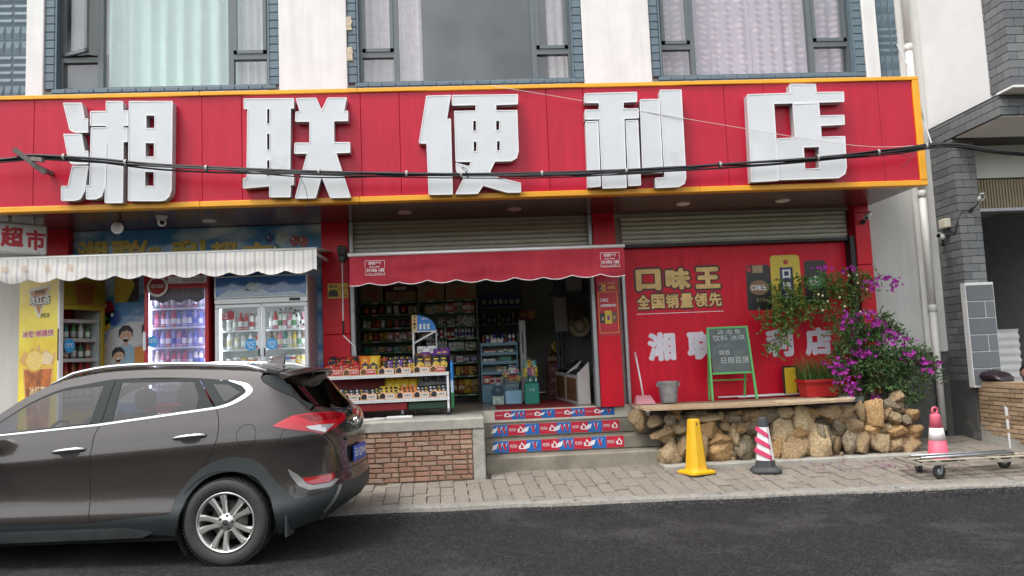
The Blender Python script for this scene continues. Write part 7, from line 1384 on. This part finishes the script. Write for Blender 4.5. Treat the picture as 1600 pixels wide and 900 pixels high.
for i, x in enumerate((-4.3, -3.6, -2.7, -1.6, -.6, .02, .9, 1.8, 2.9, 3.9, 4.6, 5.2)):
    p = min(base_, key=lambda q: abs(q[0]-x)); mb = MB(); mb.lathe((p[0], p[1], p[2]-.0), [(.034, -.012), (.036, 0), (.034, .012)], 10, 'X', cap=False); mb.build('cable_tie', M('tie_grey', (.35, .34, .31), .6), wr)
mb = MB(); mb.tube(smooth_path([(.0, -1.76, 3.57), (.03, -1.80, 3.61), (-.03, -1.80, 3.64), (.05, -1.79, 3.55), (.0, -1.78, 3.53)]), .004, 4); mb.tube(smooth_path([(4.85, -1.76, 3.69), (4.98, -1.77, 3.64), (5.1, -1.78, 3.70), (4.9, -1.8, 3.50)]), .005, 4); mb.tube(smooth_path([(-1.8, -1.76, 3.63), (-1.72, -1.77, 3.48), (-1.68, -1.77, 3.26)]), .0035, 4); mb.build('loose_end', blk, wr, kind='stuff')
bk_ = thing('cable_bracket', 'rusty steel bracket holding the cables in front of the sign', 'bracket', (-4.6, -1.6, 3.7)); irn = M('bracket_iron', (.16, .14, .125), .65, metal=.4, var=.3, scale=20)
mb = MB(); mb.bar((-4.74, -1.80, 3.97), (-4.47, -1.70, 3.73), .05, .05); mb.build('angle', irn, bk_); mb = MB(); mb.bar((-4.72, -1.72, 3.90), (-4.45, -1.78, 3.85), .045, .045); mb.build('angle', irn, bk_); mb = MB(); mb.bar((-4.56, -1.75, 3.80), (-4.56, -1.398, 3.80), .04, .04); mb.build('stub', irn, bk_)
mb = MB(); mb.tube(smooth_path([(.35, -1.46, 4.67), (1.3, -1.50, 4.47), (2.77, -1.54, 4.16), (4.48, -1.60, 3.82), (5.25, -1.74, 3.77)]), .0035, 4); mb.build('thin_wire', M('wire_pale', (.55, .50, .48), .6), label='thin pale wire sagging across the last two big characters', cat='wire')
mb = MB(); mb.tube(smooth_path([(6.03, -.03, 5.66), (5.75, -.75, 4.95), (5.5, -1.3, 4.25), (5.29, -1.75, 3.78)]), .009, 5); mb.build('tie_rope', M('rope_grey', (.40, .41, .41), .8), label='grey stay rope from the tiled wall down to the cable bundle', cat='rope')
# ================================================================== plants
random.seed(44)
def leaf_m(name, col, col2):
    m = M(name, col, .55, var=.45, scale=18, stain=col2, sscale=3, sthr=.56); b = m.node_tree.nodes['Principled BSDF']; b.inputs['Transmission Weight'].default_value = 0.0; b.inputs['Subsurface Weight'].default_value = 0.0; return m
lfA = leaf_m('leaf_dark', (.045, .10, .025), (.085, .15, .035)); lfB = leaf_m('leaf_light', (.10, .19, .035), (.17, .22, .04)); brac = M('bract_magenta', (.30, .012, .25), .55, var=.3, scale=30); barkm = M('bark', (.16, .11, .07), .9, var=.3, bump=.5); stg = M('green_stem', (.10, .13, .04), .7)
def leaf(mb, p, d, up, L, W, fold=.25):
    d = Vector(d).normalized(); s_ = d.cross(Vector(up)).normalized() if abs(d.dot(Vector(up))) < .98 else d.orthogonal().normalized(); n = s_.cross(d); p = Vector(p)
    mb.add([p, p+d*L*.35+s_*W*.5+n*fold*W, p+d*L*.75+s_*W*.38+n*fold*W*.6, p+d*L-n*.05*L, p+d*L*.75-s_*W*.38+n*fold*W*.6, p+d*L*.35-s_*W*.5+n*fold*W, p+d*L*.4], [(0, 1, 6), (1, 2, 6), (2, 3, 6), (3, 4, 6), (4, 5, 6), (5, 0, 6)])
def rdir():
    v = Vector((random.gauss(0, 1), random.gauss(0, 1), random.gauss(0, 1))); return v.normalized()
def fill(mb, c, r, n, L, stems=None, shell=.35):
    """twigs with leaves through an ellipsoid, denser near its skin, with gaps"""
    c = Vector(c); m = 0
    while m < n:
        q = rdir()*(random.uniform(shell, 1.08)**.6); p = Vector((c.x+q.x*r[0], c.y+q.y*r[1], c.z+q.z*r[2]))
        if noise.noise(p*5.0) < -.12: m += .3; continue
        out = Vector((q.x, q.y, q.z+.25)).normalized(); tw = (out+rdir()*.7).normalized(); k = random.randint(3, 6)
        for j in range(k):
            pp = p+tw*(j*L*.55); d = (tw*.4+rdir()*.9+Vector((0, -.15, -.1))).normalized(); leaf(mb, pp, d, rdir(), L*random.uniform(.6, 1.15), L*random.uniform(.4, .6))
        if stems is not None: stems.tube([p-tw*L*.8, p+tw*k*L*.5], .0022, 3)
        m += k
def flower(mb, p, s):
    a0 = random.uniform(0, 6); ax = (rdir()+Vector((0, -1.2, .3))).normalized(); u = ax.orthogonal().normalized(); v = ax.cross(u)
    for k in range(3):
        a = a0+k*2.094; d = (u*cos(a)+v*sin(a))*.9+ax*.5; leaf(mb, p, d, ax, s, s*.85, .12)
BLOB = [('b',5.19,1.12,0.52,0.36),('b',5.44,1.24,0.27,0.25),('b',4.92,1.37,0.28,0.36),('b',5.14,1.52,0.32,0.24),('b',5.62,1.20,0.12,0.12),('u',4.58,2.27,0.32,0.24),('u',4.82,2.1,0.36,0.28),('u',4.96,2.34,0.28,0.2),('u',5.22,2.4,0.28,0.08),('u',4.72,1.86,0.2,0.24),('v',4.13,2.25,0.24,0.22),('v',4.06,1.97,0.2,0.2),('v',3.92,1.73,0.14,0.24),('v',4.25,2.04,0.24,0.2),('v',3.85,1.9,0.17,0.1)]
FLOW = [(4.94,2.26),(5.14,2.33),(5.24,2.25),(4.56,1.92),(4.6,1.84),(4.81,1.93),(4.87,1.87),(5.03,1.8),(4.92,1.76),(5.09,1.7),(5.19,1.65),(4.72,1.59),(4.75,1.47),(4.67,1.43),(4.81,1.42),(4.61,1.33),(4.46,1.31),(5.34,1.59),(5.26,1.4),(5.37,1.35),(5.54,1.29),(5.65,1.28),(4.47,1.19),(4.52,1.12),(4.61,1.04),(4.86,0.9),(4.57,1.0),(5.01,1.57),(5.11,1.55),(4.59,1.8),(4.36,2.5),(4.71,2.48),(4.37,1.33),(5.52,1.2)]
bg_ = thing('bougainvillea', 'bougainvillea bush with magenta flowers spilling over the stone planter', 'plant', (5.0, -.6, .8))
lv_ = MB(); st_ = MB(); fl_ = MB()
for k, x, z, rx, rz in BLOB:
    if k == 'b': fill(lv_, (x, -.60, z), (rx, .34, rz), int(2600*rx*rz/.1*.55), .042, st_)
for x, z, rx, rz in ((4.82, 1.62, .26, .28), (4.66, 1.38, .2, .25), (5.02, 1.78, .22, .15), (4.58, 1.12, .12, .16)): fill(lv_, (x, -.70, z), (rx, .18, rz), int(2600*rx*rz/.1*.5), .042, st_)
tk = MB()
for a in ([(5.0, -.45, .78), (5.02, -.5, 1.0), (4.95, -.55, 1.35), (4.85, -.45, 1.8), (4.95, -.4, 2.2), (5.25, -.6, 2.42)], [(5.05, -.45, .78), (5.15, -.55, 1.1), (5.35, -.65, 1.3), (5.6, -.75, 1.28)], [(4.97, -.45, .78), (4.8, -.6, 1.2), (4.6, -.75, 1.25), (4.5, -.82, 1.08)], [(4.95, -.55, 1.35), (4.8, -.6, 1.75), (4.65, -.65, 1.92)], [(5.02, -.5, 1.0), (5.1, -.7, 1.5), (5.0, -.75, 1.75)]): L = smooth_path(a); tk.tube(L, [lerp(.017, .004, i/(len(L)-1)) for i in range(len(L))], 6)
tk.build('trunk', barkm, bg_)
for i, (x, z) in enumerate(FLOW):
    n = random.randint(5, 10); s_ = .052 if i not in (25, 31, 30, 33, 21) else .03
    for j in range(n): flower(fl_, Vector((x+random.gauss(0, s_), -.82+random.gauss(0, .06), z+random.gauss(0, s_*.6))), random.uniform(.026, .040))
for a in ([(4.9, -.75, 1.9), (5.1, -.8, 1.68), (5.3, -.85, 1.55)], [(4.75, -.8, 1.55), (4.6, -.85, 1.3), (4.5, -.88, 1.12), (4.6, -.88, .98)], [(4.9, -.7, 2.27), (5.1, -.78, 2.34), (5.28, -.8, 2.24)]):
    for p in smooth_path(a, 9):
        for j in range(1): flower(fl_, Vector(p)+rdir()*.06, random.uniform(.024, .036))
lv_.build('crown', lfA, bg_, kind='stuff'); st_.build('twigs', stg, bg_, kind='stuff'); fl_.build('flowers', brac, bg_, kind='stuff')
vn = thing('climbing_vine', 'sparse green climber with pale buds sprawling over the banner', 'plant', (4.6, -.3, .9))
lv_ = MB(); st_ = MB(); bd_ = MB()
for k, x, z, rx, rz in BLOB:
    if k == 'u': fill(lv_, (x, -.36, z), (rx, .16, rz), int(2000*rx*rz/.1*.30), .040, st_, .1)
    if k == 'v': fill(lv_, (x, -.30, z), (rx, .14, rz), int(2000*rx*rz/.1*.33), .055, st_, .1)
for a in ([(4.72, -.3, .9), (4.75, -.3, 1.4), (4.7, -.25, 1.9), (4.55, -.3, 2.2), (4.3, -.3, 2.3), (4.05, -.3, 2.1), (3.95, -.3, 1.75), (3.9, -.3, 1.6)], [(4.75, -.3, 1.4), (4.95, -.3, 1.9), (5.05, -.3, 2.3), (4.8, -.3, 2.5)], [(4.7, -.25, 1.9), (4.4, -.3, 2.0), (4.1, -.3, 1.95), (3.75, -.3, 1.9)], [(4.55, -.3, 2.2), (4.4, -.35, 2.5), (4.35, -.4, 2.6)]): L = smooth_path(a); st_.tube(L, [lerp(.009, .003, i/(len(L)-1)) for i in range(len(L))], 5)
for i in range(16): x, z = random.uniform(4.3, 5.05), random.uniform(1.55, 2.5); bd_.lathe((x, -.55-random.uniform(0, .1), z), [(0, -.014), (.014, -.006), (.016, .004), (.008, .016), (0, .018)], 7)
lv_.build('crown', lfB, vn, kind='stuff'); st_.build('stems', stg, vn, kind='stuff'); bd_.build('buds', M('bud_cream', (.70, .58, .42), .6), vn, kind='stuff')
gp = thing('grass_pot', 'red plastic trough pot with long grassy leaves on the platform', 'potted plant', (4.36, -.42, .91))
mb = MB(); mb.rings([[(4.17, -.54, .917), (4.55, -.54, .917), (4.55, -.32, .917), (4.17, -.32, .917)], [(4.14, -.57, 1.105), (4.58, -.57, 1.105), (4.58, -.29, 1.105), (4.14, -.29, 1.105)], [(4.125, -.585, 1.105), (4.595, -.585, 1.105), (4.595, -.275, 1.105), (4.125, -.275, 1.105)], [(4.125, -.585, 1.135), (4.595, -.585, 1.135), (4.595, -.275, 1.135), (4.125, -.275, 1.135)]], cap1=False, smooth=False); mb.build('trough', M('pot_red', (.45, .018, .018), .45), gp)
mb = MB(); mb.quad((4.13, -.58, 1.08), (4.59, -.58, 1.08), (4.59, -.28, 1.08), (4.13, -.28, 1.08)); mb.build('soil', M('planter_soil'), gp); mb = MB()
for i in range(420):
    x, y = random.uniform(4.14, 4.58), random.uniform(-.57, -.3); a = random.uniform(0, 2*pi); h = random.uniform(.18, .48); r = random.uniform(.05, .30); dx, dy = cos(a)*r-.09, sin(a)*r*.7-.05; w = .004; px_, py_ = -sin(a)*w, cos(a)*w; P_ = []
    for t in (0, .35, .7, 1): q = Vector((x+dx*t*t, y+dy*t*t, 1.10+h*(t-.45*t*t*(r/.3)))); ww = 1-t*.85; P_ += [q+Vector((px_, py_, 0))*ww, q-Vector((px_, py_, 0))*ww]
    mb.add(P_, [(0, 1, 3, 2), (2, 3, 5, 4), (4, 5, 7, 6)], True)
mb.build('grass', leaf_m('grass_blade', (.07, .15, .03), (.16, .20, .05)), gp, kind='stuff')
# ================================================================== neighbour on the right
nb = thing('neighbour_building', 'grey brick-faced neighbour with overhanging white upper storey', 'building', (7.4, -.5, .3)); XN = 6.36
gb1 = [M('grey_brick_%d' % i, c, .75, var=.15, scale=9, rnd=.10) for i, c in enumerate(((.135, .14, .145), (.115, .12, .125), (.155, .16, .16)))]
whw = M('white_side', (.68, .68, .67), .85, var=.05, scale=2, stain=(.50, .50, .47), sscale=1.2, sthr=.68); jm = M('brick_joint', (.05, .05, .052), .9)
mb = MB(); mb.box(XN+.003, 9.2, -1.67, 2.0, 4.44, 8.4); mb.build('upper_storey', whw, nb)
mb = MB(); mb.box(XN+.012, 9.2, -1.45, -.02, 4.175, 4.44); mb.build('beam', jm, nb)
mb = MB(); mb.box(XN+.02, 9.0, -1.44, -.55, 4.166, 4.174); mb.build('beam_soffit', whw, nb)
mb = MB(); mb.box(XN+.012, 6.66, -.49, .3, .2, 4.17); mb.build('pier_core', jm, nb)
bm_ = []
for i in range(3): mb = MB(); mb.bbox(-.5, .5, -.5, .5, -.5, .5, .05); bm_.append(mesh_of(mb, 'brick', gb1[i]))
random.seed(2)
def brick_face(axis, c, a0, a1, z0, z1, L=.215, h=.1, th=.02):
    r = 0; z = z0
    while z < z1-.02:
        hh = min(h, z1-z); x = a0-(L/2 if r % 2 else 0)
        while x < a1-.001:
            p, q = max(x, a0), min(x+L, a1)
            if q-p > .02:
                m = (p+q)/2
                if axis == 'x': inst('brick', random.choice(bm_), nb, (m, c, z+hh/2), (0, 0, 0), (q-p-.006, th, hh-.007))
                else: inst('brick', random.choice(bm_), nb, (c, m, z+hh/2), (0, 0, 0), (th, q-p-.006, hh-.007))
            x += L
        z += h; r += 1
brick_face('y', XN+.004, -.50, .0, 1.02, 4.17); brick_face('x', -.497, XN-.004, 6.66, 1.02, 4.17)
brick_face('y', XN+.004, -1.46, .0, 4.18, 4.42); brick_face('x', -1.457, XN-.004, 8.0, 4.18, 4.42)
brick_face('y', XN-.006, -1.69, -1.33, 4.46, 6.9); brick_face('x', -1.687, XN-.016, 7.6, 4.46, 6.9)
mb = MB(); mb.box(XN-.02, 9.2, -1.72, -1.44, 4.425, 4.452); mb.build('ledge', whw, nb)
mb = MB(); mb.box(6.66, 9.2, -.12, .1, 3.72, 4.17); mb.build('fascia', whw, nb)
fp = thing_part('fluted_panel', nb); mb = MB(); mb.box(6.66, 8.6, -.10, .05, 3.30, 3.70); mb.build('backing', M('flute_tan', (.34, .28, .18), .6), fp)
for k in range(46): x = 6.68+.042*k; mb = MB(); mb.bbox(x, x+.028, -.125, -.101, 3.30, 3.70, .006); mb.build('flute', M('flute_tan'), fp)
mb = MB(); mb.box(6.66, 9.2, -.15, .05, 3.26, 3.30); mb.build('track', steel, nb)
rmn = M('garage_wall', (.42, .43, .43), .9); mb = MB(); mb.quad((6.66, 4, .3), (9.2, 4, .3), (9.2, 4, 4.2), (6.66, 4, 4.2)); mb.quad((6.66, .1, .3), (6.66, 4, .3), (6.66, 4, 4.2), (6.66, .1, 4.2)); mb.quad((9.2, 4, .3), (9.2, -.1, .3), (9.2, -.1, 4.2), (9.2, 4, 4.2)); mb.quad((6.66, .1, 3.7), (9.2, .1, 3.7), (9.2, 4, 3.7), (6.66, 4, 3.7)); mb.build('garage_room', rmn, nb)
mb = MB(); mb.quad((6.4, -.9, .34), (9.2, -.9, .34), (9.2, 4, .345), (6.4, 4, .345)); mb.build('garage_floor', conc, nb)
# granite-block facing at the pier foot
gf = thing_part('granite_facing', nb); mb = MB(); mb.box(6.285, 6.66, -.60, -.51, .95, 2.27); mb.build('mortar', M('mortar_white', (.62, .62, .60), .8), gf); grn = M('granite', (.13, .14, .15), .7, var=.5, scale=90, rnd=.1)
for r in range(6):
    z0 = .98+.212*r; cs2 = ((6.297, 6.648),) if r % 2 else ((6.297, 6.52), (6.535, 6.648))
    for a, b in cs2: mb = MB(); mb.bbox(a, b, -.612, -.598, z0, z0+.198, .004); mb.build('block', grn, gf)
mb = MB(); mb.box(XN-.012, 6.66, -.505, -.0, .15, 1.02); mb.build('plinth', M('dark_render'), nb)
# low brick wall
lw = thing('low_brick_wall', 'low wall of thin tan bricks running out beside the pier', 'wall', (6.5, -1.2, .2)); tb_ = [M('tan_brick_%d' % i, c, .85, var=.2, scale=12, bump=.3, rnd=.12) for i, c in enumerate(((.32, .22, .13), (.37, .26, .16), (.27, .185, .11)))]
mb = MB(); mb.box(6.40, 6.60, -2.1, -.515, .1, .985); mb.build('core', M('brick_mortar'), lw); tm_ = []
for i in range(3): mb = MB(); mb.bbox(-.5, .5, -.5, .5, -.5, .5, .05); tm_.append(mesh_of(mb, 'brick', tb_[i]))
mb = MB(); mb.add([(6.375, -2.1, .05), (6.375, -.515, .15), (6.375, -.515, .50), (6.375, -2.1, .16), (6.402, -2.1, .05), (6.402, -.515, .15), (6.402, -.515, .50), (6.402, -2.1, .16)], [(0, 1, 2, 3)[::-1], (3, 2, 6, 7), (0, 3, 7, 4), (1, 5, 6, 2)]); mb.build('footing', conc, lw)
for r in range(16):
    z = .16+.0525*r; y = -2.1+(.1 if r % 2 else 0)
    while y < -.53:
        L = min(.2, -.53-y)
        if L > .04 and z+.05 > lerp(.16, .5, (y+2.1)/1.58): inst('brick', random.choice(tm_), lw, (6.395+random.uniform(-.006, .006), y+L/2, z+.026), (random.uniform(-.01, .01), 0, 0), (.05, L-.012, .044))
        y += .2
for i in range(9): inst('brick', random.choice(tm_), lw, (6.50, -2.0+.18*i, 1.0), (0, 0, random.uniform(-.02, .02)), (.23, .172, .046))
mb = MB(); mb.add([(6.366, -1.02, .24), (6.366, -1.05, .24), (6.366, -1.06, .72), (6.366, -1.0, .75)], [(0, 1, 2, 3)]); mb.build('paint_drip', decw, lw)
# bag on the wall, corrugated sheet, person
bgm = M('bag_vinyl', (.025, .014, .018), .35, var=.2); mb = MB(); R = []
for t in [i/12 for i in range(13)]:
    y = lerp(-.93, -.40, t); h = .02+.16*sin(pi*t)**.6*(.75+.3*noise.noise((y*6, 1, 0))); w = .08+.07*sin(pi*t)**.5; R.append([(6.5+w*cos(a), y, 1.023+h*(.5+.5*sin(a))*(1+.12*noise.noise((y*9, a*2, 2)))) for a in [2*pi*k/14-pi/2 for k in range(14)]])
mb.rings(R); mb.build('vinyl_bag', bgm, label='shiny dark bag slumped on top of the low brick wall', cat='bag')
mb = MB(); n = 36; R = [[(7.42+.30*i/n, .55+.018*sin(i*pi/2), .36), (7.42+.30*i/n, .55+.018*sin(i*pi/2), 1.68)] for i in range(n+1)]
mb2 = MB(); R = [[(7.40, .55+.016*sin(k*pi/2), .36+.028*k), (7.78, .55+.016*sin(k*pi/2), .36+.028*k)] for k in range(48)]; mb2.rings(R, False, False, True, False); mb2.build('corrugated_sheet', M('sheet_white', (.62, .62, .60), .5), label='white corrugated sheet leaning in the garage opening', cat='sheet')
def person():
    p = thing('person', 'person in black clothes sitting behind the low wall, only the head showing', 'person', (7.30, -.15, .34))
    J = {'pel': ((7.32, -.05, .50), .15), 'ch': ((7.30, -.13, .76), .15), 'nk': ((7.29, -.18, .92), .062), 'hd': ((7.28, -.21, .985), .06), 'sl': ((7.13, -.14, .86), .065), 'el': ((7.06, -.22, .62), .048), 'wl': ((7.13, -.42, .58), .036), 'sr': ((7.47, -.12, .86), .065), 'er': ((7.54, -.2, .62), .048), 'wr': ((7.46, -.42, .58), .036), 'hl': ((7.24, -.05, .48), .095), 'kl': ((7.2, -.46, .58), .07), 'al': ((7.2, -.48, .40), .045), 'fl': ((7.2, -.6, .375), .04), 'hr': ((7.40, -.05, .48), .095), 'kr': ((7.42, -.46, .58), .07), 'ar': ((7.42, -.48, .40), .045), 'fr': ((7.42, -.6, .375), .04)}
    E_ = [('pel', 'ch'), ('ch', 'nk'), ('nk', 'hd'), ('ch', 'sl'), ('sl', 'el'), ('el', 'wl'), ('ch', 'sr'), ('sr', 'er'), ('er', 'wr'), ('pel', 'hl'), ('hl', 'kl'), ('kl', 'al'), ('al', 'fl'), ('pel', 'hr'), ('hr', 'kr'), ('kr', 'ar'), ('ar', 'fr')]
    ks = list(J); me = bpy.data.meshes.new('body'); O_ = ORG[p]; me.from_pydata([Vector(J[k][0])-O_ for k in ks], [(ks.index(a), ks.index(b)) for a, b in E_], []); o = bpy.data.objects.new('body', me); link(o, p)
    sk = o.modifiers.new('skin', 'SKIN'); ss = o.modifiers.new('sub', 'SUBSURF'); ss.levels = ss.render_levels = 2
    for i, k in enumerate(ks): me.skin_vertices[0].data[i].radius = (J[k][1], J[k][1])
    me.skin_vertices[0].data[0].use_root = True; me.materials.append(M('cloth_black', (.02, .02, .022), .85))
    skin = M('skin', (.42, .24, .16), .55); hc = Vector((7.275, -.225, 1.075)); bm = bmesh.new(); bmesh.ops.create_uvsphere(bm, u_segments=28, v_segments=20, radius=1)
    for v in bm.verts:
        x, y, z = v.co; w = .077*(1-.18*max(0, -z)); fy = .095; q = Vector((x*w, y*fy, z*.118))
        if y < 0:
            q.y -= .020*math.exp(-((x*w/.014)**2+((z*.118+.012)/.022)**2)); q.y += .008*math.exp(-(((abs(x*w)-.03)/.014)**2+((z*.118-.012)/.013)**2)); q.y -= .006*math.exp(-((x*w/.025)**2+((z*.118+.055)/.010)**2))
        v.co = q
    for sx in (-1, 1):
        r = bmesh.ops.create_uvsphere(bm, u_segments=8, v_segments=6, radius=1); 
        for v in r['verts']: v.co = Vector((sx*.078+v.co.x*.010, .008+v.co.y*.018, v.co.z*.032))
    hm = bpy.data.meshes.new('head'); bm.to_mesh(hm); bm.free(); hm.materials.append(skin); hm.polygons.foreach_set('use_smooth', [True]*len(hm.polygons)); h = bpy.data.objects.new('head', hm); link(h, p); h.location = hc-O_; h.rotation_euler = (.25, 0, -.5)
    bm = bmesh.new(); bmesh.ops.create_uvsphere(bm, u_segments=28, v_segments=20, radius=1)
    for v in bm.verts: x, y, z = v.co; v.co = Vector((x*.085, .012+y*.100, .018+z*.112)); v.co *= 1+.03*noise.noise(v.co*60)
    bmesh.ops.delete(bm, geom=[v for v in bm.verts if v.co.z < (.055 if v.co.y < -.02 else -.045) or (v.co.y < -.055 and v.co.z < .075)], context='VERTS'); hr = bpy.data.meshes.new('hair'); bm.to_mesh(hr); bm.free(); hr.materials.append(M('hair_black', (.012, .011, .011), .5)); hr.polygons.foreach_set('use_smooth', [True]*len(hr.polygons)); g = bpy.data.objects.new('hair', hr); link(g, p); g.location = hc-O_; g.rotation_euler = (.25, 0, -.5)
    for nm, sx in (('eye', -.028), ('eye', .028)):
        mb = MB(); mb.lathe((sx, -.082, .012), [(0, -.006), (.008, -.003), (.010, .004)], 10, 'Y', cap=False); o2 = mb.build(nm, M('letter_dark'), h, local=True)
    mb = MB(); mb.bar((-.022, -.088, -.052), (.022, -.088, -.052), .004, .006); mb.build('mouth', M('lip', (.30, .12, .10), .5), h, local=True)
    for wj, sg in (('wl', 1), ('wr', -1)):
        c = Vector(J[wj][0]); mb = MB(); mb.tube([c, c+Vector((.0, -.05, -.005)), c+Vector((.01*sg, -.095, -.012))], [.026, .036, .032], 8)
        for f, (dx, L_) in enumerate(((-.026, .065), (-.009, .075), (.009, .07), (.026, .055))): b0 = c+Vector((dx+.01*sg, -.09, -.01)); mb.tube([b0, b0+Vector((0, -L_*.5, -.008)), b0+Vector((0, -L_*.85, -.03))], [.0095, .009, .007], 6)
        mb.tube([c+Vector((.03*sg, -.03, 0)), c+Vector((.052*sg, -.06, -.01)), c+Vector((.05*sg, -.09, -.025))], [.012, .0105, .008], 6); mb.build('hand', skin, p)
    return p
person(); mb = MB(); mb.lathe((7.32, -.03, .347), [(.15, 0), (.13, .05), (.15, .10), (.14, .115)], 18); mb.build('low_stool', M('wood_panel'), label='low round stool behind the low wall', cat='stool')
# ================================================================== wall and coping on the left
lf = thing('left_side_wall', 'plain grey rendered wall with tiled coping left of the coolers', 'wall', (-6.6, .6, .3)); mb = MB(); mb.box(-12, -5.34, .55, .8, .0, 3.42); mb.build('wall', wallg, lf)
tl_ = M('coping_tile', (.14, .14, .14), .8, var=.3, scale=10)
for k in range(34): x = -11.9+.195*k; mb = MB(); mb.rings([[(x, .40, 3.40), (x+.09, .40, 3.45), (x+.185, .40, 3.40), (x+.185, .40, 3.36), (x, .40, 3.36)], [(x, .70, 3.53), (x+.09, .70, 3.60), (x+.185, .70, 3.53), (x+.185, .70, 3.49), (x, .70, 3.49)]], smooth=False); mb.build('coping_tile', tl_, lf)
# far side of the street, seen only in reflections
mb = MB(); R = []
for i in range(61): 
    a = radians(-80+160*i/60); R.append([(math.sin(a)*r, -cos(a)*r-4, -.05 if j == 0 else h*(.7+.5*noise.noise((i*.35, j, 3)))) for j, (r, h) in enumerate(((34, 0), (42, 4.0), (60, 9.0), (90, 13.0), (130, 12)))])
mb.rings([r for r in R], False, False, True, False); mb.build('hills', M('hill_green', (.05, .075, .03), .95, var=.5, scale=.25), kind='structure', local=True)
# ================================================================== grit and litter
random.seed(77); mb = MB()
def pebble(mb, x, y, z, r):
    a = random.uniform(0, 6); k = [(cos(a+i*1.257)*r*random.uniform(.7, 1.2), sin(a+i*1.257)*r*random.uniform(.7, 1.2)) for i in range(5)]
    mb.add([(x+p, y+q, z) for p, q in k]+[(x+p*.5, y+q*.5, z+r*.8) for p, q in k], [(5, 6, 7, 8, 9)]+[(i, (i+1) % 5, 5+(i+1) % 5, 5+i) for i in range(5)])
for i in range(2600):
    x = random.uniform(-2.5, 7.5); d = abs(random.gauss(0, .10)); y = edge_y(x)-.03-d; pebble(mb, x, y, .094-.045*min(1, d/.5)-.004, random.uniform(.002, .008))
mb.build('gravel', M('grit_grey', (.085, .08, .073), .9, var=.5, scale=40), kind='stuff', label='fine grey grit along the edge of the asphalt', cat='gravel')
mb = MB()
for i in range(900):
    x = random.uniform(-2.2, 6.3); y = random.uniform(edge_y(x)+.12, -1.25 if x > .2 or x < .1 else -1.25); pebble(mb, x, y, gz(y)-.004, random.uniform(.002, .006))
mb.build('gravel', M('grit_dark', (.075, .065, .055), .9, var=.5, scale=40), kind='stuff', label='scattered dark grit on the pavement', cat='gravel')
mb = MB()
for i in range(110):
    x = random.gauss(4.6, .7); y = random.uniform(-1.75, -1.24); leaf(mb, (x, y, gz(y)+.004), (random.uniform(-1, 1), random.uniform(-1, 1), .12), (0, 0, 1), random.uniform(.018, .03), .02)
mb.build('fallen_petals', brac, kind='stuff', label='fallen magenta petals on the pavement below the planter', cat='petals')
